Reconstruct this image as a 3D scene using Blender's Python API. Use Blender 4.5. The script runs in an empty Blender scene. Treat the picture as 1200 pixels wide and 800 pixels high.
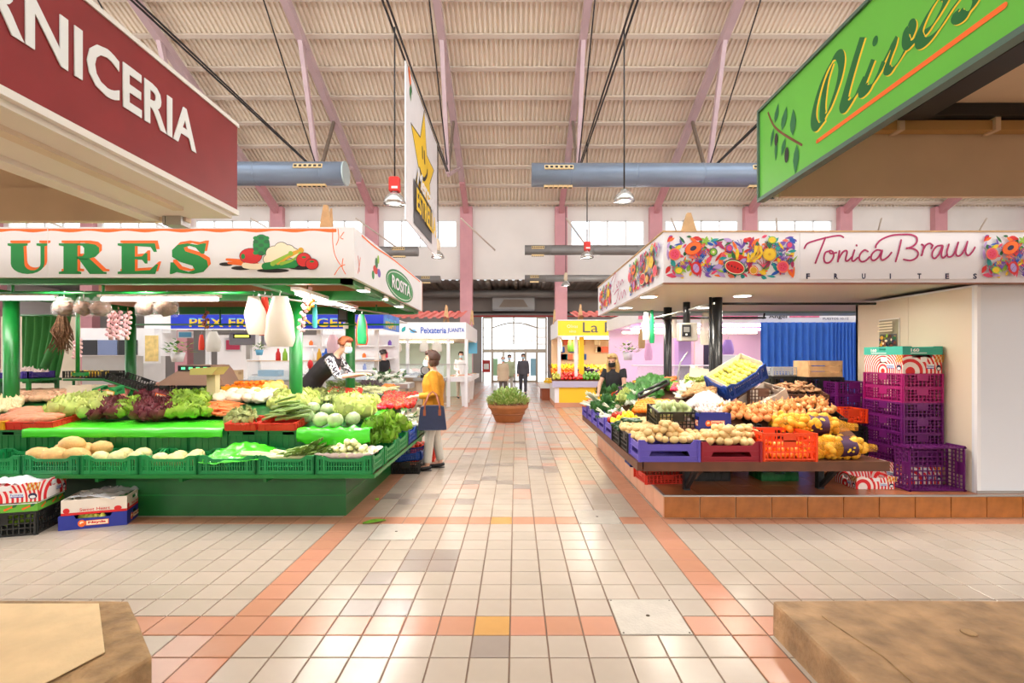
import bpy, bmesh, math, random
from mathutils import Vector, Matrix, noise
random.seed(7)
SC = bpy.context.scene
COL = SC.collection
PI = math.pi

# ------------------------------------------------------------------ camera
F, H, VX, VY = 582.0, 1.58, 604.5, 419.0      # focal length (px of a 1200 wide frame), eye height, vanishing point of the aisle
cam_d = bpy.data.cameras.new('camera'); cam = bpy.data.objects.new('camera', cam_d); COL.objects.link(cam)
cam_d.sensor_width = 36; cam_d.lens = 36 * F / 1200; cam_d.clip_start = 0.05; cam_d.clip_end = 300
cam.location = (0, 0, H); cam.rotation_euler = (PI / 2, 0, 0)
cam_d.shift_x = -(VX - 600) / 1200; cam_d.shift_y = (VY - 400) / 1200
SC.camera = cam

# ------------------------------------------------------------------ sky, exposure, added fill lamps
wd = bpy.data.worlds.new('sky'); SC.world = wd; wd.use_nodes = True
wd.node_tree.nodes['Background'].inputs[0].default_value = (0.86, 0.93, 1.0, 1)
wd.node_tree.nodes['Background'].inputs[1].default_value = 3.0
SC.view_settings.view_transform = 'Standard'; SC.view_settings.look = 'None'
SC.view_settings.gamma = 1; SC.view_settings.use_curve_mapping = False
SC.view_settings.exposure = 0.25

def area_light(name, loc, size, energy, color=(1, 1, 1), rot=(0, 0, 0), size_y=None, spread=PI):
    l = bpy.data.lights.new(name, 'AREA'); l.energy = energy; l.color = color
    l.shape = 'RECTANGLE'; l.size = size; l.size_y = size_y or size; l.spread = spread
    o = bpy.data.objects.new(name, l); COL.objects.link(o); o.location = loc; o.rotation_euler = rot
    return o
# unseen fill lamps added overhead, behind and at both sides to brighten hall and roof
area_light('added_fill_overhead', (0, 3.0, 17.6), 52, 850, (1.0, 0.985, 0.98), (0, 0, 0), 9)
area_light('added_fill_rear', (0, -19.5, 8.5), 50, 4200, (1.0, 0.98, 0.965), (math.radians(105), 0, 0), 4)
area_light('added_fill_west', (-28.5, 8, 7.5), 34, 4200, (1.0, 0.98, 0.965), (0, math.radians(-112), 0), 3)
area_light('added_fill_east', (28.5, 8, 7.5), 34, 4200, (1.0, 0.98, 0.965), (0, math.radians(112), 0), 3)

def at(px, py, d):
    return Vector(((px - VX) * d / F, d, H - (py - VY) * d / F))
def atx(px, d): return (px - VX) * d / F
def atz(py, d): return H - (py - VY) * d / F

# ------------------------------------------------------------------ materials
MATS = {}
def mat(name, col, rough=0.5, metal=0.0, var=0.0, scale=8.0, bump=0.0, bscale=40.0, emit=0.0, alpha=1.0,
        trans=0.0, spec=0.5, coat=0.0, objvar=0.0, sss=0.0, ecol=None):
    if name in MATS: return MATS[name]
    m = bpy.data.materials.new(name); m.use_nodes = True; MATS[name] = m
    nt = m.node_tree; b = nt.nodes['Principled BSDF']
    c = (col[0], col[1], col[2], 1)
    b.inputs['Base Color'].default_value = c; b.inputs['Roughness'].default_value = rough
    b.inputs['Metallic'].default_value = metal; b.inputs['Specular IOR Level'].default_value = spec
    if coat: b.inputs['Coat Weight'].default_value = coat; b.inputs['Coat Roughness'].default_value = 0.1
    if trans: b.inputs['Transmission Weight'].default_value = trans
    if sss: b.inputs['Subsurface Weight'].default_value = sss; b.inputs['Subsurface Radius'].default_value = (.02, .01, .006)
    if alpha < 1: b.inputs['Alpha'].default_value = alpha
    if emit:
        b.inputs['Emission Color'].default_value = (*(ecol or col), 1); b.inputs['Emission Strength'].default_value = emit
    m.diffuse_color = c
    out = None
    if var:
        tc = nt.nodes.new('ShaderNodeTexCoord'); n = nt.nodes.new('ShaderNodeTexNoise')
        n.inputs['Scale'].default_value = scale; n.inputs['Detail'].default_value = 3
        nt.links.new(tc.outputs['Object'], n.inputs['Vector'])
        r = nt.nodes.new('ShaderNodeValToRGB')
        r.color_ramp.elements[0].position = .3; r.color_ramp.elements[1].position = .7
        r.color_ramp.elements[0].color = tuple(max(0, x * (1 - var)) for x in col) + (1,)
        r.color_ramp.elements[1].color = tuple(min(1, x * (1 + var * .6)) for x in col) + (1,)
        nt.links.new(n.outputs['Fac'], r.inputs['Fac']); out = r.outputs['Color']
    if objvar:
        oi = nt.nodes.new('ShaderNodeObjectInfo'); hs = nt.nodes.new('ShaderNodeHueSaturation')
        mr = nt.nodes.new('ShaderNodeMapRange'); mr.inputs[3].default_value = 1 - objvar; mr.inputs[4].default_value = 1 + objvar
        nt.links.new(oi.outputs['Random'], mr.inputs[0]); nt.links.new(mr.outputs[0], hs.inputs['Value'])
        mh = nt.nodes.new('ShaderNodeMapRange'); mh.inputs[3].default_value = .5 + objvar * .06; mh.inputs[4].default_value = .5 - objvar * .06
        nt.links.new(oi.outputs['Random'], mh.inputs[0]); nt.links.new(mh.outputs[0], hs.inputs['Hue'])
        if out: nt.links.new(out, hs.inputs['Color'])
        else: hs.inputs['Color'].default_value = c
        out = hs.outputs['Color']
    if out: nt.links.new(out, b.inputs['Base Color'])
    if bump:
        tc = nt.nodes.new('ShaderNodeTexCoord'); n = nt.nodes.new('ShaderNodeTexNoise')
        n.inputs['Scale'].default_value = bscale; n.inputs['Detail'].default_value = 4
        nt.links.new(tc.outputs['Object'], n.inputs['Vector'])
        bp = nt.nodes.new('ShaderNodeBump'); bp.inputs['Strength'].default_value = bump; bp.inputs['Distance'].default_value = .02
        nt.links.new(n.outputs['Fac'], bp.inputs['Height']); nt.links.new(bp.outputs['Normal'], b.inputs['Normal'])
    return m
def rgb(r, g, b):          # display colour 0-255 to linear
    f = lambda v: (v / 255 / 12.92) if v <= 10 else ((v / 255 + .055) / 1.055) ** 2.4
    return (f(r), f(g), f(b))
def hexm(name, r, g, b, **k): return mat(name, rgb(r, g, b), **k)
def stripes_mat(name, ca, cb, freq, kind='rings', rough=.6):
    if name in MATS: return MATS[name]
    m = mat(name, ca, rough); nt = m.node_tree
    tc = nt.nodes.new('ShaderNodeTexCoord'); w = nt.nodes.new('ShaderNodeTexWave')
    w.wave_type = 'RINGS' if kind == 'rings' else 'BANDS'
    if kind == 'rings': w.rings_direction = 'SPHERICAL'
    w.inputs['Scale'].default_value = freq
    mp = nt.nodes.new('ShaderNodeMapping'); mp.inputs['Location'].default_value = (.13, 0, -.02)
    nt.links.new(tc.outputs['Object'], mp.inputs[0]); nt.links.new(mp.outputs[0], w.inputs['Vector'])
    r = nt.nodes.new('ShaderNodeValToRGB'); r.color_ramp.interpolation = 'CONSTANT'
    r.color_ramp.elements[0].color = (*ca, 1); r.color_ramp.elements[1].color = (*cb, 1); r.color_ramp.elements[1].position = .5
    nt.links.new(w.outputs['Fac'], r.inputs['Fac']); nt.links.new(r.outputs['Color'], nt.nodes['Principled BSDF'].inputs['Base Color'])
    return m
def film_mat(name, col, density=.4, rough=.15):     # thin clear plastic or glass: part see-through, part glossy
    if name in MATS: return MATS[name]
    m = bpy.data.materials.new(name); m.use_nodes = True; MATS[name] = m
    nt = m.node_tree; b = nt.nodes['Principled BSDF']; b.inputs['Base Color'].default_value = (*col, 1); b.inputs['Roughness'].default_value = rough
    t = nt.nodes.new('ShaderNodeBsdfTransparent'); mx = nt.nodes.new('ShaderNodeMixShader'); mx.inputs[0].default_value = density
    o = nt.nodes['Material Output']
    nt.links.new(t.outputs[0], mx.inputs[1]); nt.links.new(b.outputs[0], mx.inputs[2]); nt.links.new(mx.outputs[0], o.inputs[0])
    m.diffuse_color = (*col, density)
    return m

# ------------------------------------------------------------------ mesh building
class MB:
    def __init__(s): s.v = []; s.f = []; s.mi = []; s.sm = []
    def _add(s, vs, fs, m=0, smooth=False):
        o = len(s.v); s.v += [tuple(v) for v in vs]
        for f in fs: s.f.append(tuple(i + o for i in f)); s.mi.append(m); s.sm.append(smooth)
        return s
    def box(s, x0, x1, y0, y1, z0, z1, m=0, M=None):
        vs = [Vector((x, y, z)) for z in (z0, z1) for y in (y0, y1) for x in (x0, x1)]
        if M: vs = [M @ v for v in vs]
        return s._add(vs, [(0, 2, 3, 1), (4, 5, 7, 6), (0, 1, 5, 4), (2, 6, 7, 3), (0, 4, 6, 2), (1, 3, 7, 5)], m)
    def bev(s, x0, x1, y0, y1, z0, z1, r, m=0, M=None):   # box with chamfered vertical and top edges
        r = min(r, (x1 - x0) / 2.01, (y1 - y0) / 2.01)
        def ring(i, z): return [(x0 + i + r, y0 + i, z), (x1 - i - r, y0 + i, z), (x1 - i, y0 + i + r, z), (x1 - i, y1 - i - r, z),
                                (x1 - i - r, y1 - i, z), (x0 + i + r, y1 - i, z), (x0 + i, y1 - i - r, z), (x0 + i, y0 + i + r, z)]
        k = r * .5
        vs = ring(k, z0) + ring(0, z0 + k) + ring(0, z1 - k) + ring(k, z1)
        if M: vs = [M @ Vector(v) for v in vs]
        fs = [tuple(reversed(range(8))), tuple(range(24, 32))]
        for a in range(3):
            for i in range(8): j = (i + 1) % 8; fs.append((a * 8 + i, a * 8 + j, a * 8 + 8 + j, a * 8 + 8 + i))
        return s._add(vs, fs, m)
    def tube(s, pts, r, n=8, m=0, cap=True, smooth=True, flat=1.0):
        pts = [Vector(p) for p in pts]; k = len(pts)
        rs = r if isinstance(r, (list, tuple)) else [r] * k
        vs = []; up0 = None
        for i, p in enumerate(pts):
            t = (pts[min(i + 1, k - 1)] - pts[max(i - 1, 0)])
            if t.length < 1e-9: t = Vector((0, 0, 1))
            t.normalize()
            if up0 is None: up0 = Vector((0, 0, 1)) if abs(t.z) < .9 else Vector((0, 1, 0))
            a = t.cross(up0)
            if a.length < 1e-6: a = t.cross(Vector((1, 0, 0)))
            a.normalize(); b = a.cross(t).normalized(); up0 = b
            for j in range(n):
                q = 2 * PI * j / n; vs.append(p + a * math.cos(q) * rs[i] + b * math.sin(q) * rs[i] * flat)
        fs = []
        for i in range(k - 1):
            for j in range(n):
                l = (j + 1) % n; fs.append((i * n + j, i * n + l, (i + 1) * n + l, (i + 1) * n + j))
        s._add(vs, fs, m, smooth)
        if cap:
            o = len(s.v) - len(vs)
            s.f.append(tuple(o + j for j in reversed(range(n)))); s.mi.append(m); s.sm.append(False)
            s.f.append(tuple(o + (k - 1) * n + j for j in range(n))); s.mi.append(m); s.sm.append(False)
        return s
    def cyl(s, p0, p1, r, n=12, m=0, r1=None): return s.tube([p0, p1], [r, r if r1 is None else r1], n, m)
    def lathe(s, prof, n=16, c=(0, 0, 0), m=0, smooth=True):
        vs = []; k = len(prof)
        for (r, z) in prof:
            for j in range(n): q = 2 * PI * j / n; vs.append((c[0] + r * math.cos(q), c[1] + r * math.sin(q), c[2] + z))
        fs = [(i * n + j, i * n + (j + 1) % n, (i + 1) * n + (j + 1) % n, (i + 1) * n + j) for i in range(k - 1) for j in range(n)]
        if prof[0][0] > 1e-6: fs.append(tuple(reversed(range(n))))
        if prof[-1][0] > 1e-6: fs.append(tuple((k - 1) * n + j for j in range(n)))
        return s._add(vs, fs, m, smooth)
    def ball(s, c, r, n=10, k=6, m=0, M=None):
        if not isinstance(r, (tuple, list)): r = (r, r, r)
        vs = []
        for i in range(k + 1):
            a = PI * i / k - PI / 2
            for j in range(n):
                q = 2 * PI * j / n
                p = Vector((r[0] * math.cos(a) * math.cos(q), r[1] * math.cos(a) * math.sin(q), r[2] * math.sin(a)))
                if M: p = M @ p
                vs.append(p + Vector(c))
        fs = [(i * n + j, i * n + (j + 1) % n, (i + 1) * n + (j + 1) % n, (i + 1) * n + j) for i in range(k) for j in range(n)]
        return s._add(vs, fs, m, True)
    def grid(s, fn, nu, nv, m=0, smooth=True, M=None):
        vs = [fn(i / nu, j / nv) for j in range(nv + 1) for i in range(nu + 1)]
        if M: vs = [M @ Vector(v) for v in vs]
        fs = [(j * (nu + 1) + i, j * (nu + 1) + i + 1, (j + 1) * (nu + 1) + i + 1, (j + 1) * (nu + 1) + i) for j in range(nv) for i in range(nu)]
        return s._add(vs, fs, m, smooth)
    def prism(s, poly, o, u, v, th, m=0):
        # polygon in the plane o + a*u + b*v, thickened by th along u x v
        o = Vector(o); u = Vector(u); v = Vector(v); n = u.cross(v).normalized() * th
        k = len(poly); vs = [o + u * a + v * b for a, b in poly] + [o + u * a + v * b + n for a, b in poly]
        fs = [tuple(reversed(range(k))), tuple(range(k, 2 * k))] + [(i, (i + 1) % k, k + (i + 1) % k, k + i) for i in range(k)]
        return s._add(vs, fs, m)
    def merge(s, other, M=None, m=None):
        o = len(s.v); s.v += [tuple(M @ Vector(v)) if M else v for v in other.v]
        s.f += [tuple(i + o for i in f) for f in other.f]; s.mi += [x if m is None else m for x in other.mi]; s.sm += other.sm
        return s
    def data(s, name, mats):
        me = bpy.data.meshes.new(name); me.from_pydata(s.v, [], s.f)
        if not isinstance(mats, (list, tuple)): mats = [mats]
        for x in mats: me.materials.append(x)
        me.polygons.foreach_set('material_index', [min(i, len(mats) - 1) for i in s.mi]); me.polygons.foreach_set('use_smooth', s.sm)
        me.update(); return me
    def build(s, name, mats, parent=None, loc=None, rot=None):
        return link(name, s.data(name, mats), parent, loc, rot)

def link(name, me, parent=None, loc=None, rot=None):
    o = bpy.data.objects.new(name, me); COL.objects.link(o)
    if parent: o.parent = parent
    if loc is not None: o.location = loc
    if rot is not None: o.rotation_euler = rot
    return o
def tag(o, label=None, cat=None, group=None, kind=None):
    if label: o['label'] = label
    if cat: o['category'] = cat
    if group: o['group'] = group
    if kind: o['kind'] = kind
    return o
def thing(name, label, cat, loc=(0, 0, 0), rotz=0, group=None):
    o = bpy.data.objects.new(name, None); COL.objects.link(o); o.location = loc; o.rotation_euler = (0, 0, rotz)
    o.empty_display_size = .1
    return tag(o, label, cat, group)
def copy_tree(o, loc=None, rotz=None, label=None, group=None, parent=None):
    c = o.copy(); COL.objects.link(c)
    if parent is not None: c.parent = parent
    for ch in list(o.children): copy_tree(ch, parent=c)
    if loc is not None: c.location = loc
    if rotz is not None: c.rotation_euler = (0, 0, rotz)
    if label: c['label'] = label
    if group: c['group'] = group
    return c
def struct(o): o['kind'] = 'structure'; return o
def part(name, mb, m, parent): return mb.build(name, m, parent)

# text: glyph outlines of the built-in face turned into thin solid letters
def text_data(s, size, m, bold=0.0, shear=0.0, ext=.002, space=1.0, squeeze=1.0, align='LEFT'):
    cu = bpy.data.curves.new('lettering', 'FONT'); cu.body = s; cu.size = size; cu.extrude = ext; cu.offset = bold
    cu.shear = shear; cu.space_character = space; cu.align_x = align; cu.resolution_u = 3
    o = bpy.data.objects.new('lettering', cu); COL.objects.link(o)
    dg = bpy.context.evaluated_depsgraph_get(); me = bpy.data.meshes.new_from_object(o.evaluated_get(dg))
    bpy.data.objects.remove(o); bpy.data.curves.remove(cu)
    me.materials.clear(); me.materials.append(m)
    if squeeze != 1.0: me.transform(Matrix.Diagonal((squeeze, 1, 1, 1)))
    return me
def text(name, s, size, m, parent, org, u, v, fit=None, hfit=None, **k):
    # letters with baseline start at org, running along u, upright along v; fit = total width wanted, hfit = cap height wanted
    me = text_data(s, size, m, **k)
    xs = [q.co.x for q in me.vertices]; ys = [q.co.y for q in me.vertices]
    sx = fit / (max(xs) - min(xs)) if fit else 1; sy = hfit / (max(ys) - min(ys)) if hfit else sx
    me.transform(Matrix.Translation((-min(xs), -min(ys), 0))); me.transform(Matrix.Diagonal((sx, sy, 1, 1)))
    u = Vector(u).normalized(); v = Vector(v).normalized(); n = u.cross(v)
    M = Matrix((( u.x, v.x, n.x, org[0]), (u.y, v.y, n.y, org[1]), (u.z, v.z, n.z, org[2]), (0, 0, 0, 1)))
    me.transform(M); me.name = name
    return link(name, me, parent)
def catmull(pts, n=6, closed=False):
    P = [Vector((p[0], p[1], 0)) for p in pts]; out = []; k = len(P)
    for i in range(k if closed else k - 1):
        a, b, c, d = (P[(i - 1) % k], P[i], P[(i + 1) % k], P[(i + 2) % k]) if closed else (P[max(i - 1, 0)], P[i], P[i + 1], P[min(i + 2, k - 1)])
        for j in range(n):
            t = j / n
            out.append(.5 * ((2 * b) + (c - a) * t + (2 * a - 5 * b + 4 * c - d) * t * t + (3 * b - a - 3 * c + d) * t ** 3))
    if not closed: out.append(P[-1])
    return [(p.x, p.y) for p in out]
class Print:
    """flat print: 2-D shapes laid on a plane, each layer a hair above the one below"""
    def __init__(s, org, u, v, step=.0005):
        s.o = Vector(org); s.u = Vector(u).normalized(); s.v = Vector(v).normalized(); s.n = s.u.cross(s.v).normalized()
        s.mb = MB(); s.l = 1; s.step = step; s.mats = []
    def mi(s, m):
        if m not in s.mats: s.mats.append(m)
        return s.mats.index(m)
    def poly(s, pts, m, up=True):
        if up: s.l += 1
        ar = sum(pts[i][0] * pts[(i + 1) % len(pts)][1] - pts[(i + 1) % len(pts)][0] * pts[i][1] for i in range(len(pts)))
        if ar < 0: pts = pts[::-1]
        vs = [s.o + s.u * a + s.v * b + s.n * s.l * s.step for a, b in pts]
        s.mb._add(vs, [tuple(range(len(vs)))], s.mi(m)); return s
    def ell(s, x, y, rx, ry, m, rot=0, n=18, up=True):
        c, q = math.cos(rot), math.sin(rot)
        return s.poly([(x + rx * math.cos(t) * c - ry * math.sin(t) * q, y + rx * math.cos(t) * q + ry * math.sin(t) * c) for t in [2 * PI * i / n for i in range(n)]], m, up)
    def leaf(s, x, y, L, w, m, rot=0):
        pts = [(0, 0), (.25 * L, w * .8), (.5 * L, w), (.8 * L, w * .5), (L, 0), (.8 * L, -w * .5), (.5 * L, -w), (.25 * L, -w * .8)]
        c, q = math.cos(rot), math.sin(rot)
        return s.poly([(x + a * c - b * q, y + a * q + b * c) for a, b in pts], m)
    def rect(s, x0, y0, x1, y1, m): return s.poly([(x0, y0), (x1, y0), (x1, y1), (x0, y1)], m)
    def stroke(s, pts, w, m, smooth=5, w1=None, nib=None):
        # ribbon along a smoothed line; w..w1 taper, nib = (angle, thin) for a broad pen
        if smooth: pts = catmull(pts, smooth)
        s.l += 1; k = len(pts); L = []; R = []
        for i, (x, y) in enumerate(pts):
            a = pts[max(i - 1, 0)]; b = pts[min(i + 1, k - 1)]; tx, ty = b[0] - a[0], b[1] - a[1]; l = math.hypot(tx, ty) or 1; tx /= l; ty /= l
            ww = w if w1 is None else w + (w1 - w) * i / (k - 1)
            if nib: ww = ww * (nib[1] + (1 - nib[1]) * abs(math.sin(math.atan2(ty, tx) - nib[0])))
            L.append((x - ty * ww / 2, y + tx * ww / 2)); R.append((x + ty * ww / 2, y - tx * ww / 2))
        idx = s.mi(m)
        vs = [s.o + s.u * a + s.v * b + s.n * (s.l * s.step + (i % k) * 6e-6) for i, (a, b) in enumerate(L + R)]
        s.mb._add(vs, [(i + 1, i, k + i, k + i + 1) for i in range(k - 1)], idx)
        if not nib:
            for (x, y) in (pts[0], pts[-1]): s.ell(x, y, w / 2, w / 2, m, n=10, up=False)
        return s
    def build(s, name, parent):
        o = s.mb.build(name, s.mats, parent)
        return o
# ------------------------------------------------------------------ floor: grout bed and glazed tiles
PT = 0.2106; X0 = -0.034; Y0 = 2.620
m_grout = hexm('grout', 128, 100, 80, rough=.8, var=.2, scale=3)
m_tile = {
 'beige': hexm('tile_beige', 188, 172, 154, rough=.24, var=.07, scale=3, objvar=.05),
 'salmon': hexm('tile_salmon', 198, 140, 110, rough=.26, var=.10, scale=3, objvar=.05),
 'ochre': hexm('tile_ochre', 204, 152, 84, rough=.28, var=.10, scale=4),
 'grey': hexm('tile_grey', 158, 143, 130, rough=.28, var=.08, scale=4, objvar=.05),
 'rose': hexm('tile_rose', 202, 162, 142, rough=.26, var=.08, scale=3, objvar=.04)}
floor = MB().box(-29, 29, -20, 32.2, -.2, -.006).build('floor', m_grout); struct(floor)
rt = random.Random(3)
PLATES = {(3, 1), (4, 1), (3, 2), (4, 2), (3, 10), (4, 10), (3, 11), (4, 11), (-6, 8), (-5, 8), (-6, 9), (-5, 9)}
def tile_kind(c, r):
    if (c, r) in ((-1, 1), (-1, 10)): return 'ochre'
    if (c, r) in ((-1, 0), (-5, 2), (-4, 2), (-5, 4), (-4, 5), (-3, 5), (-4, 6), (-3, 6), (1, 21), (2, 21), (-6, 13), (-5, 14)): return 'grey'
    if r in (1, 10, 28, 37): return 'salmon' if abs(c) > 2 or r < 20 else 'rose'
    if c == -8 or c == 6: return 'salmon'
    if c == -9 and r < 1: return 'rose'
    if r > 40: return 'rose' if (c * 7 + r * 3) % 5 < 2 else ('salmon' if (c + r) % 6 == 0 else 'beige')
    if r > 12 and rt.random() < .06: return 'grey'
    if r > 12 and rt.random() < .10: return 'rose'
    return 'beige'
tm = {}
for k, m in m_tile.items():
    g = .0042
    b = MB(); e = .003
    vs = [(g, g, -.012), (PT - g, g, -.012), (PT - g, PT - g, -.012), (g, PT - g, -.012),
          (g, g, -.002), (PT - g, g, -.002), (PT - g, PT - g, -.002), (g, PT - g, -.002),
          (g + e, g + e, 0), (PT - g - e, g + e, 0), (PT - g - e, PT - g - e, 0), (g + e, PT - g - e, 0)]
    b._add(vs, [(8, 9, 10, 11)] + [(i, (i + 1) % 4, 4 + (i + 1) % 4, 4 + i) for i in range(4)] + [(4 + i, 4 + (i + 1) % 4, 8 + (i + 1) % 4, 8 + i) for i in range(4)])
    tm[k] = (b, b.data('tile', m))
cells = []
for r in range(-12, 140):
    for c in range(-78, 78):
        y = Y0 + r * PT; x = X0 + c * PT
        if (c, r) in PLATES: continue
        if y > 32 or abs(x) > 1.1 * max(y, .5) + .4: continue
        if y > 18 and abs(x) > 9: continue
        vis = y > 2.25 and abs(x + .1) < 1.03 * y
        hid = (x < -1.75 and 5.0 < y < 8.9) or (x > 1.45 and 4.9 < y < 9) or (x > 1.45 and y < 2.85) or (x < -2.1 and y < 2.85)
        cells.append((-(1 if vis and not hid else 0), y, x, c, r))
cells.sort()
far = {k: MB() for k in m_tile}
for n, (q, y, x, c, r) in enumerate(cells):
    k = tile_kind(c, r)
    if n < 300: link('tile', tm[k][1], floor, (x, y, 0))
    else: far[k].merge(tm[k][0], Matrix.Translation((x, y, 0)))
fm = MB(); fmats = list(m_tile.values())
for i, k in enumerate(m_tile): fm.merge(far[k], m=i)
o = fm.build('tile_field', fmats, floor); tag(o, kind='stuff')
m_plate = hexm('cover_plate', 192, 182, 166, rough=.35, var=.1, scale=9, bump=.15, bscale=60)
m_screw = hexm('plate_screw', 90, 75, 60, rough=.5, metal=.6)
for (c, r, w, lab) in ((3, 1, .4212, 'square white service cover set in the floor beside the stone block'), (3, 10, .4212, 'square service cover set in the floor beside the tiled plinth corner'), (-6, 8, .4212, 'square service cover set in the floor beside the green stall base')):
    x = X0 + c * PT; y = Y0 + r * PT
    t = thing('floor_cover', lab, 'floor cover', (x + w / 2, y + w / 2, 0))
    h = w / 2 - .006
    part('plate', MB().bev(-h, h, -h, h, -.006, .002, .006), m_plate, t)
    sc = MB()
    part('lifting_hole', MB().lathe([(.012, .0015), (.012, .004), (0, .0045)], 10), m_screw, t)
    for sx in (-1, 1):
        for sy in (-1, 1): part('screw', MB().lathe([(.006, .001), (.006, .0035), (0, .004)], 8, (sx * (h - .015), sy * (h - .015), 0)), m_screw, t)

# ------------------------------------------------------------------ hall shell
m_wall = hexm('hall_wall', 238, 232, 226, rough=.7, var=.05, scale=.6)
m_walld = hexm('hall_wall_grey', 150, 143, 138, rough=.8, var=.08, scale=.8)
m_roof = hexm('roof_sheet', 250, 238, 220, rough=.6, var=.05, scale=.5)
m_purlin = hexm('purlin_steel', 222, 208, 192, rough=.55)
m_rafter = hexm('rafter_paint', 204, 178, 182, rough=.5, var=.05, scale=2)
m_pink = hexm('column_pink', 212, 152, 158, rough=.55, var=.06, scale=2)
m_frame = hexm('window_frame', 232, 232, 228, rough=.4)
m_pane = film_mat('window_pane', (.9, .95, 1), .06, .05)
m_duct = hexm('duct_blue', 128, 142, 160, rough=.38, metal=.35, var=.06, scale=2)
m_duct2 = hexm('duct_grey', 140, 138, 136, rough=.45, metal=.3, var=.06, scale=2)
m_black = hexm('black_cable', 40, 36, 34, rough=.6)
m_rod = hexm('tie_rod', 120, 105, 92, rough=.5)
WZ, WY, SL = 10.1, 28.0, .41                       # eaves height, far wall, roof slope
RIDGE = 8.5
def roof_z(y): return WZ + SL * (WY - y) if y >= RIDGE else WZ + SL * (WY - RIDGE) - .3 * (RIDGE - y)
RX = [-8.06 + 5.293 * k for k in range(-4, 8)]     # truss lines
# corrugated roof sheets (trapezoid profile running down the slope)
def corr(x0, x1, ya, yb, pitch=.19, hgt=.10):
    b = MB(); xs = []; x = x0
    while x < x1:
        xs += [(x, 0), (x + pitch * .46, 0), (x + pitch * .54, hgt), (x + pitch * .92, hgt)]; x += pitch
    ny = len(xs)
    vs = [(x, y, roof_z(y) + h) for y in (ya, yb) for x, h in xs]
    b._add(vs, [(i, i + 1, ny + i + 1, ny + i) for i in range(ny - 1)]); return b
ceiling = corr(-29.5, 29.5, RIDGE, WY + .3).build('ceiling', m_roof); struct(ceiling)
lo = MB()
lo._add([(-29.5, -20, roof_z(-20)), (29.5, -20, roof_z(-20)), (29.5, -2, roof_z(-2)), (-29.5, -2, roof_z(-2))], [(0, 1, 2, 3)])
lo.build('roof_slope', m_roof, ceiling)
m_glaze = film_mat('added_ridge_glazing', (.9, .95, 1), .15, .1)  # unseen glazed strip, added so that sky light enters from overhead
gz = MB(); gz._add([(-29.5, -2, roof_z(-2)), (29.5, -2, roof_z(-2)), (29.5, RIDGE, roof_z(RIDGE)), (-29.5, RIDGE, roof_z(RIDGE))], [(0, 1, 2, 3)])
gz.build('added_ridge_glazing', m_glaze, ceiling)
ang = math.atan(SL)
for k in range(0, 16):
    y = 27.6 - 1.25 * k; z = roof_z(y) - .01
    b = MB(); R = Matrix.Translation((0, y, z)) @ Matrix.Rotation(-ang, 4, 'X')
    b.box(-29.3, 29.3, -.05, .05, -.16, 0, M=R); b.box(-29.3, 29.3, -.12, .05, -.175, -.155, M=R)
    b.build('purlin', m_purlin, ceiling)
rod_b = {}
for i, x in enumerate(RX):
    if abs(x) > 29: continue
    zz = lambda y, o: roof_z(y) - .19 - o
    def beam(p, q, w, h, name, mm, par):
        p = Vector(p); q = Vector(q); d = (q - p); L = d.length; d.normalize()
        M = Matrix.Translation(p) @ d.to_track_quat('Y', 'Z').to_matrix().to_4x4()
        part(name, MB().box(-w / 2, w / 2, 0, L, -h, 0, M=M), mm, par)
    tr = bpy.data.objects.new('roof_truss', None); COL.objects.link(tr); tr.parent = ceiling
    beam((x, RIDGE, zz(RIDGE, 0)), (x, 25.6, zz(25.6, 0)), .26, .34, 'rafter', m_rafter, tr)
    beam((x, 25.6, zz(25.6, 0)), (x, 27.9, zz(27.9, 0)), .26, .42, 'rafter_foot', m_pink, tr)
    nd = (x, 20.3, 9.1)
    beam((x, 18.7, zz(18.7, .2)), nd, .16, .2, 'king_post', m_rafter, tr)
    beam((x, 22.0, zz(22.0, .2)), nd, .10, .14, 'strut', m_rod, tr)
    beam(nd, (x, 24.6, zz(24.6, .25)), .10, .12, 'tie', m_rafter, tr)
    part('tie_rod', MB().cyl((x, RIDGE + 4, zz(RIDGE + 4, .3)), nd, .025, 6), m_black, tr)
    part('brace_rod', MB().cyl((x, 25.0, 8.6), (x + 1.6, 27.8, 7.6), .04, 6), m_purlin, tr)
    for dx in (-.09, .09): part('tension_cable', MB().cyl((x + dx, -6, 9.12), (x + dx * .3, 20.3, 9.12), .026, 6), m_black, tr)
# columns along the far wall
for i, x in enumerate(RX):
    c = MB().box(x - .34, x + .34, WY - .35, WY + .2, 0, WZ - .1).build('column', m_pink); struct(c)
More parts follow.
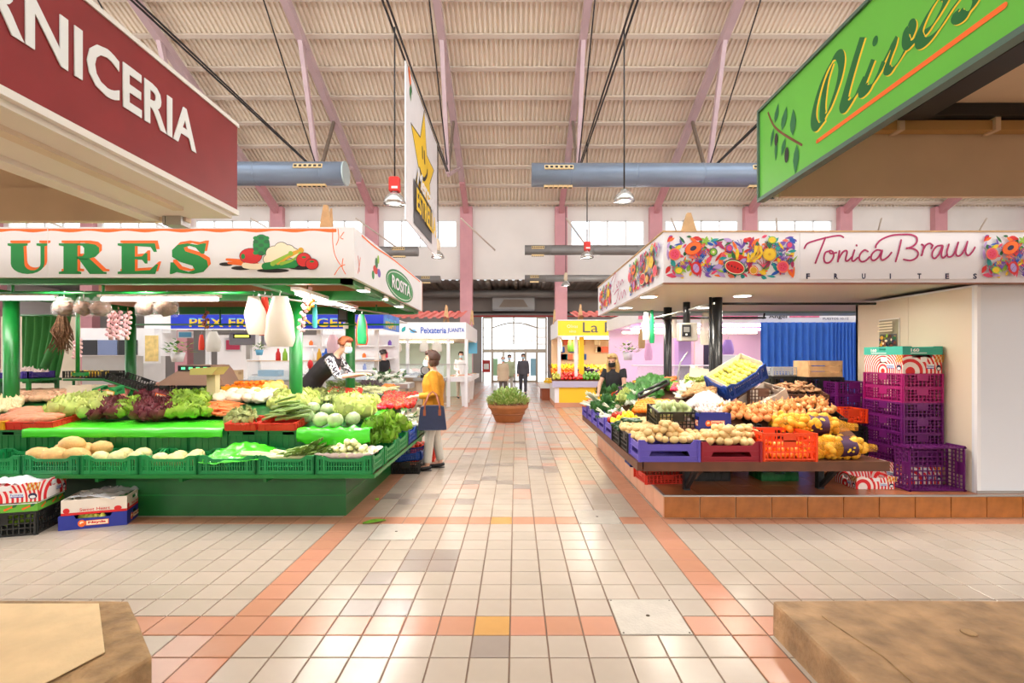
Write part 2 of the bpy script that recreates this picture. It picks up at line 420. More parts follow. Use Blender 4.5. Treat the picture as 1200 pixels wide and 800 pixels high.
# upper wall with window bays
wall_far = MB()
zb, zt, w0, w1 = 6.0, WZ + .1, 7.8, 9.33
xs_open = []
for i in range(len(RX) - 1):
    a, b_ = RX[i] + .34, RX[i + 1] - .34
    mid = (a + b_) / 2
    if abs(mid) < 1 or mid > 16: continue
    xs_open.append((a + .25, b_ - .25))
prev = -29.4
for a, b_ in xs_open:
    wall_far.box(prev, a, WY, WY + .2, zb, zt); wall_far.box(a, b_, WY, WY + .2, zb, w0); wall_far.box(a, b_, WY, WY + .2, w1, zt); prev = b_
wall_far.box(prev, 29.4, WY, WY + .2, zb, zt)
wf = wall_far.build('wall_far', m_wall); struct(wf)
for n, (a, b_) in enumerate(xs_open):
    w = MB(); k = 4; s = (b_ - a) / k
    for q in range(k + 1): w.box(a + q * s - .035, a + q * s + .035, WY + .02, WY + .12, w0, w1)
    w.box(a, b_, WY + .02, WY + .12, w0, w0 + .06); w.box(a, b_, WY + .02, WY + .12, w1 - .06, w1)
    wo = w.build('window_%d' % (n + 1), m_frame); struct(wo)
    for q in range(k): part('pane', MB().box(a + q * s + .035, a + (q + 1) * s - .035, WY + .06, WY + .07, w0 + .06, w1 - .06), m_pane, wo)
for nm, bx in (('wall_left', (-29.7, -29.4, -20, 32.4, 0, 19)), ('wall_right', (29.4, 29.7, -20, 32.4, 0, 19)), ('wall_back', (-29.4, 29.4, -20.3, -20, 0, 12))):
    struct(MB().box(*bx).build(nm, m_wall))
# pale blocks of flats seen through the high windows
m_flat = hexm('far_facade', 236, 226, 222, rough=.9, var=.05, scale=.1); m_fwin = hexm('far_window', 176, 196, 214, rough=.3)
for k, (x, w, h) in enumerate(((-16, 9, 15.5), (4.5, 7, 15), (14, 10, 16))):
    t = thing('apartment_block', ['pale block of flats beyond the left high windows', 'pale block of flats beyond the high windows above the yellow stall', 'pale block of flats beyond the high windows right of the roof gable'][k], 'building', (x, 52, 0))
    part('facade', MB().box(-w / 2, w / 2, 0, 6, 0, h), m_flat, t)
    for i in range(int(w / 2)):
        for j in range(3): part('window', MB().box(-w / 2 + .7 + i * 2, -w / 2 + 1.6 + i * 2, -.05, .05, 9 + j * 2.6, 10.4 + j * 2.6), m_fwin, t)

# ------------------------------------------------------------------ low entrance bay beyond the columns
EY = 32.0
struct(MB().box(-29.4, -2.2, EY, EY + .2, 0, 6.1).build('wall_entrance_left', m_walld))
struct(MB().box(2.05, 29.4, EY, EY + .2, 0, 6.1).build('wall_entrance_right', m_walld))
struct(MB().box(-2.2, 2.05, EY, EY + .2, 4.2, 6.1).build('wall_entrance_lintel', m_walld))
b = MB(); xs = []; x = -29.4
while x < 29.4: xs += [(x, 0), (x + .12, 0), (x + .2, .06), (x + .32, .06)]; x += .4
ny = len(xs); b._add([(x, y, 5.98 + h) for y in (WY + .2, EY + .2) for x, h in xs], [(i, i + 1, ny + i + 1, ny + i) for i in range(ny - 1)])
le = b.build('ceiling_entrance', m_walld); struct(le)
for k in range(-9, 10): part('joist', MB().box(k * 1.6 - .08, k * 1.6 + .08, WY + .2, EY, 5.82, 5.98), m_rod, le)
m_red = hexm('red_strip', 176, 44, 40, rough=.5); struct(MB().box(-12, 12, EY - .06, EY, 4.2, 4.3).build('trim_1', m_red))
struct(MB().box(-12, 12, EY - .1, EY, 4.42, 4.55).build('trim_2', m_black))
# glazed entrance
m_dframe = hexm('door_frame', 178, 168, 150, rough=.4, metal=.2)
m_sky = hexm('door_glass', 250, 252, 255, rough=.1)
dr = MB(); X = lambda px: atx(px, EY); Z = lambda py: atz(py, EY)
for px in (566, 576.5, 602, 629.5, 640): dr.box(X(px) - .05, X(px) + .05, EY + .02, EY + .14, 0 if px in (566, 640, 576.5, 629.5) else Z(404), Z(372))
for py in (372.5, 384, 395, 403): dr.box(X(566), X(577), EY + .03, EY + .13, Z(py) - .03, Z(py) + .03); dr.box(X(629), X(640), EY + .03, EY + .13, Z(py) - .03, Z(py) + .03)
dr.box(X(566), X(640), EY + .02, EY + .14, Z(372), Z(371)); dr.box(X(566), X(640), EY + .01, EY + .15, Z(413), Z(409))
arc = [(X(576.5) + (X(629.5) - X(576.5)) * t, EY + .08, Z(384) + (Z(378) - Z(384)) * math.sin(PI * t)) for t in [i / 12 for i in range(13)]]
dr.tube(arc, .05, 6)
for px in (581, 586, 591, 613, 618, 623): dr.box(X(px) - .015, X(px) + .015, EY + .05, EY + .09, Z(403), Z(394))
dr.box(X(577), X(629), EY + .05, EY + .09, Z(394.3), Z(393.7)); dr.box(X(577), X(629), EY + .05, EY + .09, Z(399.3), Z(398.7))
for px in (577, 590, 603, 616, 629): dr.box(X(px) - .06, X(px) + .06, EY + .04, EY + .12, 0, Z(412))
dr.box(X(577), X(629), EY + .04, EY + .12, 0, .12)
dw = dr.build('door_1', m_dframe); struct(dw)
for a, c in ((577, 590), (590, 603), (603, 616), (616, 629)): part('door_pane', MB().box(X(a) + .06, X(c) - .06, EY + .07, EY + .08, .12, Z(413)), m_pane, dw)
part('fanlight', MB().box(X(577), X(629), EY + .085, EY + .09, Z(409), Z(373)), m_pane, dw)
m_post = hexm('door_sticker_green', 160, 205, 160, rough=.5); m_postb = hexm('door_sticker_blue', 140, 190, 210, rough=.5)
for px, mm in ((580, m_post), (625, m_postb)): part('sticker', MB().box(X(px) - .18, X(px) + .18, EY + .05, EY + .065, Z(440), Z(420)), mm, dw)
m_out = hexm('street_paving', 225, 222, 216, rough=.8, var=.05, scale=1)
struct(MB().box(-30, 30, 32.3, 60, -.15, -.02).build('pavement', m_out))
# plant room gear over the entrance
t = thing('air_conditioner', 'grey ceiling air conditioner with louvred outlet above the entrance doors', 'air conditioner', (X(602), EY - .9, 4.55))
part('casing', MB().bev(-1.35, 1.35, -.45, .85, 0, 1.0, .06), m_duct2, t); part('louvre', MB().prism([(-.9, .15), (.9, .15), (.6, .62), (-.6, .62)], (0, -.46, 0), (1, 0, 0), (0, 0, 1), .03), m_rod, t)
def duct(y, z, r, x0, x1, label, mm, end_cap=None, vents=()):
    t = thing('ventilation_duct', label, 'duct', (0, y, z))
    pts = [(x0, 0, 0), (x1, 0, 0)]
    part('pipe', MB().cyl(pts[0], pts[1], r, 20), mm, t)
    xx = x0 + 1.1
    while xx < x1: part('seam', MB().cyl((xx, 0, 0), (xx + .03, 0, 0), r + .008, 20), mm, t); xx += 1.9
    if end_cap is not None: part('end_cap', MB().cyl((end_cap - .02, 0, 0), (end_cap + .02, 0, 0), r + .012, 20), hexm('duct_cap', 188, 205, 205, rough=.3, metal=.2), t)
    for (vx, n) in vents:
        s = r * .42
        for k in range(n):
            a = math.radians(28)
            for an, mm2 in ((-a - PI / 2 + PI / 2, m_ventf), ):
                M = Matrix.Translation((vx + k * s, 0, 0)) @ Matrix.Rotation(math.radians(72), 4, 'X')
                part('outlet', MB().box(-s * .46, s * .46, -.06, .06, r - .02, r + .03, M=M).box(-s * .3, s * .3, -.035, .035, r + .025, r + .035, 1, M=M), [m_ventf, m_black], t)
                M = Matrix.Translation((vx + k * s, 0, 0)) @ Matrix.Rotation(math.radians(175), 4, 'X')
                part('outlet', MB().box(-s * .46, s * .46, -.06, .06, r - .02, r + .05, M=M).box(-s * .3, s * .3, -.035, .035, r + .045, r + .055, 1, M=M), [m_ventf, m_black], t)
    return t
m_ventf = hexm('vent_frame', 236, 206, 150, rough=.5)
dd = 14.4; duct(dd, atz(203.5, dd), .33, -20, atx(405, dd), 'blue-grey round air duct ending above the maroon sign', m_duct, atx(405, dd), [(atx(352, dd), 6)])
duct(dd, atz(205, dd), .33, atx(623, dd), 20, 'blue-grey round air duct crossing behind the green olive sign', m_duct, None, [(atx(640, dd), 6), (atx(879, dd), 2)])
dd = 22.; duct(dd, atz(294.5, dd), .22, -20, atx(490, dd), 'grey air duct ending beside the hanging star banner', m_duct2, None, [(atx(462, dd), 6)])
duct(dd, atz(293, dd), .22, atx(615, dd), 20, 'grey air duct crossing the right high windows', m_duct2, None, [(atx(624, dd), 6)])
dd = 26.; duct(dd, atz(327, dd), .18, -20, atx(516, dd), 'thin far grey air duct left of the entrance', m_duct2, None, [(atx(495, dd), 6)])
duct(dd, atz(326, dd), .18, atx(615, dd), 20, 'thin far grey air duct right of the entrance', m_duct2, None, [(atx(622, dd), 6)])
duct(30.5, 5.5, .22, -25, 25, 'dark air duct under the low ceiling over the entrance', m_duct2, None)
# wooden picture-frame pieces and pipes by the door
t = thing('fire_hose_cabinet', 'red fire hose cabinet on the wall left of the doors', 'fire cabinet', (atx(570, 31.9), EY - .2, atz(436, 32)))
part('box', MB().bev(-.26, .26, 0, .2, 0, .78, .03), m_red, t); part('glass', MB().box(-.16, .16, -.012, .005, .2, .55), m_frame, t)

# ------------------------------------------------------------------ bell lamps on long cables
m_bell = hexm('lamp_bell', 205, 208, 205, rough=.2, metal=.7); m_bulb = mat('lamp_glow', (1, .93, .8), emit=14)
m_redbox = hexm('red_lamp_box', 214, 44, 36, rough=.4); m_creambox = hexm('cream_lamp_box', 225, 205, 175, rough=.5)
def bell(px, pyb, d, dia, label, box, ztop=9.1):
    x, z = atx(px, d), atz(pyb, d); r = dia / 2
    t = thing('pendant_lamp', label, 'lamp', (x, d, z), 0, 'bell lamps hung from the roof cables')
    part('shade', MB().lathe([(r, 0), (r * .97, r * .25), (r * .8, r * .62), (r * .5, r * .9), (r * .32, r * 1.0), (r * .3, r * 1.15), (0.01, r * 1.16)], 18), m_bell, t)
    part('bulb', MB().lathe([(r * .93, .01), (r * .85, .05), (.01, .07)], 14), m_bulb, t)
    h0 = r * 1.1
    if box == 'red': part('gear_box', MB().bev(-r * .48, r * .48, -r * .4, r * .4, h0, h0 + r * 1.3, .03), m_redbox, t); part('sticker', MB().box(-.05, .09, -r * .4 - .006, -r * .4, h0 + .05, h0 + .1), m_frame, t)
    elif box == 'cream': part('gear_box', MB().lathe([(r * .3, h0), (r * .42, h0 + .08), (r * .42, h0 + .3), (r * .2, h0 + .42)], 12), m_creambox, t)
    part('cable', MB().cyl((0, 0, h0), (0, 0, ztop - z), .018, 6), m_black, t)
    l = bpy.data.lights.new('lamp', 'POINT'); l.energy = 90; l.color = (1, .93, .82); l.shadow_soft_size = .15
    lo = bpy.data.objects.new('lamp_light', l); COL.objects.link(lo); lo.parent = t; lo.location = (0, 0, -.1)
bell(462.5, 239, 11.3, .5, 'bell lamp with red gear box left of the star banner', 'red')
bell(731.5, 236, 11.4, .47, 'bell lamp hanging under the right blue duct', None)
bell(688, 302, 17.3, .46, 'bell lamp with red gear box above the yellow stall', 'red')
bell(663, 335, 24.7, .46, 'small far bell lamp in front of the pink column', 'cream')
bell(513, 302, 17.7, .46, 'bell lamp with cream gear box at the end of the star banner', 'cream')
# ================================================================== common stall materials
m_white = hexm('white_board', 238, 236, 236, rough=.45, var=.03, scale=3)
m_cream = hexm('cream_board', 226, 210, 186, rough=.6, var=.08, scale=3)
m_tan = hexm('tan_board', 226, 202, 174, rough=.6, var=.08, scale=2)
m_green = hexm('stall_green', 18, 120, 48, rough=.35, var=.08, scale=4)
m_dkgreen = hexm('base_green', 20, 96, 40, rough=.4, var=.15, scale=5)
m_salmon = hexm('salmon_board', 214, 152, 118, rough=.6, var=.06, scale=3)
m_maroon = hexm('maroon_sign', 142, 44, 46, rough=.4, var=.10, scale=6)
m_offwhite = hexm('sign_edge', 236, 230, 220, rough=.5)
m_ltgrey = hexm('letter_white', 236, 236, 232, rough=.5)
m_dark = hexm('dark_steel', 46, 48, 52, rough=.45, metal=.3)
m_blackp = hexm('black_paint', 24, 25, 28, rough=.35)
m_steel = hexm('stainless', 190, 190, 188, rough=.3, metal=.75, var=.05, scale=3)
m_stone = mat('worn_stone', rgb(190, 160, 118), .9, var=.3, scale=7, bump=.8, bscale=22)
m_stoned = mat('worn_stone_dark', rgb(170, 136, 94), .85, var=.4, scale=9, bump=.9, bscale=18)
m_wood = hexm('table_wood', 104, 62, 40, rough=.5, var=.25, scale=7)
m_pale_wood = hexm('pale_wood', 206, 166, 118, rough=.6, var=.2, scale=9)
m_tube = mat('tube_glow', (1, .96, .9), emit=9)
m_flood = mat('flood_glow', (1, .90, .84), emit=8)
ink = {k: hexm('ink_' + k, *c, rough=.5) for k, c in dict(green=(16, 140, 62), orange=(250, 112, 30), red=(218, 36, 36), black=(30, 28, 28), cream=(250, 234, 200), yellow=(248, 206, 40), white=(245, 244, 244),
      navy=(28, 36, 78), blue=(28, 90, 190), teal=(30, 160, 160), pink=(232, 70, 110), purple=(120, 80, 180), magenta=(176, 34, 96), lime=(150, 196, 60), brown=(120, 66, 40), lilac=(190, 160, 220), coral=(245, 120, 90), leaf=(30, 110, 60), gold=(226, 170, 40), darkgreen=(10, 104, 40), sky=(110, 190, 230), grey=(90, 90, 92)).items()}

# ================================================================== foreground left: butcher stall
t = thing('butcher_stall_canopy', 'maroon butcher sign canopy with white frame at upper left', 'stall canopy', (0, 0, 0))
SX, SD = -1.70, 3.03
zt, zb = 2.985, 2.478
part('sign_panel', MB().box(SX - .10, SX, -2.2, SD, zb, zt), m_maroon, t)
part('sign_edge', MB().box(SX - .12, SX + .008, -2.2, SD + .008, zt, zt + .022), m_offwhite, t)
part('sign_edge', MB().box(SX - .12, SX + .008, -2.2, SD + .008, zb - .03, zb), m_offwhite, t)
text('lettering', 'CARNICERIA', .3, m_ltgrey, t, (SX + .004, 1.225, 2.662), (0, 1, 0), (0, 0, 1), fit=1.41, hfit=.198, bold=.007, ext=.002, space=1.02)
part('soffit', MB().box(SX - .46, SX - .02, -2.2, SD - .02, zb - .055, zb - .03), m_offwhite, t)
part('lamp_trough', MB().box(SX - .22, SX - .16, -2.2, SD - .25, zb - .075, zb - .055), m_cream, t)
part('long_beam', MB().box(-2.24, -2.14, -2.2, SD - .04, 2.40, 2.54), m_offwhite, t)
part('rear_board', MB().box(-6, -1.98, SD - .05, SD, 2.40, 2.60), m_cream, t)
part('rear_fascia', MB().box(-6, SX - .1, SD - .03, SD + .01, 2.52, zt), m_cream, t)
part('canopy_roof', MB().box(-6, SX - .1, -2.2, SD - .03, 2.93, 2.97), m_tan, t)
part('cross_beam', MB().box(-6, -2.2, 1.9, 1.98, 2.42, 2.50), m_tan, t)
part('bracket', MB().box(-2.08, -1.99, SD - .08, SD + .01, 2.37, 2.50).box(-2.10, -2.085, SD - .08, SD + .01, 2.37, 2.50), m_steel, t)
part('post', MB().box(-2.14, -2.04, -1.6, -1.5, .19, 2.45), m_offwhite, t)
part('post', MB().box(-5.9, -5.8, 2.6, 2.7, .19, 2.45), m_offwhite, t)
# sandy plinth of that stall, chamfered worn corner
def slab(name, poly, h, mats, label, band=None):
    t = thing(name, label, 'stone block', (0, 0, 0))
    bm = bmesh.new(); vs = [bm.verts.new((x, y, 0)) for x, y in poly]; f = bm.faces.new(vs)
    r = bmesh.ops.extrude_face_region(bm, geom=[f]); bmesh.ops.translate(bm, verts=[v for v in r['geom'] if isinstance(v, bmesh.types.BMVert)], vec=(0, 0, h))
    bmesh.ops.recalc_face_normals(bm, faces=bm.faces)
    bmesh.ops.bevel(bm, geom=[e for e in bm.edges if max(v.co.z for v in e.verts) > h - .01], offset=.018, segments=2, affect='EDGES', profile=.6)
    bmesh.ops.subdivide_edges(bm, edges=[e for e in bm.edges if e.calc_length() > .15], cuts=6, use_grid_fill=True)
    bmesh.ops.triangulate(bm, faces=[f for f in bm.faces if len(f.verts) > 4])
    for v in bm.verts:
        if v.co.z > h * .3: v.co += Vector(noise.noise_vector(v.co * 4)) * .007
    me = bpy.data.meshes.new('body'); bm.to_mesh(me); bm.free(); me.materials.append(mats[0])
    link('body', me, t)
    return t
lp = [(-2.21, 2.842), (-1.70, 2.32), (-1.78, 2.08), (-1.86, 1.4), (-1.86, -1.5), (-6, -1.5), (-6, 2.842)]
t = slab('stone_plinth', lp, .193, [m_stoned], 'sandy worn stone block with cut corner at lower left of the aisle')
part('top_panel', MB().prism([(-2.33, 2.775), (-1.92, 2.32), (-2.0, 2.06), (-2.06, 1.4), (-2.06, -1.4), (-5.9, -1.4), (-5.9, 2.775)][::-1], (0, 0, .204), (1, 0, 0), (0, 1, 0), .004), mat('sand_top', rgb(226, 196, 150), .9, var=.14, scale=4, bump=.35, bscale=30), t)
# ================================================================== foreground right: olive stall
rp = [(1.467, 2.842), (1.467, -1.5), (6, -1.5), (6, 2.842)]
t = slab('stone_plinth', rp[::-1], .193, [mat('stained_stone', rgb(166, 132, 94), .75, var=.38, scale=7, bump=.9, bscale=14)], 'stained brown stone block at lower right of the aisle')
part('crack', MB().tube([(1.64, 2.66, .198), (1.66, 2.5, .1985), (1.70, 2.3, .1985), (1.69, 2.1, .1985)], .003, 5), m_stoned, t)
for (x, y) in ((2.28, 2.5), (3.1, 2.1), (3.4, 2.05)): part('tar_patch', MB().lathe([(.035, 0), (.03, .002), (0, .0025)], 9, (x, y, .198)), m_stoned, t)
m_olive = hexm('olive_green_sign', 104, 192, 66, rough=.35, var=.03, scale=2)
m_edge = hexm('sign_frame_grey', 92, 118, 106, rough=.4, metal=.3)
t = thing('olive_stall_canopy', 'bright green olive sign canopy with dark frame at upper right', 'stall canopy', (0, 0, 0))
OX, OD, oz0, oz1 = 1.467, 2.985, 2.537, 3.052
part('sign_panel', MB().box(OX, OX + .03, -2.2, OD, oz0, oz1), m_olive, t)
fr = MB().box(OX - .012, OX + .09, -2.2, OD + .012, oz1, oz1 + .016).box(OX - .012, OX + .09, OD, OD + .014, oz0, oz1)
part('sign_frame', fr, m_edge, t)
part('sign_frame', MB().box(OX - .012, OX + .03, -2.2, OD + .012, oz0 - .022, oz0), m_edge, t)
def ol(cx, cy):
    px, py = 880 + cx / 3.333, cy / 3.333; d = OX * F / (px - VX)
    return (OD - d, 1.58 + (VY - py) * d / F - oz0)
P = Print((OX, OD, oz0), (0, -1, 0), (0, 0, 1), .00012)
OLP = lambda L: [ol(*p) for p in L]
gl, ye = ink['darkgreen'], ink['yellow']
def script(L, w, off=(5, 3)):
    P.stroke(OLP([(x + off[0], y + off[1]) for x, y in L]), w * 1.5, ye, 6, nib=(.5, .14)); P.stroke(OLP(L), w * 1.5, gl, 6, nib=(.5, .08))
script([(318, 245), (292, 330), (280, 420), (284, 455), (306, 425), (340, 330), (354, 255), (345, 216), (318, 235), (278, 320), (250, 420), (246, 478), (262, 494), (290, 465)], .035)
script([(436, 145), (405, 245), (370, 370), (366, 405), (380, 408), (410, 370), (445, 300)], .05)
script([(478, 232), (452, 300), (438, 340), (444, 354), (470, 335), (500, 285), (520, 240)], .042)
P.ell(*ol(486, 160), .016, .02, gl)
script([(520, 240), (545, 190), (560, 160), (556, 190), (535, 250), (534, 272), (555, 268), (595, 210), (628, 140), (632, 105), (620, 96), (608, 120), (606, 160), (620, 175), (650, 150)], .027)
script([(650, 150), (700, 110), (745, 40), (765, -10), (750, -28), (720, 10), (685, 70), (660, 130), (664, 165), (690, 160), (730, 120), (790, 30)], .03)
script([(790, 30), (850, -50), (880, -90), (890, -60), (880, 0), (850, 50), (820, 66), (805, 55), (815, 35)], .032)
P.stroke(OLP([(260, 552), (500, 378), (750, 197), (992, 22)]), .02, ink['orange'], 0)
P.stroke(OLP([(68, 440), (90, 490), (130, 525), (200, 566)]), .012, ink['brown'], 4)
for (x, y, L, w, r) in ((95, 480, .10, .013, 1.2), (122, 510, .12, .017, 1.15), (165, 530, .14, .017, 1.55), (90, 500, .10, .010, -1.9), (100, 545, .12, .009, -1.62), (135, 540, .09, .012, -2.0), (180, 565, .15, .016, -1.65)):
    a, b = ol(x, y); P.leaf(a, b, L, w * 1.7, ink['leaf'], r)
P.ell(*ol(100, 545), .018, .036, ink['black']); P.ell(*ol(141, 605), .021, .042, ink['black'])
P.build('lettering', t)
part('rear_board', MB().box(OX + .1, 6, OD - .05, OD - .02, 2.533, 2.955), m_tan, t)
part('rear_fascia', MB().box(OX + .08, 6, OD - .02, OD, 2.54, 3.05), m_offwhite, t)
part('rail', MB().box(2.1, 6, OD - .12, OD - .06, 2.895, 2.95), hexm('rail_yellow', 190, 150, 92, rough=.5), t)
for x in (2.2, 2.75, 3.3): part('rail_clip', MB().box(x, x + .03, OD - .14, OD - .055, 2.885, 2.96), m_tan, t)
part('dark_beam', MB().box(2.15, 6, OD - .16, OD - .06, 2.96, 3.03), m_dark, t)
part('dark_beam', MB().box(2.17, 2.33, -2.2, OD - .16, 2.93, 3.0), m_dark, t)
part('cross_beam', MB().box(2.33, 6, 2.1, 2.2, 2.93, 3.0), hexm('beam_grey', 120, 108, 100, rough=.5), t)
part('canopy_roof', MB().box(OX + .08, 6, -2.2, OD - .02, 3.03, 3.05), m_tan, t)
part('post', MB().box(2.2, 2.3, -1.6, -1.5, .19, 2.95), m_dark, t)
part('post', MB().box(5.8, 5.9, 2.6, 2.7, .19, 2.95), m_dark, t)

# ================================================================== left vegetable stall
CX, CD, CD1, cz0, cz1 = -1.62, 4.975, 8.57, 2.383, 2.888
vs_ = thing('vegetable_stall', 'white-fascia vegetable stall with green posts and green counter', 'market stall', (0, 0, 0))
part('front_fascia', MB().box(-7.2, CX, CD, CD + .05, cz0, cz1), m_white, vs_)
part('side_fascia', MB().box(CX - .05, CX, CD + .05, CD1, cz0, cz1), m_white, vs_)
part('rear_fascia', MB().box(-7.2, CX, CD1, CD1 + .05, cz0, cz1), m_salmon, vs_)
part('canopy_roof', MB().box(-7.2, CX - .05, CD + .05, CD1, 2.84, 2.87), m_salmon, vs_)
part('fascia_seam', MB().box(atx(56, CD) - .002, atx(56, CD) + .002, CD - .003, CD, cz0, cz1), m_ltgrey, vs_)
P = Print((0, CD, 0), (1, 0, 0), (0, 0, 1), .00015)
U = lambda px, py: (atx(px, CD), atz(py, CD))
# scalloped orange border along the top
n = 90; pts = [(atx(-60 + i * (470 / n), CD), atz(268, CD)) for i in range(n + 1)]; lowp = [(atx(-60 + i * (470 / n), CD), atz(271.2 + 1.0 * math.sin(i * .75), CD)) for i in range(n + 1)]
for i in range(n):
    if atx(-60, CD) <= pts[i][0] <= atx(391, CD): P.poly([pts[i], pts[i + 1], lowp[i + 1], lowp[i]], ink['orange'], up=False)
for L in ([(390, 268), (390, 285), (393, 300), (400, 312)], [(396, 268), (397, 279), (394, 287)], [(403, 272), (399, 278), (402, 280)], [(392, 322), (398, 313), (404, 310)], [(405, 321), (401, 313), (402, 303)]):
    P.stroke([U(*p) for p in L], .008, ink['orange'], 4)
def glyph(kind, x0, y0, w, h, m):
    g = lambda L: [(x0 + a * w, y0 + b * h) for a, b in L]
    if kind == 'U':
        arc = lambda cx, cy, rx, ry, a0, a1, n=10: [(cx + rx * math.cos(a0 + (a1 - a0) * i / n), cy + ry * math.sin(a0 + (a1 - a0) * i / n)) for i in range(n + 1)]
        P.poly(g([(0, 1), (.5, 1), (.5, .93), (.40, .9)] + arc(.62, .34, .20, .22, PI, 2 * PI) + [(.82, .9), (.72, .93), (.72, 1), (1, 1), (1, .93), (.92, .9)] + arc(.5, .34, .42, .34, 0, -PI) + [(.08, .9), (0, .93)]), m)
    if kind == 'R':
        P.poly(g([(0, 1), (.4, 1), (.4, 0), (.46, 0), (.46, .0), (0, 0), (0, .07), (.1, .1), (.1, .9), (0, .93)]), m, True)
        P.poly(g([(.38, 0), (.48, .0), (.48, .07), (.38, .1)]), m, False)
        P.poly(g([(.38, 1), (.62, 1), (.78, .96), (.86, .86), (.86, .68), (.78, .56), (.6, .48), (.38, .48), (.38, .57), (.5, .58), (.54, .66), (.54, .84), (.5, .92), (.38, .93)]), m, False)
        P.poly(g([(.42, .5), (.66, .5), (.95, .08), (1.02, .06), (1.02, 0), (.66, 0)]), m, False)
    if kind == 'E':
        P.poly(g([(0, 1), (.95, 1), (1, .72), (.92, .72), (.84, .88), (.44, .91), (.44, .56), (.62, .58), (.7, .68), (.76, .68), (.76, .34), (.7, .34), (.62, .46), (.44, .48), (.44, .1), (.82, .13), (.98, .32), (1.04, .32), (.96, 0), (0, 0), (0, .07), (.1, .1), (.1, .9), (0, .93)]), m)
    if kind == 'S':
        P.poly(g([(.93, 1), (.88, .66), (.8, .66), (.66, .86), (.5, .92), (.36, .86), (.40, .74), (.75, .6), (.95, .44), (.98, .24), (.86, .07), (.6, 0), (.35, .02), (.18, .06), (.06, 0), (.0, 0), (.02, .38), (.1, .38), (.25, .16), (.48, .07), (.64, .14), (.58, .27), (.25, .40), (.06, .56), (.06, .78), (.2, .95), (.45, 1.0), (.7, .95), (.85, 1)]), m)
for kind, a, c in (('U', 9, 56), ('R', 69, 124), ('E', 138, 184), ('S', 199, 245)):
    x0, y0 = U(a, 321); x1, y1 = U(c, 285)
    glyph(kind, x0 + .028, y0 + .028, x1 - x0, y1 - y0, ink['orange']); glyph(kind, x0, y0, x1 - x0, y1 - y0, ink['green'])
# painted vegetables
E_ = lambda px, py, rx, ry, m, rot=0: P.ell(*U(px, py), rx * CD / F, ry * CD / F, m, rot)
for q in ((265, 309.5, 8, 2.2), (283, 314, 12, 2.4), (320, 317, 19, 2.4), (352, 313.5, 14, 2.6)): E_(*q, ink['black'])
for (a, b, c, d) in ((266, 304, 302, 309), (268, 308, 300, 311)): P.stroke([U(a, b), U((a + c) / 2, (b + d) / 2 - .5), U(c, d)], .025, ink['orange'], 3, w1=.05)
E_(294, 300, 13.5, 9.5, ink['black']); E_(294, 300, 13, 9, ink['red']); E_(285, 300.5, 2.4, 3.2, ink['green'])
E_(306.5, 287, 10, 12.5, ink['black']); E_(306.5, 287, 9.5, 12, ink['green'])
for i in range(5):
    for j in range(3): E_(300 + j * 6.3, 279 + i * 4.3, 3.2, 2.4, ink['leaf'] if (i + j) % 2 else ink['green'])
for q in ((322, 297, 10), (330, 291, 8), (338, 294, 8), (344, 297, 7), (316, 304, 7), (327, 302, 9)): E_(q[0], q[1], q[2] + .7, q[2] * .85 + .7, ink['black'])
for q in ((322, 297, 10), (330, 291, 8), (338, 294, 8), (344, 297, 7), (316, 304, 7), (327, 302, 9)): E_(q[0], q[1], q[2], q[2] * .85, ink['cream'])
P.stroke([U(287, 311), U(298, 312.5), U(312, 311.5)], .055, ink['cream'], 3, w1=.06)
P.stroke([U(311, 312), U(330, 310), U(346, 309)], .07, ink['green'], 3, w1=.085)
P.stroke([U(326, 307), U(340, 299), U(353, 293.5)], .06, ink['gold'], 3, w1=.03); P.stroke([U(320, 309), U(330, 303), U(341, 297)], .05, ink['lime'], 3, w1=.015); P.stroke([U(330, 309), U(343, 305), U(352, 297)], .035, ink['lime'], 3, w1=.01)
for q in ((356.5, 304.5, 8.5, 8), (366, 309.5, 7.3, 6.2)): E_(q[0], q[1], q[2] + .6, q[3] + .6, ink['black']); E_(*q, ink['red']); E_(q[0], q[1] - 3, 2.6, 1.2, ink['green'])
P.build('painted_lettering', vs_)
# side fascia: oval name badge
P = Print((CX, 0, 0), (0, 1, 0), (0, 0, 1), .0003)
def sd(px, py):
    d = CX * F / (px - VX); return (d, 1.58 + (VY - py) * d / F)
c0 = sd(470, 336); P.ell(c0[0], c0[1], .82, .205, ink['leaf'], n=32); P.ell(c0[0], c0[1], .80, .19, ink['green'], n=32); P.ell(c0[0], c0[1], .76, .175, ink['white'], n=32); P.ell(c0[0], c0[1], .745, .165, ink['green'], n=32)
P.stroke([sd(424, 276), sd(440, 290), sd(462, 305), sd(492, 330)], .02, ink['orange'], 4)
for (px, py, rx, ry, k) in ((440, 316, .10, .05, 'red'), (441, 308, .06, .06, 'leaf'), (444, 320, .07, .05, 'purple'), (437, 322, .05, .05, 'green'), (443, 304, .04, .05, 'lime')): P.ell(*sd(px, py), rx, ry, ink[k])
P.stroke([sd(419, 300), sd(420, 306), sd(421, 318)], .012, ink['coral'], 3); P.stroke([sd(422, 302), sd(421, 310), sd(419, 320)], .012, ink['coral'], 3)
P.build('painted_badge', vs_)
text('badge_lettering', 'ROSITA', .2, ink['white'], vs_, (CX + .012, c0[0] - .56, c0[1] - .085), (0, 1, 0), (0, 0, 1), fit=1.12, hfit=.17, bold=.004, ext=.001)
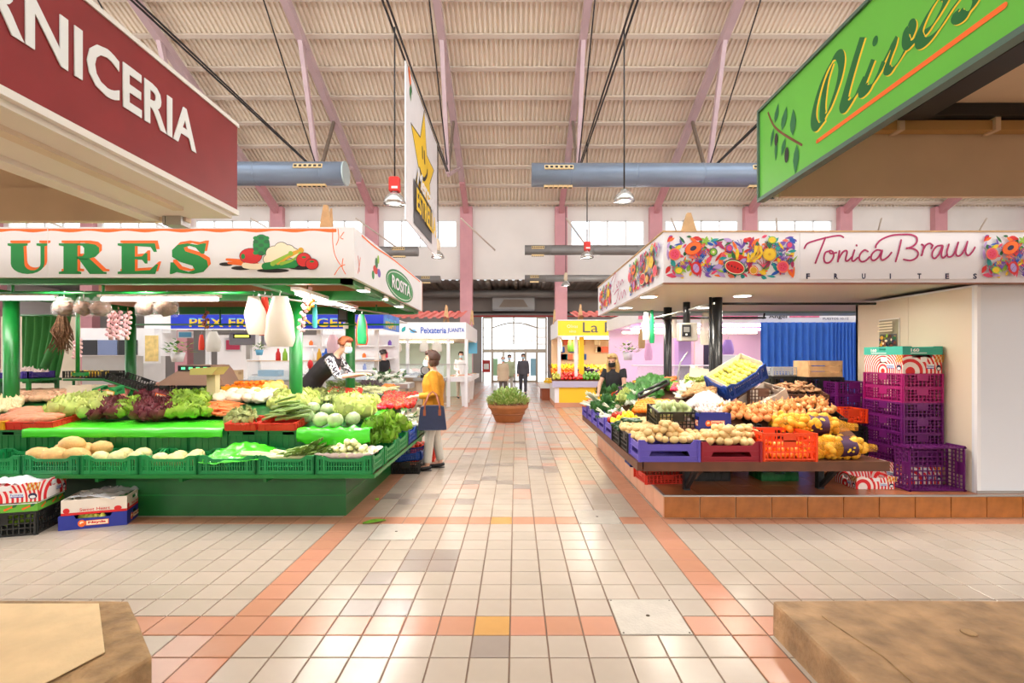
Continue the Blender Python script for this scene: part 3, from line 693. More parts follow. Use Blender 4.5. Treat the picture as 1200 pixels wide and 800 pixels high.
# green frame under the canopy
def gbeam(*a, name='green_beam'): part(name, MB().box(*a), m_green, vs_)
gbeam(-7.2, CX - .06, CD + .06, CD + .16, 2.33, 2.40)
gbeam(CX - .16, CX - .06, CD + .06, CD1, 2.33, 2.40)
gbeam(-7.2, CX - .06, 6.25, 6.35, 2.30, 2.42); gbeam(-7.2, CX - .06, 8.2, 8.3, 2.30, 2.42)
for x in (-6.4, -2.72): gbeam(x - .05, x + .05, CD + .1, 8.3, 2.34, 2.42)
for x, y in ((-2.79, 6.3), (-2.75, 8.25), (-6.4, 6.3), (-6.4, 8.25)):
    part('post', MB().cyl((x, y, 0), (x, y, 2.4), .078, 16), m_green, vs_)
# hanging rail
RZ, RY = 2.27, 5.3
part('hanging_rail', MB().cyl((-6.2, RY, RZ), (-2.75, RY, RZ), .014, 8), m_green, vs_)
for px in (15, 121): part('rail_dropper', MB().cyl((atx(px, RY), RY, RZ), (atx(px, RY), RY, 2.36), .014, 8), m_green, vs_)
part('hanging_rail', MB().cyl((-2.74, 5.3, 2.25), (-1.95, 7.6, 2.25), .012, 8), m_steel, vs_)
for q in ((-2.4, 6.3), (-2.05, 7.3)): part('rail_dropper', MB().cyl((q[0], q[1], 2.25), (q[0], q[1], 2.36), .012, 8), m_green, vs_)
part('thin_post', MB().cyl((atx(91, 6.0), 6.0, 1.35), (atx(91, 6.0), 6.0, 2.36), .02, 8), m_green, vs_)
part('post_bracket', MB().box(atx(87, 6), atx(102, 6), 5.97, 6.03, 1.36, 1.40), m_green, vs_)
# inner back rail with hooks
part('back_rail', MB().cyl((-6.2, 8.1, 2.12), (-1.9, 8.1, 2.12), .015, 8), m_green, vs_)
for px in (258, 368): part('rail_dropper', MB().cyl((atx(px, 8.1), 8.1, 2.12), (atx(px, 8.1), 8.1, 2.36), .013, 8), m_green, vs_)
# flood lamps under the fascia, fluorescent tubes
for px, d in ((48, 5.1), (155, 5.1), (260, 5.1), (372, 5.1)):
    x = atx(px, d); part('flood_lamp', MB().bev(x - .085, x + .085, d - .06, d + .06, 2.345, 2.385, .012, 0).box(x - .075, x + .075, d - .05, d + .05, 2.342, 2.346, 1), [m_offwhite, m_flood], vs_)
    area_light('stall_flood', (x, d + .02, 2.335), .14, 13, (1, .88, .82), (math.radians(14), 0, 0)).parent = vs_
for px, d in ((430, 5.6), (446, 6.4), (461, 7.3)):
    x = CX - .10; part('flood_lamp', MB().bev(x - .06, x + .06, d - .09, d + .09, 2.33, 2.372, .012, 0).box(x - .05, x + .05, d - .08, d + .08, 2.327, 2.331, 1), [m_offwhite, m_flood], vs_)
    area_light('stall_flood', (x, d, 2.32), .14, 26, (1, .90, .84), (0, math.radians(-14), 0)).parent = vs_
for (x0, x1, y) in ((-5.0, -3.6, 6.0), (-6.9, -5.5, 5.9)):
    part('tube_lamp', MB().box(x0 - .02, x1 + .02, y - .05, y + .05, 2.31, 2.35, 0).cyl((x0, y, 2.285), (x1, y, 2.285), .022, 8, 1), [m_offwhite, m_tube], vs_)
    area_light('stall_tube', ((x0 + x1) / 2, y, 2.25), 1.3, 12, (1, .95, .9), (0, 0, 0), .08).parent = vs_
part('tube_lamp', MB().box(-2.45, -2.35, 5.4, 7.4, 2.31, 2.35, 0).cyl((-2.4, 5.45, 2.29), (-2.4, 7.35, 2.29), .028, 8, 1), [m_offwhite, m_tube], vs_)
area_light('stall_tube', (-2.4, 6.4, 2.25), .08, 34, (1, .97, .92), (0, 0, 0), 1.9).parent = vs_
# counter base, shelves
BX, BD = -1.70, 4.97
part('base_front', MB().box(-4.0, BX, BD, BD + .06, 0, .44), m_dkgreen, vs_)
part('base_lip', MB().box(-4.0, BX, BD - .006, BD, .20, .212), m_green, vs_)
part('base_side', MB().box(BX - .06, BX, BD + .06, 9.0, 0, .44), m_dkgreen, vs_)
part('base_lip', MB().box(BX, BX + .006, BD, 9.0, .20, .212), m_green, vs_)
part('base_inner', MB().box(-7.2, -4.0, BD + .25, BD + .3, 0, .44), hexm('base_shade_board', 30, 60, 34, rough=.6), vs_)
part('lower_shelf', MB().box(-7.2, -1.335, 4.66, 5.10, .455, .483), m_wood, vs_)
part('lower_shelf', MB().box(-1.75, -1.335, 5.10, 7.4, .455, .483), m_wood, vs_)
part('shelf_edge', MB().box(-7.2, -1.33, 4.648, 4.66, .45, .485), m_green, vs_)
part('shelf_edge', MB().box(-1.335, -1.325, 4.66, 7.4, .45, .485), m_green, vs_)
for x in (-6, -5, -4, -3.2, -2.4): part('shelf_bracket', MB().box(x, x + .03, 4.72, 5.2, .40, .455), m_green, vs_)
part('upper_shelf', MB().box(-7.2, -1.72, 5.10, 7.0, .575, .60), m_dkgreen, vs_)
part('upper_shelf', MB().box(-3.0, -1.72, 7.0, 9.0, .575, .60), m_dkgreen, vs_)
part('platform', MB().box(-7.2, -3.0, 7.0, 8.9, 0, .20), m_dkgreen, vs_)
def slopeL(x, y):
    t = max(0, min(y - 5.1, -1.72 - x)); return .845 + .135 * min(t, 1.6)
b = MB(); b.grid(lambda u, v: (-7.2 + u * 5.48, 5.10 + v * 1.75, slopeL(-7.2 + u * 5.48, 5.10 + v * 1.75) - .03), 40, 8, smooth=False)
b.grid(lambda u, v: (-3.0 + u * 1.28, 6.85 + v * 2.15, slopeL(-3.0 + u * 1.28, 6.85 + v * 2.15) - .03), 8, 8, smooth=False)
part('display_board', b, m_dkgreen, vs_)
part('display_back', MB().box(-7.2, -3.0, 6.85, 6.9, .6, 1.08).box(-3.05, -3.0, 6.9, 9.0, .6, 1.08), m_dkgreen, vs_)
# wooden finials standing on the two near canopies
def finial(x, y, z, w, h, label, rz=0):
    t = thing('wooden_finial', label, 'roof finial', (x, y, z), rz)
    part('board', MB().prism([(-w / 2, 0), (-w * .2, 0), (-w * .15, h * .18), (0, h * .26), (w * .15, h * .18), (w * .2, 0), (w / 2, 0), (.02, h), (-.02, h)], (0, 0, 0), (1, 0, 0), (0, 0, 1), .05), m_pale_wood, t)
    part('side_board', MB().prism([(-w * .25, 0), (w * .25, 0), (.0, h * .96)], (.02, .04, 0), (.25, .96, 0), (0, 0, 1), .03), m_pale_wood, t)
finial(atx(383, 5.6), 5.6, 2.87, .19, .42, 'brown wooden gable finial on top of the vegetable stall')
finial(atx(806, 5.6), 5.6, 2.80, .30, .40, 'brown wooden gable finial on top of the fruit stall')

# ================================================================== right fruit stall
GX, GD, GD1, gz0, gz1 = 1.45, 4.878, 8.70, 2.318, 2.812
PX, PD, PZ = 1.458, 4.89, .227
m_plt = hexm('plinth_tile', 176, 108, 48, rough=.3, var=.22, scale=9)
m_plts = hexm('plinth_side_tile', 224, 170, 138, rough=.35, var=.08, scale=5)
m_pltt = hexm('plinth_top_tile', 178, 108, 66, rough=.3, var=.12, scale=5)
m_cream_grout = hexm('cream_grout', 216, 196, 160, rough=.8)
pl = MB().box(PX + .01, 8.5, PD + .01, 9.0, 0, PZ - .008).build('plinth_right', m_cream_grout); struct(pl)
pt = .353
td = MB().bev(.004, pt - .004, -.004, .012, .006, PZ - .016, .003).data('tile', m_plt)
for k in range(20): link('tile', td, pl, (PX + k * pt, PD, 0))
td2 = MB().bev(-.004, .012, .004, pt - .004, .006, PZ - .016, .003).data('tile', m_plts)
for k in range(11): link('tile', td2, pl, (PX, PD + k * pt, 0))
td3 = MB().bev(.003, pt - .003, .003, pt - .003, PZ - .012, PZ - .002, .003).data('tile', m_pltt)
for i in range(16):
    for j in range(11): link('tile', td3, pl, (PX + .01 + i * pt, PD + .02 + j * pt, 0))
part('edge_strip', MB().box(PX - .004, 8.5, PD - .006, PD + .02, PZ - .014, PZ), m_steel, pl)
part('edge_strip', MB().box(PX - .006, PX + .02, PD, 9.0, PZ - .014, PZ), m_steel, pl)
fs = thing('fruit_stall', 'fruit stall with printed fruit fascia on black posts', 'market stall', (0, 0, 0))
m_wht2 = hexm('white_fascia', 240, 238, 242, rough=.4)
m_soff = hexm('soffit_grey', 206, 200, 190, rough=.6)
part('front_fascia', MB().box(GX, 9, GD, GD + .05, gz0, gz1), m_wht2, fs)
part('side_fascia', MB().box(GX, GX + .05, GD + .05, GD1, gz0, gz1), m_wht2, fs)
part('rear_fascia', MB().box(GX, 9, GD1, GD1 + .05, gz0, gz1), m_wht2, fs)
part('fascia_cap', MB().box(GX - .01, 9, GD - .012, GD + .06, gz1, gz1 + .014), m_pale_wood, fs)
part('fascia_cap', MB().box(GX - .012, GX + .06, GD + .06, GD1 + .05, gz1, gz1 + .014), m_pale_wood, fs)
part('soffit', MB().box(GX + .05, 9, GD + .05, GD1, gz0 + .03, gz0 + .06), m_soff, fs)
part('soffit_band', MB().box(GX + .05, 9, 8.2, GD1, gz0 + .0, gz0 + .03), hexm('teal_band', 150, 190, 190, rough=.5), fs)
part('soffit_edge', MB().box(GX, 9, GD, GD + .06, gz0 - .012, gz0), hexm('edge_brown', 150, 100, 80, rough=.5), fs)
def fruit_panel(P, x0, y0, x1, y1, seed, sx=1.0):
    r = random.Random(seed); w, h = x1 - x0, y1 - y0
    cols = ['pink', 'orange', 'blue', 'teal', 'red', 'purple', 'leaf', 'yellow', 'coral', 'lilac', 'lime', 'magenta']
    def inside(x, y, m): return x0 + m * sx < x < x1 - m * sx and y0 + m < y < y1 - m
    for i in range(int(270 * w / 1.3 / sx)):
        x, y = r.uniform(x0 + .01, x1 - .01), r.uniform(y0 + .01, y1 - .01)
        L = r.uniform(.05, .13); a = r.uniform(0, 2 * PI)
        if not (x0 < x + L * math.cos(a) * sx < x1 and y0 + .01 < y + L * math.sin(a) < y1 - .01): continue
        P.leaf(x, y, L, r.uniform(.010, .024), ink[r.choice(cols)], a)
    for i in range(int(26 * w / 1.3 / sx)):
        x, y = r.uniform(x0 + .1, x1 - .1), r.uniform(y0 + .03, y1 - .12); c = ink[r.choice(['blue', 'leaf', 'purple', 'pink', 'red', 'teal'])]
        for k in range(5):
            a = PI / 2 + (k - 2) * .35; P.stroke([(x, y), (x + .045 * math.cos(a) * sx, y + .045 * math.sin(a)), (x + .085 * math.cos(a * 1.05) * sx, y + .085 * math.sin(a * 1.05))], .010, c, 0, w1=.003)
    spots = [(.21, .68, 'papaya'), (.52, .27, 'melon'), (.68, .55, 'banana'), (.36, .60, 'kiwi'), (.78, .55, 'pine'), (.23, .25, 'dragon'), (.88, .28, 'pome'), (.66, .2, 'orange'), (.48, .68, 'fig'), (.07, .55, 'pome'), (.80, .86, 'lemon'), (.10, .2, 'lemon'), (.93, .75, 'fig'), (.30, .84, 'star'), (.60, .85, 'cherry')]
    for fx, fy, k in spots:
        x, y = x0 + fx * w, y0 + fy * h; e = lambda dx, dy, rx, ry, c, rot=0: P.ell(x + dx * sx, y + dy, rx * sx, ry, ink[c], rot if sx == 1 else 0)
        if k == 'papaya': e(0, 0, .088, .062, 'red', .5); e(0, 0, .082, .056, 'orange', .5); e(0, 0, .034, .022, 'navy', .5)
        elif k == 'melon': e(0, 0, .11, .075, 'leaf', -.3); e(0, 0, .10, .066, 'cream', -.3); e(0, 0, .093, .058, 'red', -.3); [e(q * .03, -q * .012, .006, .01, 'black') for q in (-2, -1, 0, 1, 2)]
        elif k == 'banana': [P.stroke([(x + (.04 - q * .02) * sx, y + .07), (x + (.05 - q * .035) * sx, y), (x + (-.02 - q * .03) * sx, y - .065)], .032, ink['gold' if q == 1 else 'yellow'], 4, w1=.014) for q in (0, 1, 2)]
        elif k == 'kiwi': e(0, 0, .04, .04, 'leaf'); e(0, 0, .03, .03, 'lime'); e(0, 0, .012, .012, 'cream')
        elif k == 'pine': e(0, 0, .068, .066, 'gold'); e(0, 0, .056, .054, 'yellow'); e(0, 0, .014, .014, 'gold'); [P.stroke([(x, y + .06), (x + q * .02 * sx, y + .12)], .014, ink['leaf'], 0, w1=.003) for q in (-2, -1, 0, 1, 2)]
        elif k == 'dragon': e(0, 0, .052, .064, 'red', .2); e(0, 0, .030, .044, 'lilac', .2); [e(.01 * q, .012 * q, .003, .004, 'navy') for q in (-2, -1, 0, 1, 2)]
        elif k == 'pome': e(0, 0, .06, .06, 'coral'); e(0, 0, .046, .046, 'pink'); [e(.02 * math.cos(q), .02 * math.sin(q), .007, .007, 'red') for q in (0, 1.2, 2.4, 3.7, 5)]
        elif k == 'orange': e(0, 0, .046, .046, 'orange'); e(0, 0, .038, .038, 'cream'); e(0, 0, .033, .033, 'gold')
        elif k == 'fig': e(0, 0, .034, .036, 'purple'); e(0, 0, .024, .026, 'pink')
        elif k == 'lemon': e(0, 0, .042, .036, 'lime'); e(0, 0, .032, .027, 'yellow')
        elif k == 'star': [P.leaf(x, y, .05, .012, ink['lime'], q * 1.257) for q in range(5)]
        elif k == 'cherry': e(0, 0, .022, .022, 'red'); e(.04, .012, .02, .02, 'red')
P = Print((0, GD, 0), (1, 0, 0), (0, 0, 1), .00005)
TX = lambda px: atx(px, GD); TZ = lambda py: atz(py, GD)
fruit_panel(P, TX(779), TZ(328), TX(935), TZ(274), 5)
fruit_panel(P, TX(1147), TZ(328), TX(1303), TZ(274), 5)
P.build('printed_fruit', fs)
part('banner_fold', MB().box(TX(937), TX(1146), GD - .006, GD, TZ(327), TZ(273)), m_wht2, fs)
P = Print((0, GD - .007, 0), (1, 0, 0), (0, 0, 1), .0006)
Q = lambda L: [(TX(920 + x / 4.286), TZ(240 + y / 4.283)) for x, y in L]
mg = ink['magenta']; sw = .017
for L in ([(95, 218), (110, 195), (150, 180), (220, 162), (270, 155), (290, 163)], [(200, 165), (180, 215), (160, 265), (150, 292)],
          [(222, 232), (200, 240), (192, 268), (200, 290), (222, 288), (240, 262), (238, 238), (222, 230), (226, 245), (255, 240)],
          [(270, 232), (262, 285)], [(264, 275), (285, 240), (302, 230), (308, 240), (300, 275), (310, 282), (332, 262)], [(345, 228), (332, 275), (342, 282), (362, 265)], [(355, 203), (356, 206)],
          [(412, 235), (395, 228), (375, 245), (368, 270), (380, 286), (402, 280), (420, 262)],
          [(478, 230), (455, 228), (432, 248), (428, 272), (442, 280), (465, 262), (484, 228), (476, 265), (486, 278), (512, 262), (530, 240)],
          [(450, 215), (455, 200), (480, 175), (530, 155), (590, 150), (630, 152), (655, 165), (655, 190), (635, 210), (605, 220)], [(578, 178), (565, 235), (550, 285)], [(605, 218), (640, 222), (662, 240), (655, 265), (625, 280), (590, 275)],
          [(680, 200), (690, 210), (682, 250), (678, 255)], [(684, 235), (700, 205), (720, 195), (735, 205)], [(735, 205), (728, 220)],
          [(780, 205), (755, 210), (735, 235), (732, 260), (745, 270), (765, 250), (785, 205), (778, 250), (786, 268), (808, 250)],
          [(815, 200), (805, 240), (812, 262), (835, 255), (852, 220), (862, 190)], [(862, 190), (850, 240), (858, 258), (878, 250), (898, 215), (908, 186)], [(908, 186), (898, 235), (910, 256), (930, 240), (945, 215)]):
    P.stroke(Q(L), sw, mg, 5)
P.build('script_lettering', fs)
for k, ch in enumerate('FRUITES'):
    x, y = Q([(104 + k * 139.5, 372)])[0]
    text('caption_letter', ch, .06, ink['navy'], fs, (x, GD - .008, y), (1, 0, 0), (0, 0, 1), hfit=.058 * .92, fit=.036 if ch != 'I' else .012, bold=.002, ext=.0005)
# side fascia print
P = Print((GX, 0, 0), (0, -1, 0), (0, 0, 1), .00005)
sdr = lambda px: -(GX * F / (px - VX))
fruit_panel(P, sdr(703), gz0 + .03, sdr(717), gz1 - .03, 9, 1.6); fruit_panel(P, sdr(738), gz0 + .03, sdr(776), gz1 - .03, 11, 1.3)
xa, xb = sdr(719), sdr(737)
for k, L in enumerate(([(0, .8), (.3, .95), (.2, .6), (.1, .45)], [(.35, .6), (.42, .5), (.5, .65), (.55, .5)], [(.6, .62), (.65, .5), (.72, .62), (.8, .52)], [(.2, .35), (.5, .42), (.35, .1), (.2, .08)], [(.5, .3), (.55, .12), (.65, .28)], [(.7, .3), (.75, .12), (.85, .3), (.95, .15)])):
    P.stroke([(xa + a * (xb - xa), gz0 + b * (gz1 - gz0)) for a, b in L], .02, mg, 5)
P.build('printed_side', fs)
# round downlights
for px, py in ((760, 347), (733, 360), (824, 360), (870, 346)):
    z = gz0 + .03; d = (z - H) * F / (VY - py); x = atx(px, d)
    part('downlight', MB().lathe([(.11, -.012), (.12, -.004), (.12, .002), (0.001, .002)], 18, (x, d, z), 0).lathe([(.001, -.008), (.098, -.008), (.1, -.013)], 18, (x, d, z), 1), [m_white, m_tube], fs)
for (x, d, e) in ((2.0, 5.4, 17), (2.0, 6.6, 17), (2.0, 7.8, 15), (3.0, 5.5, 22), (3.1, 7.0, 16), (3.9, 5.6, 3)):
    area_light('stall_downlight', (x, d, gz0 + .0), .22, e, (1, .92, .80)).parent = fs
# posts and rails
def post(x, y, r, name='post'): part(name, MB().cyl((x, y, PZ), (x, y, gz0 + .03), r, 14), m_blackp, fs)
p2 = (atx(840, 6.35), 6.35); p1 = (atx(781.5, 7.6), 7.6)
post(*p2, .066); post(*p1, .05); post(atx(832.5, 6.3), 6.3, .018, 'thin_post'); post(atx(786, 7.6), 7.6, .016, 'thin_post')
part('post_collar', MB().cyl((p1[0], p1[1], 2.16), (p1[0], p1[1], 2.22), .065, 14), m_blackp, fs)
part('rail', MB().cyl((p2[0], p2[1], 2.27), (7.0, p2[1], 2.27), .016, 8), m_blackp, fs)
part('rail', MB().cyl((atx(768, 7.6), 7.6, 2.19), (atx(897, 7.6), 7.6, 2.19), .016, 8), m_blackp, fs)
part('rail', MB().cyl((p1[0] - .15, 7.75, 2.2), (p2[0] - .05, 6.3, 2.27), .014, 8), m_steel, fs)
part('rail_hook', MB().tube([(atx(895, 7.6), 7.6, 2.19), (atx(896, 7.6), 7.6, 2.26)], .014, 6), m_blackp, fs)
# display tables
TXL, TD, TZt = 1.15, 4.70, .595
part('table_front', MB().box(TXL + .06, 3.54, TD, TD + .04, TZt - .09, TZt), m_wood, fs)
part('table_side', MB().box(TXL, TXL + .05, TD + .01, 8.6, TZt - .085, TZt - .005), m_wood, fs)
part('table_top', MB().box(TXL + .05, 3.54, TD + .04, 7.9, TZt - .03, TZt - .005), m_wood, fs)
part('table_top', MB().box(TXL + .05, 2.3, 7.9, 8.6, TZt - .03, TZt - .005), m_wood, fs)
for (x, y) in ((1.75, 5.1), (3.15, 5.15), (1.75, 7.4), (3.15, 7.4)):
    part('leg', MB().box(x - .03, x + .03, y - .03, y + .03, PZ, TZt - .03), m_dark, fs)
    part('leg_brace', MB().box(-.02, .02, -.02, .02, 0, .42, M=Matrix.Translation((x, y - .02, PZ + .03)) @ Matrix.Rotation(math.radians(48), 4, 'X')), m_dark, fs)
    part('leg_brace', MB().box(-.02, .02, -.02, .02, 0, .35, M=Matrix.Translation((x, y, PZ + .05)) @ Matrix.Rotation(math.radians(45), 4, 'Y')), m_wood, fs)
# cold room
KX, KD, KZ = 4.60, 4.95, 2.29
cr = thing('cold_room', 'white panelled cold room box standing on the plinth at right', 'cold room', (0, 0, 0))
m_cold = hexm('cold_panel', 226, 228, 232, rough=.3, var=.02, scale=1); m_colds = hexm('cold_side', 226, 210, 186, rough=.35, var=.03, scale=1.2)
part('front_panel', MB().box(KX, KX + .62, KD, KD + .06, PZ, KZ), m_cold, cr); part('front_panel', MB().box(KX + .625, KX + 1.3, KD, KD + .06, PZ, KZ), m_cold, cr); part('front_panel', MB().box(KX + 1.305, KX + 3.4, KD, KD + .06, PZ, KZ), m_cold, cr)
part('side_panel', MB().box(KX, KX + .06, KD + .06, 5.82, PZ, KZ), m_colds, cr); part('side_panel', MB().box(KX, KX + .06, 5.825, 6.72, PZ, KZ), m_colds, cr)
part('top_panel', MB().box(KX, KX + 3.4, KD, 6.72, KZ, KZ + .02), m_cold, cr); part('back_panel', MB().box(KX, KX + 3.4, 6.68, 6.72, PZ, KZ), m_cold, cr)
part('corner_strip', MB().box(KX - .006, KX + .03, KD - .006, KD + .03, PZ, KZ), m_white, cr); part('base_strip', MB().box(KX - .01, KX + 3.4, KD - .012, KD, PZ, PZ + .03), m_steel, cr)
t = thing('wall_poster', 'small framed notice with market photograph on the cold room side', 'poster', (KX - .004, 0, 0))
P = Print((0, 0, 0), (0, -1, 0), (0, 0, 1), .001)
kd = lambda px: -(KX * F / (px - VX)); a0, a1 = kd(1031), kd(1055)
part('backing', MB().box(-.008, 0, -a1, -a0, 1.62, 2.06), m_offwhite, t)
P.o = Vector((-.009, 0, 0)); P.rect(a0 + .01, 1.635, a1 - .01, 2.045, hexm('poster_khaki', 168, 160, 132, rough=.6)); P.rect(a0 + .03, 1.65, a1 - .03, 1.87, ink['grey'])
r = random.Random(4)
for k in range(40): P.ell(r.uniform(a0 + .05, a1 - .05), r.uniform(1.67, 1.85), r.uniform(.01, .03), r.uniform(.01, .025), ink[r.choice(['leaf', 'brown', 'gold', 'cream', 'navy', 'lime', 'black'])])
for k in range(4): P.rect(a0 + .04 + .02 * (k % 2), 1.9 + k * .034, a1 - .05, 1.918 + k * .034, ink['cream'])
P.build('print', t)
# ================================================================== crates, trays and cartons
def side_panels(w, l, h, fn):
    """fn(mb, length) draws one wall in (u, z), thickness along +n; mapped onto the four sides"""
    out = MB()
    for (L, M) in ((w, Matrix.Translation((0, -l / 2, 0))), (w, Matrix.Translation((0, l / 2, 0)) @ Matrix.Rotation(PI, 4, 'Z')),
                   (l, Matrix.Translation((w / 2, 0, 0)) @ Matrix.Rotation(PI / 2, 4, 'Z')), (l, Matrix.Translation((-w / 2, 0, 0)) @ Matrix.Rotation(-PI / 2, 4, 'Z'))):
        b = MB(); fn(b, L); out.merge(b, M)
    return out
def crate_mesh(style, w, l, h, m):
    T = .012
    def slot(b, L):
        b.box(-L / 2, L / 2, 0, T, 0, h * .2); k = L * .36
        b.prism([(-L / 2, h * .8), (-k, h * .8), (-k + h * .3, h * .66), (k - h * .3, h * .66), (k, h * .8), (L / 2, h * .8), (L / 2, h), (k, h), (k - h * .3, h * .82), (-k + h * .3, h * .82), (-k, h), (-L / 2, h)], (0, T, 0), (1, 0, 0), (0, 0, 1), T)
        b.box(-L / 2 - .004, -L / 2 + .02, -.004, T, 0, h); b.box(L / 2 - .02, L / 2 + .004, -.004, T, 0, h)
        for s in (-1, 1): b.box(s * k - .012, s * k + .012, -.003, T, 0, h * .9)
        n = int(L / .024)
        for i in range(1, n): u = -L / 2 + L * i / n; b.box(u - .0055, u + .0055, .002, T - .001, h * .18, h * (.84 if abs(u) > k - h * .3 else .68))
        b.box(-L / 2, L / 2, .001, T - .001, h * .40, h * .45)
    def solid(b, L):
        b.box(-L / 2, L / 2, 0, T, 0, h * .80); b.box(-L / 2, L / 2, -.006, T, h * .93, h); a = min(.06, L * .2)
        b.box(-L / 2, -a, 0, T, h * .8, h * .93); b.box(a, L / 2, 0, T, h * .8, h * .93)
        b.box(-L / 2, L / 2, -.005, 0, 0, h * .05); b.box(-L / 2, L / 2, -.005, 0, h * .76, h * .8)
        for i in range(7): u = -L / 2 + L * (i + .1) / 6.2; b.box(u - .004, u + .004, -.005, 0, 0, h * .8)
    def vent(b, L):
        k = L * .38
        b.box(-L / 2, L / 2, 0, T, 0, h * .26); b.box(-L / 2, -k, 0, T, h * .26, h * .5); b.box(k, L / 2, 0, T, h * .26, h * .5)
        b.prism([(-L / 2, h * .5), (L / 2, h * .5), (L / 2, h), (L * .42, h), (L * .36, h * .8), (-L * .36, h * .8), (-L * .42, h), (-L / 2, h)], (0, T, 0), (1, 0, 0), (0, 0, 1), T)
        b.prism([(-k, h * .26), (-k + .02, h * .26), (-k * .8, h * .5), (-k, h * .5)], (0, T, 0), (1, 0, 0), (0, 0, 1), T); b.prism([(k - .02, h * .26), (k, h * .26), (k, h * .5), (k * .8, h * .5)], (0, T, 0), (1, 0, 0), (0, 0, 1), T)
        b.box(-L / 2, L / 2, -.005, 0, h * .2, h * .26); b.box(-L / 2, L / 2, -.005, 0, h * .5, h * .55); b.box(-L / 2, L / 2, -.005, 0, 0, h * .05)
        for s in (-1, 1): b.box(s * L / 2 - .015, s * L / 2 + .015, -.006, T, 0, h)
    def grid(b, L):
        for a, c in ((0, .10), (.30, .35), (.5, .55), (.70, .74), (.9, 1)): b.box(-L / 2, L / 2, 0, T, h * a, h * c)
        n = max(6, int(L / .04))
        for i in range(n + 1): u = -L / 2 + L * i / n; b.box(u - .005, u + .005, .001, T - .001, 0, h)
        for s in (-1, 1): b.box(s * L / 2 - .014, s * L / 2 + .014, -.004, T, 0, h)
        b.box(-.06, .06, .0, T, h * .55, h * .9)
    b = side_panels(w, l, h, dict(slot=slot, solid=solid, vent=vent, grid=grid)[style])
    if style == 'grid':
        for i in range(int(w / .05) + 1): b.box(-w / 2 + i * .05, -w / 2 + i * .05 + .012, -l / 2, l / 2, 0, .006)
        for i in range(int(l / .05) + 1): b.box(-w / 2, w / 2, -l / 2 + i * .05, -l / 2 + i * .05 + .012, .006, .012)
    else: b.box(-w / 2, w / 2, -l / 2, l / 2, 0, .012)
    return b.data('crate', m)
CM = {}
def crate(style, w, l, h, m, loc, label, group=None, rot=(0, 0, 0), name='plastic_crate', cat='crate'):
    key = (style, round(w, 3), round(l, 3), round(h, 3), m.name)
    if key not in CM: CM[key] = crate_mesh(style, w, l, h, m)
    o = link(name, CM[key], None, loc, rot)
    return tag(o, label, cat, group)
pl_ = dict(
 green=hexm('crate_green', 26, 140, 74, rough=.38, objvar=.08), dgreen=hexm('crate_dark_green', 14, 112, 52, rough=.35, objvar=.06), black=hexm('crate_black', 34, 36, 34, rough=.4),
 violet=hexm('crate_violet', 98, 84, 178, rough=.38, objvar=.05), maroon=hexm('crate_maroon', 150, 30, 48, rough=.38), orange=hexm('crate_orange', 240, 76, 30, rough=.38),
 blue=hexm('crate_blue', 28, 76, 170, rough=.38), purple=hexm('crate_purple', 104, 24, 104, rough=.4, objvar=.1), magenta=hexm('crate_magenta', 168, 26, 110, rough=.4), red=hexm('crate_red', 224, 60, 40, rough=.4),
 yellow=hexm('crate_yellow', 246, 180, 30, rough=.4), brown=hexm('crate_brown', 112, 76, 58, rough=.45), indigo=hexm('crate_indigo', 70, 50, 150, rough=.4))
m_card = hexm('cardboard', 206, 172, 130, rough=.8, var=.06, scale=6); m_cardw = hexm('white_card', 236, 224, 208, rough=.75, var=.04, scale=5)
m_ringred = stripes_mat('melon_rings', rgb(224, 34, 40), rgb(248, 236, 228), 12, 'rings')
m_diag = stripes_mat('yellow_diagonals', rgb(246, 190, 60), rgb(250, 240, 225), 11, 'bands')
m_ngreen = hexm('carton_green', 110, 186, 60, rough=.7); m_nblue = hexm('carton_blue', 40, 52, 150, rough=.65); m_turq = hexm('carton_turquoise', 60, 180, 160, rough=.65); m_gcard = hexm('carton_grass', 40, 150, 80, rough=.7)
def carton(w, l, h, m, loc, label, rotz=0, cut=.45, print_fn=None, group=None, inside=None, rot=None, thick=.008):
    t = thing('cardboard_box', label, 'box', loc, rotz, group)
    if rot: t.rotation_euler = rot
    b = MB(); T = thick; k = w * .28; z = h * (1 - cut * .5)
    b.box(-w / 2, w / 2, -l / 2, l / 2, 0, T)
    for y0 in (-l / 2, l / 2 - T):
        b.prism([(-w / 2, T), (w / 2, T), (w / 2, h), (k, h), (k * .9, z), (-k * .9, z), (-k, h), (-w / 2, h)], (0, y0 + T, 0), (1, 0, 0), (0, 0, 1), T)
    for x0 in (-w / 2, w / 2 - T):
        b.box(x0, x0 + T, -l / 2 + T, l / 2 - T, T, h * .55).box(x0, x0 + T, -l / 2 + T, -.05, h * .55, h * .8).box(x0, x0 + T, .05, l / 2 - T, h * .55, h * .8).box(x0, x0 + T, -l / 2 + T, l / 2 - T, h * .8, h)
    part('carton', b, m, t)
    if cut > .3:
        for s in (-1, 1): part('flap', MB().box(s * w / 2 - (T if s > 0 else -T) - .05 * (s > 0), s * w / 2 - (T if s > 0 else -T) + .05 * (s < 0), -l / 2 + T, l / 2 - T, h - .006, h), m, t)
    if print_fn:
        for (org, u, L) in (((0, -l / 2 - .0005, 0), (1, 0, 0), w), ((w / 2 + .0005, 0, 0), (0, 1, 0), l), ((-w / 2 - .0005, 0, 0), (0, -1, 0), l)):
            P = Print(org, u, (0, 0, 1), .0004); print_fn(P, L, h, t)
            if P.mb.f: P.build('print', t)
    return t
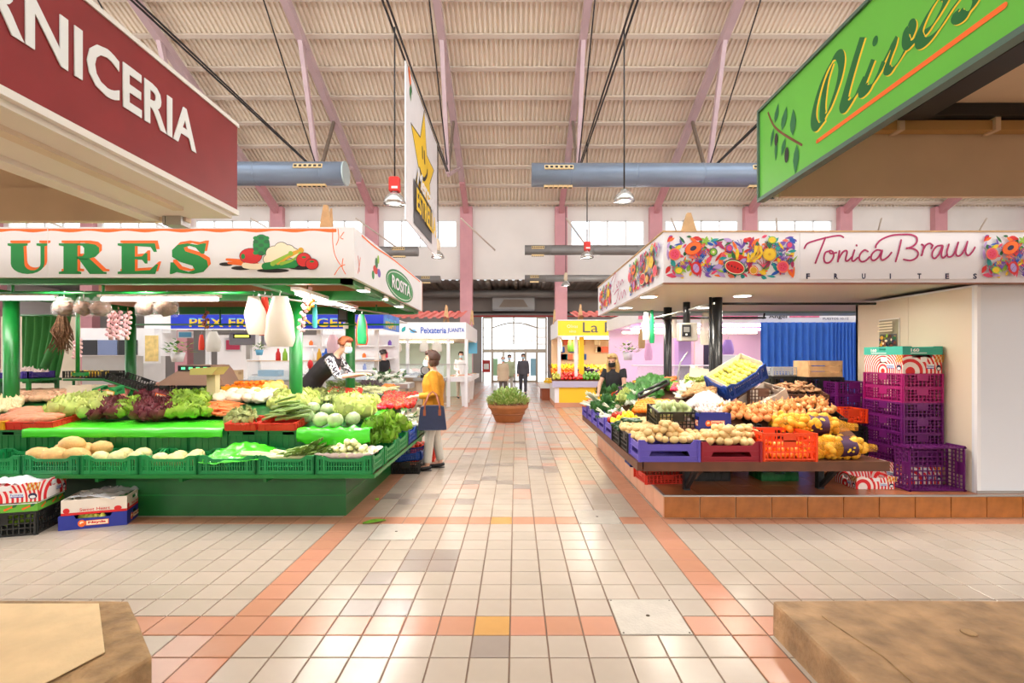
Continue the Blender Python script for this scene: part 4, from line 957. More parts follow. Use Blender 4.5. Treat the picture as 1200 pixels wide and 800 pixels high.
def print_nayda(P, L, h, t):
    s = min(1, L / .4); P.ell(-.085 * s, h * .40, .03, .033, ink['orange']); P.ell(-.085 * s, h * .42, .016, .016, ink['cream']); P.leaf(-.10 * s, h * .25, .05, .012, ink['orange'], .5)
    x0 = -.055 * s; P.rect(x0, h * .22, x0 + .175 * s, h * .58, ink['orange']); P.rect(x0 + .006, h * .25, x0 + .169 * s, h * .55, ink['cream'])
    o = P.o + P.u * (x0 + .018 * s) + P.v * h * .30 + P.n * .0022
    text('brand_lettering', 'Nayda', .06, ink['red'], t, o, P.u, P.v, fit=.135 * s, hfit=h * .21, bold=.003, ext=.0003)
def print_rings(P, L, h, t):
    P.rect(-L * .05, h * .62, L * .12, h * .88, ink['white']); P.rect(L * .1, h * .3, L * .3, h * .5, ink['white']); P.rect(L * .11, h * .26, L * .29, h * .3, ink['blue']); P.ell(L * .41, h * .3, L * .06, h * .16, ink['navy']); P.ell(L * .41, h * .26, L * .04, h * .08, ink['white'])
    o = P.o + P.u * (L * .115) + P.v * h * .34 + P.n * .004
    text('print_lettering', 'Fumana', .05, ink['blue'], t, o, P.u, P.v, fit=L * .17, hfit=h * .12, ext=.0003)
    for k in range(5): P.poly([(L * .40 + k * .02 - .04, h * .6), (L * .40 + k * .02 - .03, h * .6), (L * .43 + k * .02 - .03, h), (L * .43 + k * .02 - .04, h)], ink['gold'])
def print_sweet(P, L, h, t):
    P.rect(-L / 2, 0, L / 2, h * .16, ink['red']); P.ell(-L * .42, h * .3, .025, .025, ink['red']); P.ell(L * .36, h * .25, .03, .022, ink['red'])
    o = P.o + P.u * (-L * .22) + P.v * h * .22 + P.n * .003
    text('print_lettering', 'Sweet Heart', .05, ink['red'], t, o, P.u, P.v, fit=L * .46, hfit=h * .2, ext=.0003)
def print_leafy(P, L, h, t):
    for k in (-.35, .05, .3): P.stroke([(L * k, h * .3), (L * k + .05, h * .55)], .02, ink['orange'], 0, w1=.008); P.leaf(L * k + .05, h * .5, .05, .012, ink['leaf'], .6)
    P.rect(-L / 2, h * .8, L / 2, h * .9, ink['white'])
def print_160(P, L, h, t):
    o = P.o + P.u * (-L * .3) + P.v * h * .35 + P.n * .002
    text('print_lettering', '160', .06, ink['white'], t, o, P.u, P.v, fit=.09, hfit=h * .4, bold=.002, ext=.0003)
    P.rect(-L * .3, h * .15, L * .1, h * .24, ink['white'])

# ================================================================== produce
def ico(rx, ry, rz, amp=.1, fr=1.6, seed=0, sub=2):
    bm = bmesh.new(); bmesh.ops.create_icosphere(bm, subdivisions=sub, radius=1)
    for v in bm.verts:
        k = 1 + amp * noise.noise(v.co * fr + Vector((seed * 7.3, seed * 3.1, seed))); v.co = Vector((v.co.x * rx, v.co.y * ry, v.co.z * rz)) * k
    b = MB(); bm.verts.index_update(); b._add([v.co for v in bm.verts], [[v.index for v in f.verts] for f in bm.faces], 0, True); bm.free(); return b
def leaf_fn(L, W, curl, ruf, rnd, cup=.25):
    ph = rnd.uniform(0, 6)
    def fn(u, v):
        w = W * math.sin(PI * min(.97, .12 + .85 * v)) ** .7; x = (u - .5) * 2 * w; a = curl * v
        r = v * L; edge = abs(u - .5) * 2
        z = math.sin(a) * r + cup * edge * edge * W + ruf * edge * math.sin(ph + 9 * v + 5 * u)
        return (x + ruf * math.sin(ph + 11 * v) * edge, math.cos(a) * r, z)
    return fn
def leafy(n, L, W, ruf, rnd, rings=3, nu=3, nv=4, tilt0=.1, tilt1=1.25):
    b = MB()
    for i in range(n):
        f = i / (n - 1); tl = tilt0 + (tilt1 - tilt0) * f; s = 1 - .35 * f
        M = Matrix.Rotation(i * 2.4 + rnd.uniform(-.3, .3), 4, 'Z') @ Matrix.Rotation(tl, 4, 'X') @ Matrix.Translation((0, .01, 0))
        b.grid(leaf_fn(L * s, W * s, .9, ruf, rnd), nu, nv, 0, True, M)
    return b
KIT = {}
def kit(name, mbs, mats): KIT[name] = [b.data(name, mats) for b in mbs]
rk = random.Random(11)
def vm(name, c, **k):
    d = dict(rough=.5, objvar=.10); d.update(k); return hexm('veg_' + name, *c, **d)
m_potato = vm('potato', (226, 190, 128), rough=.6, var=.12, scale=30); m_rpotato = vm('red_potato', (214, 128, 112), rough=.55, var=.12, scale=25); m_sweet = vm('sweet_potato', (206, 132, 96), rough=.6, var=.15, scale=25)
kit('potato', [ico(.043, .034, .030, .16, 1.3, s) for s in range(3)], m_potato)
kit('red_potato', [ico(.062, .046, .042, .14, 1.2, s + 5) for s in range(3)], m_rpotato)
kit('sack_potato', [ico(.045, .037, .034, .14, 1.3, s + 13) for s in range(2)], vm('sack_potato', (240, 176, 44), rough=.5))
kit('brown_potato', [ico(.056, .046, .042, .12, 1.2, s + 9) for s in range(2)], vm('brown_potato', (224, 176, 140), rough=.6, var=.12, scale=25))
kit('sweet_potato', [ico(.12, .042, .040, .16, 1.3, s + 3) for s in range(2)], m_sweet)
def onion():
    return MB().lathe([(.001, -.032), (.012, -.034), (.032, -.018), (.038, .0), (.032, .018), (.016, .03), (.006, .042), (.004, .06), (.001, .062)], 12)
kit('onion', [onion()], vm('onion', (226, 156, 92), rough=.3, var=.15, scale=20)); kit('pale_onion', [onion()], vm('pale_onion', (238, 214, 166), rough=.4, var=.1, scale=20))
def tomato(r):
    b = MB().lathe([(.001, -r * .8), (r * .5, -r * .78), (r * .92, -r * .4), (r, 0), (r * .9, r * .45), (r * .5, r * .72), (r * .15, r * .66), (.001, r * .6)], 12)
    for k in range(5):
        a = k * 1.257; b._add([(0, 0, r * .68), (r * .15 * math.cos(a + .6), r * .15 * math.sin(a + .6), r * .72), (r * .55 * math.cos(a), r * .55 * math.sin(a), r * .80), (r * .15 * math.cos(a - .6), r * .15 * math.sin(a - .6), r * .72)], [(0, 3, 2, 1)], 1)
    return b.cyl((0, 0, r * .65), (r * .06, 0, r * .95), r * .06, 5, 1)
m_calyx = vm('calyx', (60, 130, 50)); kit('tomato', [tomato(.040)], [vm('tomato', (222, 46, 34), rough=.22, coat=.3), m_calyx])
kit('plum_tomato', [tomato(.026)], [vm('plum_tomato', (224, 60, 40), rough=.22), m_calyx])
kit('orange', [ico(.042, .042, .040, .03, 1, 1)], vm('orange', (250, 140, 24), rough=.42, bump=.2, bscale=120)); kit('mandarin', [ico(.032, .032, .027, .04, 1, 2)], vm('mandarin', (250, 130, 20), rough=.4))
kit('lemon', [MB().lathe([(.001, -.048), (.008, -.044), (.024, -.03), (.032, 0), (.024, .03), (.008, .043), (.001, .05)], 12)], vm('lemon', (250, 214, 40), rough=.4))
kit('pear', [MB().lathe([(.001, -.036), (.022, -.034), (.038, -.012), (.034, .014), (.018, .036), (.012, .048), (.001, .052)], 12).cyl((0, 0, .05), (.006, 0, .07), .003, 5, 1)], [vm('pear', (206, 206, 84), rough=.4, var=.1, scale=20), vm('stalk', (110, 80, 40))])
kit('quince', [ico(.042, .04, .036, .06, 1.4, 3)], vm('quince', (214, 210, 96), rough=.45, var=.12, scale=18))
kit('kiwi', [ico(.036, .028, .026, .06, 1.5, s) for s in range(2)], vm('kiwi', (178, 138, 90), rough=.8, var=.15, scale=50))
kit('avocado', [MB().lathe([(.001, -.05), (.024, -.044), (.034, -.016), (.028, .02), (.014, .044), (.001, .052)], 12)], vm('avocado', (70, 54, 56), rough=.5, var=.25, scale=40, bump=.3, bscale=80))
kit('radish', [ico(.02, .02, .022, .08, 1.5, 2, 1)], vm('radish', (214, 40, 70), rough=.35))
kit('garlic', [MB().lathe([(.001, -.018), (.018, -.02), (.028, -.006), (.024, .010), (.010, .022), (.005, .04), (.001, .045)], 10)], vm('garlic', (236, 214, 206), rough=.5, var=.12, scale=40))
kit('squash', [MB().lathe([(.001, -.045), (.022, -.042), (.036, -.012), (.030, .02), (.016, .05), (.001, .055)], 12)], vm('squash', (196, 214, 150), rough=.35, var=.3, scale=22))
kit('pepper', [MB().merge(tomato(.04), Matrix.Diagonal((1, 1, 1.35, 1)))], [vm('red_pepper', (200, 30, 30), rough=.2, coat=.4), m_calyx]); kit('green_pepper', [MB().merge(tomato(.04), Matrix.Diagonal((1, .9, 1.35, 1)))], [vm('green_pepper', (96, 160, 40), rough=.22, coat=.4), m_calyx])
kit('yellow_pepper', [MB().merge(tomato(.04), Matrix.Diagonal((1, .9, 1.25, 1)))], [vm('yellow_pepper', (246, 196, 30), rough=.22, coat=.4), m_calyx])
def tube_fruit(L, r, bend): return MB().tube([(-L / 2, 0, 0), (-L * .46, 0, 0), (-L * .3, bend * .6, 0), (0, bend, 0), (L * .3, bend * .6, 0), (L * .46, 0, 0), (L / 2, 0, 0)], [r * .25, r * .7, r, r * 1.05, r, r * .7, r * .25], 9)
kit('cucumber', [tube_fruit(.17, .021, .012), tube_fruit(.15, .022, -.01)], vm('cucumber', (40, 78, 40), rough=.3, var=.25, scale=40))
kit('aubergine', [tube_fruit(.19, .036, .015).cyl((.09, 0, 0), (.12, 0, .004), .012, 6, 1)], [vm('aubergine', (60, 26, 66), rough=.15, coat=.5), m_calyx])
kit('banana', [MB().tube([(-.09, 0, 0), (-.07, .01, 0), (-.02, .028, 0), (.03, .026, 0), (.08, .004, 0), (.10, -.012, 0)], [.006, .015, .019, .019, .013, .005], 6)], vm('banana', (246, 204, 50), rough=.45))
kit('carrot', [MB().tube([(-.10, 0, 0), (-.095, 0, 0), (-.02, .003, 0), (.06, 0, 0), (.12, -.004, 0)], [.008, .017, .014, .009, .002], 8)], vm('carrot', (240, 128, 66), rough=.5, var=.1, scale=30))
kit('melon', [ico(.12, .085, .08, .06, 1.2, s) for s in range(2)], vm('melon', (222, 176, 106), rough=.6, var=.15, scale=25, bump=.3, bscale=60)); kit('pale_melon', [ico(.078, .07, .066, .04, 1.2, 4)], vm('pale_melon', (214, 204, 140), rough=.55, var=.15, scale=25, bump=.3, bscale=60))
kit('yellow_squash', [ico(.085, .06, .06, .08, 1.3, 6)], vm('yellow_squash', (246, 220, 120), rough=.4, var=.08, scale=12))
kit('ginger', [ico(.05, .02, .018, .5, 2.2, s) for s in range(2)], vm('ginger', (198, 150, 110), rough=.7, var=.15, scale=30))
# grape cluster
g = MB(); rr = random.Random(2)
for k in range(34):
    q = rr.uniform(-1, 1); w = .045 * (1 - .6 * abs(q)); g.ball((q * .08, rr.uniform(-w, w), rr.uniform(-.02, .03)), .013, 7, 4)
kit('grape_bunch', [g], vm('grape', (186, 200, 96), rough=.25))
# leafy things
m_lett = vm('lettuce', (150, 190, 60), rough=.5, var=.25, scale=14); m_lettp = vm('pale_lettuce', (206, 220, 128), rough=.5, var=.22, scale=14); m_lettr = vm('red_lettuce', (112, 44, 52), rough=.5, var=.4, scale=16); m_curly = vm('curly_lettuce', (120, 168, 40), rough=.55, var=.3, scale=18)
kit('lettuce', [leafy(16, .13, .06, .012, rk) for _ in range(2)], m_lett); kit('pale_lettuce', [leafy(16, .14, .065, .012, rk) for _ in range(2)], m_lettp); kit('red_lettuce', [leafy(18, .13, .06, .018, rk) for _ in range(2)], m_lettr)
kit('curly_lettuce', [leafy(24, .14, .055, .026, rk, nu=4, nv=6) for _ in range(2)], m_curly)
def cabbage(r):
    b = ico(r * .95, r * .95, r * .85, .05, 1.5, 1)
    for k in range(9):
        M = Matrix.Rotation(k * 2.4, 4, 'Z') @ Matrix.Rotation(.25 + .05 * k, 4, 'Y')
        b.grid(lambda u, v: (r * 1.02 * math.cos((v - .35) * 2.2) * math.cos((u - .5) * 1.5), r * 1.02 * math.cos((v - .35) * 2.2) * math.sin((u - .5) * 1.5), r * .92 * math.sin((v - .35) * 2.2)), 4, 4, 0, True, M)
    return b
kit('cabbage', [cabbage(.085)], vm('cabbage', (196, 216, 160), rough=.35, var=.14, scale=14)); kit('cauliflower', [ico(.085, .085, .06, .3, 5, 3, 3)], vm('cauliflower', (240, 232, 206), rough=.6))
def artichoke(r):
    b = ico(r * .7, r * .7, r * .8, 0, 1, 0, 1)
    for ring in range(5):
        n = 8 - ring
        for k in range(n):
            M = Matrix.Rotation(2 * PI * (k + .5 * (ring % 2)) / n, 4, 'Z') @ Matrix.Translation((r * (.78 - .15 * ring * .9), 0, r * (-.55 + .36 * ring))) @ Matrix.Rotation(-.15 - .22 * ring, 4, 'Y')
            b._add([M @ Vector(p) for p in ((0, -r * .3, 0), (r * .08, 0, 0), (0, r * .3, 0), (.0, r * .22, r * .4), (0, 0, r * .68), (0, -r * .22, r * .4))], [(0, 1, 4, 5), (1, 2, 3, 4)], 0)
    return b.cyl((0, 0, -r * .7), (0, 0, -r * 1.7), r * .17, 6)
kit('artichoke', [artichoke(.046)], vm('artichoke', (150, 160, 90), rough=.55, var=.2, scale=20))
def bunch(n, L, rs, leafL, leafW, spread, rnd, stem_m=0, leaf_m=1, ruf=.012):
    b = MB()
    for k in range(n):
        a = (k / (n - 1) - .5) * spread; o = Vector((rnd.uniform(-.02, .02), 0, rnd.uniform(0, .025)))
        e = o + Vector((math.sin(a) * L, math.cos(a) * L, .02 + rnd.uniform(0, .02)))
        b.tube([o, (o + e) / 2 + Vector((0, 0, .008)), e], [rs, rs * .9, rs * .6], 6, stem_m)
        if leafL:
            M = Matrix.Translation(e) @ Matrix.Rotation(-a, 4, 'Z') @ Matrix.Rotation(rnd.uniform(-.1, .25), 4, 'X') @ Matrix.Rotation(rnd.uniform(-.5, .5), 4, 'Y')
            b.grid(leaf_fn(leafL, leafW, .4, ruf, rnd), 3, 5, leaf_m, True, M)
    return b
m_chw = vm('chard_stem', (228, 232, 208), rough=.4); m_chg = vm('chard_leaf', (64, 128, 44), rough=.45, var=.25, scale=12); m_dkl = vm('spinach_leaf', (58, 112, 50), rough=.5, var=.3, scale=14)
kit('chard_bunch', [bunch(9, .17, .011, .15, .042, .9, rk) for _ in range(2)], [m_chw, m_chg]); kit('spring_onion_bunch', [bunch(12, .30, .009, .0, 0, .35, rk).ball((0, 0, .01), (.04, .02, .02), 8, 5, 0)], [m_chw, m_chg])
kit('leek', [MB().tube([(0, -.26, 0), (0, -.2, 0), (0, 0, 0), (0, .1, 0)], [.016, .02, .019, .022], 8, 0).merge(bunch(5, .10, .012, .14, .022, .5, rk, 1, 1), Matrix.Translation((0, .08, 0)))], [vm('leek_white', (226, 226, 170), rough=.4), vm('leek_green', (120, 150, 70), rough=.5, var=.15, scale=12)])
kit('fennel', [ico(.05, .035, .045, .1, 2, 2).merge(bunch(5, .12, .010, .05, .012, .5, rk, 0, 1), Matrix.Translation((0, .03, 0)))], [vm('fennel_bulb', (232, 234, 214), rough=.4), m_chg])
kit('spinach_bunch', [leafy(18, .16, .05, .014, rk, tilt0=.05, tilt1=.9)], m_dkl)
kit('endive', [MB().lathe([(.001, -.07), (.018, -.064), (.028, -.03), (.024, .02), (.010, .06), (.001, .075)], 8)], vm('endive', (232, 232, 176), rough=.45, var=.15, scale=20))
kit('asparagus_bunch', [bunch(16, .24, .007, .0, 0, .35, rk)], [vm('asparagus', (130, 160, 80), rough=.5), m_chg]); kit('carrot_leaf_bunch', [bunch(12, .06, .005, .12, .02, 1.2, rk, 1, 1, .02)], [m_chg, vm('carrot_top', (96, 134, 60), var=.3, scale=20)])
rp_ = random.Random(21)
def hit(px, py, fn, d0=4.4, d1=12):
    d = d0
    while d < d1:
        p = at(px, py, d)
        if p.z <= fn(p.x, p.y): return p
        d += .02
    return at(px, py, d1)
def put(kind, p, label, group, cat, s=1.0, rot=None, lift=0, tilt=.5):
    ms = KIT[kind]; o = link(kind, rp_.choice(ms), None, (p[0], p[1], p[2] + lift))
    o.rotation_euler = rot or (rp_.uniform(-tilt, tilt), rp_.uniform(-tilt, tilt), rp_.uniform(0, 2 * PI)); q = s * rp_.uniform(.9, 1.1); o.scale = (q, q, q)
    return tag(o, label, cat, group)
COUNT = {}
def fill(kind, quad, fn, step, label, group, cat, layers=1, lift=0, rot=None, tilt=.5, s=1.0, jit=.25, heap=0.0, pxl=True, limit=140):
    """cover a patch (near-left, near-right, far-right, far-left) of a surface with one object per piece"""
    C = [hit(*q, fn) for q in quad] if pxl else [Vector((q[0], q[1], fn(q[0], q[1]))) for q in quad]
    a, b, c, d = C; U = ((b - a).length + (c - d).length) / 2; V = ((d - a).length + (c - b).length) / 2
    n = 0
    for L in range(layers):
        nv = max(1, round(V / (step * .9))); 
        for j in range(nv):
            v = (j + .5) / nv; w = (b - a).length * (1 - v) + (c - d).length * v; nu = max(1, round(w / step))
            for i in range(nu):
                u = (i + .5 + (.25 if (j + L) % 2 else -.25)) / nu + rp_.uniform(-jit, jit) / nu; u = min(max(u, .04), .96)
                if L and (min(u, 1 - u) < .16 * L or min(v, 1 - v) < .12 * L or rp_.random() < .15): continue
                vv = min(max(v + rp_.uniform(-jit, jit) / nv, .03), .97)
                p = a * (1 - u) * (1 - vv) + b * u * (1 - vv) + c * u * vv + d * (1 - u) * vv
                p.z = fn(p.x, p.y) if L == 0 else p.z
                p.z += lift + L * step * .62 + heap * math.sin(PI * u) * math.sin(PI * vv)
                if n >= limit: return
                r = (rot[0] + rp_.uniform(-.15, .15), rot[1] + rp_.uniform(-.15, .15), rot[2] + rp_.uniform(-.25, .25)) if rot else None
                put(kind, p, label, group, cat, s, r, 0, tilt); n += 1
    COUNT[kind] = COUNT.get(kind, 0) + n
def flat(z): return lambda x, y: z
# ================================================================== goods on the left vegetable stall
G = pl_
# lower row of slotted trays
LT = ['slotted green tray holding endives at the near corner', 'slotted green tray holding long leeks', 'slotted green tray under the loose bright green sheet', 'slotted green tray with three pale melons', 'slotted green tray with small tan melons', 'slotted green tray heaped with big oval melons', 'slotted green tray at the left edge of the frame']
for k in range(7):
    x = -1.338 - .5513 * (k + .5); crate('slot', .53, .39, .175, G['green'], (x, 4.66 + .2, .485), LT[k], 'slotted trays on the low front shelf')
for k in range(4):
    crate('slot', .39, .53, .175, G['green'] if k != 2 else G['blue'], (-1.34 - .2, 5.36 + k * .555, .485), ['slotted green tray round the corner under curly lettuce', 'second slotted green tray along the aisle side', 'blue slotted tray with white radishes on the aisle side', 'last slotted green tray on the aisle side'][k], 'slotted trays on the aisle side shelf')
# upper row of solid crates
xk = -1.72; n = 0
while xk > -6.6:
    crate('solid', .395, .55, .235, G['dgreen'], (xk - .205, 5.10 + .28, .60), 'dark green solid crate under the display, %s from the aisle corner' % 'first second third fourth fifth sixth seventh eighth ninth tenth eleventh twelfth'.split()[n], 'dark green crates under the vegetable display'); xk -= .412; n += 1
for k in range(6): crate('solid', .55, .395, .235, G['dgreen'], (-1.72 - .28, 5.9 + k * .412, .60), 'dark green solid crate facing the aisle, %s from the corner' % 'first second third fourth fifth sixth'.split()[k], 'dark green crates facing the aisle')
# bright green plastic sheet along the display edge
m_sheet = hexm('green_sheet', 70, 214, 40, rough=.25, coat=.3)
def sheet(name, fn, nu, nv, label, m=None):
    o = MB().grid(fn, nu, nv).build(name, m or m_sheet); o.data.materials[0] = m or m_sheet
    md = o.modifiers.new('thick', 'SOLIDIFY'); md.thickness = .002
    return tag(o, label, 'plastic sheet')
def edge_sheet(x0, x1, drop, y=5.085, seed=0):
    def fn(u, v):
        x = x0 + (x1 - x0) * u; nz = noise.noise(Vector((x * 9, v * 3, seed)))
        if v < .5: q = v / .5; return (x, y - .01 - .012 * nz * (1 - q), slopeL(x, 5.1) - .005 - drop * (1 - q) + .012 * nz * (1 - q))
        q = (v - .5) / .5; return (x, y + q * .35, slopeL(x, y + q * .35) + .004 + .006 * nz)
    return fn
sheet('plastic_sheet', edge_sheet(atx(28, 5.1), atx(262, 5.1), .075, seed=1), 70, 8, 'long bright green plastic sheet hanging over the display edge below the lettuces')
sheet('plastic_sheet', lambda u, v: (atx(345, 5.0) + (atx(432, 5.0) - atx(345, 5.0)) * u, 5.06 - .03 * math.sin(PI * min(1, v * 1.2)) * (1 - v) + .30 * max(0, v - .6), .72 + (.14 * min(1, v / .6)) - .05 * math.sin(PI * u) * (1 - v) + .03 * noise.noise(Vector((u * 9, v * 6, 3)))), 40, 14, 'crumpled green plastic sheet hanging below the cabbages')
sheet('plastic_sheet', lambda u, v: (-1.338 - .5513 * 3 + .02 + u * .56, 4.64 + v * .36, .64 + .09 * math.sin(PI * (u * .8 + .1)) * v + .035 * noise.noise(Vector((u * 6, v * 6, 8))) - .05 * (1 - v) * (1 - abs(u - .3))), 26, 16, 'loose bright green sheet thrown over a low tray')
sheet('plastic_sheet', lambda u, v: (-1.70 - .25 * v, 5.9 + u * 1.6, slopeL(-1.72 - .25 * v, 6.5) + .004 - (.09 * (1 - v / .4) if v < .4 else 0) + .012 * noise.noise(Vector((u * 12, v * 3, 5)))), 40, 8, 'bright green sheet edging the aisle side of the display')
# trays on the display
def tray(px0, px1, y, m, h, l, label, fn=slopeL, lift=0):
    x0, x1 = atx(px0, y), atx(px1, y); return crate('solid', x1 - x0 - .01, l, h, m, ((x0 + x1) / 2, y + l / 2, fn((x0 + x1) / 2, y + .05) + lift), label, None, (.12, 0, 0), 'shallow_tray', 'tray')
tray(6, 62, 5.14, G['red'], .08, .34, 'red shallow tray heaped with sweet potatoes'); tray(-30, 5, 5.12, G['yellow'], .09, .34, 'yellow tray at the left edge holding pale onions')
tray(263, 300, 5.10, G['red'], .075, .34, 'red shallow tray of baby artichokes beside the carrots'); tray(302, 346, 5.10, G['red'], .075, .34, 'red shallow tray wrapped in film beside the cabbages')
q = lambda a, b, y0, y1, s=0: [(a, y0), (b, y0), (b + s, y1), (a + s, y1)]
fill('sweet_potato', [(atx(10, 5.2), 5.18), (atx(60, 5.2), 5.18), (atx(66, 5.6), 5.75), (atx(10, 5.6), 5.75)], slopeL, .085, 'brown sweet potato heaped in the red tray', 'sweet potatoes in the red tray', 'sweet potato', 2, .07, (0, 0, .25), pxl=False, limit=45)
fill('pale_onion', q(-20, 22, 486, 470, 6), slopeL, .075, 'pale onion in the heap at the left edge of the stall', 'pale onions at the left edge', 'onion', 1, .05)
fill('brown_potato', q(14, 84, 471, 460, 4), slopeL, .088, 'light brown potato at the back of the vegetable stall', 'light brown potatoes at the stall back', 'potato', 2, .035)
fill('red_potato', q(88, 146, 470, 460, 4), slopeL, .10, 'reddish potato at the back of the vegetable stall', 'reddish potatoes at the stall back', 'potato', 2, .035)
fill('pale_lettuce', q(62, 110, 494, 476, 8), slopeL, .18, 'pale green lettuce beside the red lettuces', 'pale lettuces on the green sheet', 'lettuce', 1, .03, tilt=.3, s=1.2)
fill('red_lettuce', q(110, 138, 496, 478, 8), slopeL, .13, 'dark red leaf lettuce left of the green one', 'red lettuces, left bunch', 'lettuce', 1, .03, tilt=.3)
fill('lettuce', q(139, 157, 494, 476, 6), slopeL, .13, 'green leaf lettuce between the two red bunches', 'green lettuces between the red ones', 'lettuce', 1, .03, tilt=.3)
fill('red_lettuce', q(158, 196, 497, 470, 8), slopeL, .13, 'dark red leaf lettuce right of the green one', 'red lettuces, right bunch', 'lettuce', 1, .03, tilt=.3)
fill('lettuce', q(195, 240, 495, 468, 8), slopeL, .14, 'bright green leaf lettuce left of the carrots', 'green lettuces left of the carrots', 'lettuce', 1, .03, tilt=.3)
fill('carrot', q(236, 272, 489, 474, 6), slopeL, .052, 'orange carrot lying loose between lettuces and red tray', 'loose carrots on the display', 'carrot', 2, .03, (0, .1, 1.05))
fill('artichoke', [(atx(266, 5.2), 5.15), (atx(299, 5.2), 5.15), (atx(299, 5.5), 5.55), (atx(266, 5.5), 5.55)], slopeL, .085, 'small artichoke in the red tray beside the carrots', 'baby artichokes in the red tray', 'artichoke', 2, .07, s=.9, pxl=False)
fill('asparagus_bunch', [(atx(306, 5.2), 5.15), (atx(344, 5.2), 5.15), (atx(344, 5.5), 5.5), (atx(306, 5.5), 5.5)], slopeL, .11, 'bunch of green asparagus in the film wrapped red tray', 'asparagus bunches in the tray', 'asparagus', 3, .07, (0, 0, -1.2), pxl=False)
fill('cauliflower', q(240, 345, 474, 466, 3), slopeL, .16, 'white cauliflower in the row behind the carrots', 'cauliflowers behind the carrots', 'cauliflower', 1, .06)
fill('pale_lettuce', q(320, 368, 486, 470, 3), slopeL, .17, 'pale escarole heaped left of the cabbages', 'escaroles left of the cabbages', 'lettuce', 1, .04, tilt=.3)
for k, (px, py) in enumerate(((359, 489), (376, 494), (393, 495), (413, 493), (384, 482), (367, 480))):
    p = hit(px, py + 5, slopeL); put('cabbage', p, ['film wrapped cabbage at the left front above the crumpled sheet', 'second wrapped cabbage from the left above the crumpled sheet', 'wrapped cabbage with blue sticker in front middle', 'wrapped cabbage at the right front above the crumpled sheet', 'wrapped cabbage in the second row, right', 'wrapped cabbage in the second row, left'][k], 'wrapped cabbages', 'cabbage', .95, lift=.075)
m_lbl = hexm('blue_sticker', 50, 60, 190, rough=.5)
fill('artichoke', q(340, 402, 474, 457, 8), slopeL, .095, 'green artichoke in the big heap behind the cabbages', 'artichokes behind the cabbages', 'artichoke', 3, .07, limit=130, s=1.1)
fill('yellow_squash', q(298, 332, 466, 459, 3), slopeL, .12, 'yellow squash lying left of the green post', 'yellow squashes by the green post', 'squash', 2, .06)
fill('tomato', q(382, 422, 466, 459, 3), slopeL, .08, 'red tomato in the middle of the display', 'tomatoes in the middle of the display', 'tomato', 3, .07, limit=80, s=1.15)
fill('pale_lettuce', q(398, 434, 497, 478, 4), slopeL, .2, 'large pale lettuce right of the cabbages', 'pale lettuces right of the cabbages', 'lettuce', 1, .05, tilt=.35, s=1.3)
fill('radish', q(418, 452, 482, 468, 4), slopeL, .05, 'pinkish radish in the heap behind the pale lettuces', 'radishes behind the pale lettuces', 'radish', 2, .04, limit=110)
fill('tomato', q(446, 484, 480, 462, 6), slopeL, .10, 'red tomato heaped along the aisle edge of the stall', 'tomatoes along the aisle edge', 'tomato', 3, .05, limit=150, s=1.25)
fill('avocado', q(418, 446, 458, 453, 2), slopeL, .09, 'dark avocado at the back near the saleswoman', 'avocados near the saleswoman', 'avocado', 2, .05)
fill('mandarin', q(446, 462, 460, 455, 2), slopeL, .07, 'orange mandarin beside the dark avocados', 'mandarins beside the avocados', 'mandarin', 2, .04)
fill('leek', q(400, 452, 461, 458, 2), slopeL, .12, 'pale leek laid crosswise behind the tomatoes', 'leeks behind the tomatoes', 'leek', 1, .05, (0, 0, 1.5))
# side shelf: lettuces and spring onions
Zs = flat(.64)
for (y0, y1, kind, st, lab, grp) in ((5.12, 5.9, 'curly_lettuce', .2, 'curly green lettuce spilling over the corner tray', 'curly lettuces at the corner'), (5.9, 6.4, 'lettuce', .17, 'green lettuce in the second aisle side tray', 'lettuces in the aisle tray'), (6.4, 7.0, 'fennel', .12, 'white fennel bulb in the blue tray', 'fennel in the blue tray'), (7.0, 7.4, 'spring_onion_bunch', .12, 'bunch of spring onions in the last aisle tray', 'spring onions in the last tray')):
    fill(kind, [(-1.70, y0), (-1.36, y0), (-1.36, y1), (-1.70, y1)], Zs, st, lab, grp, 'vegetable', 2, .03, pxl=False, tilt=.3)
# moulded white tray with endives, leeks, melons
b = MB().grid(lambda u, v: (-.27 + .54 * u, -.2 + .40 * v, .02 + .07 * max(abs(2 * u - 1) ** 6, abs(2 * v - 1) ** 6) + .012 * abs(math.sin(u * 22))), 44, 10)
t = b.build('moulded_tray', hexm('moulded_white', 240, 222, 214, rough=.5), None, (-1.62, 4.86, .585)); t.modifiers.new('thick', 'SOLIDIFY').thickness = .004; tag(t, 'white moulded tray of endives sitting on the corner tray', 'tray')
fill('endive', [(-1.85, 4.7), (-1.38, 4.7), (-1.38, 5.02), (-1.85, 5.02)], flat(.64), .085, 'pale endive in the white moulded tray', 'endives in the moulded tray', 'endive', 3, .01, (1.4, 0, 0), pxl=False)
fill('leek', [(-2.40, 4.72), (-1.94, 4.72), (-1.94, 4.98), (-2.40, 4.98)], flat(.62), .075, 'long green leek lying in the low tray', 'leeks in the low tray', 'leek', 2, .01, (0, 0, -1.57), pxl=False, limit=16)
for k, (dx, dy) in enumerate(((.12, .1), (.28, .08), (.42, .12), (.2, .26), (.36, .27))): put('pale_melon', (-2.99 - .5513 + dx, 4.68 + dy, .60), 'pale green melon in the middle low tray', 'pale melons in the low tray', 'melon')
for k, (dx, dy) in enumerate(((.10, .1), (.27, .08), (.43, .11), (.2, .27), (.38, .26))): put('pale_melon', (-3.54 - .5513 + dx, 4.68 + dy, .615), 'small tan melon in the tray beside the big melons', 'small tan melons', 'melon', 1.05)
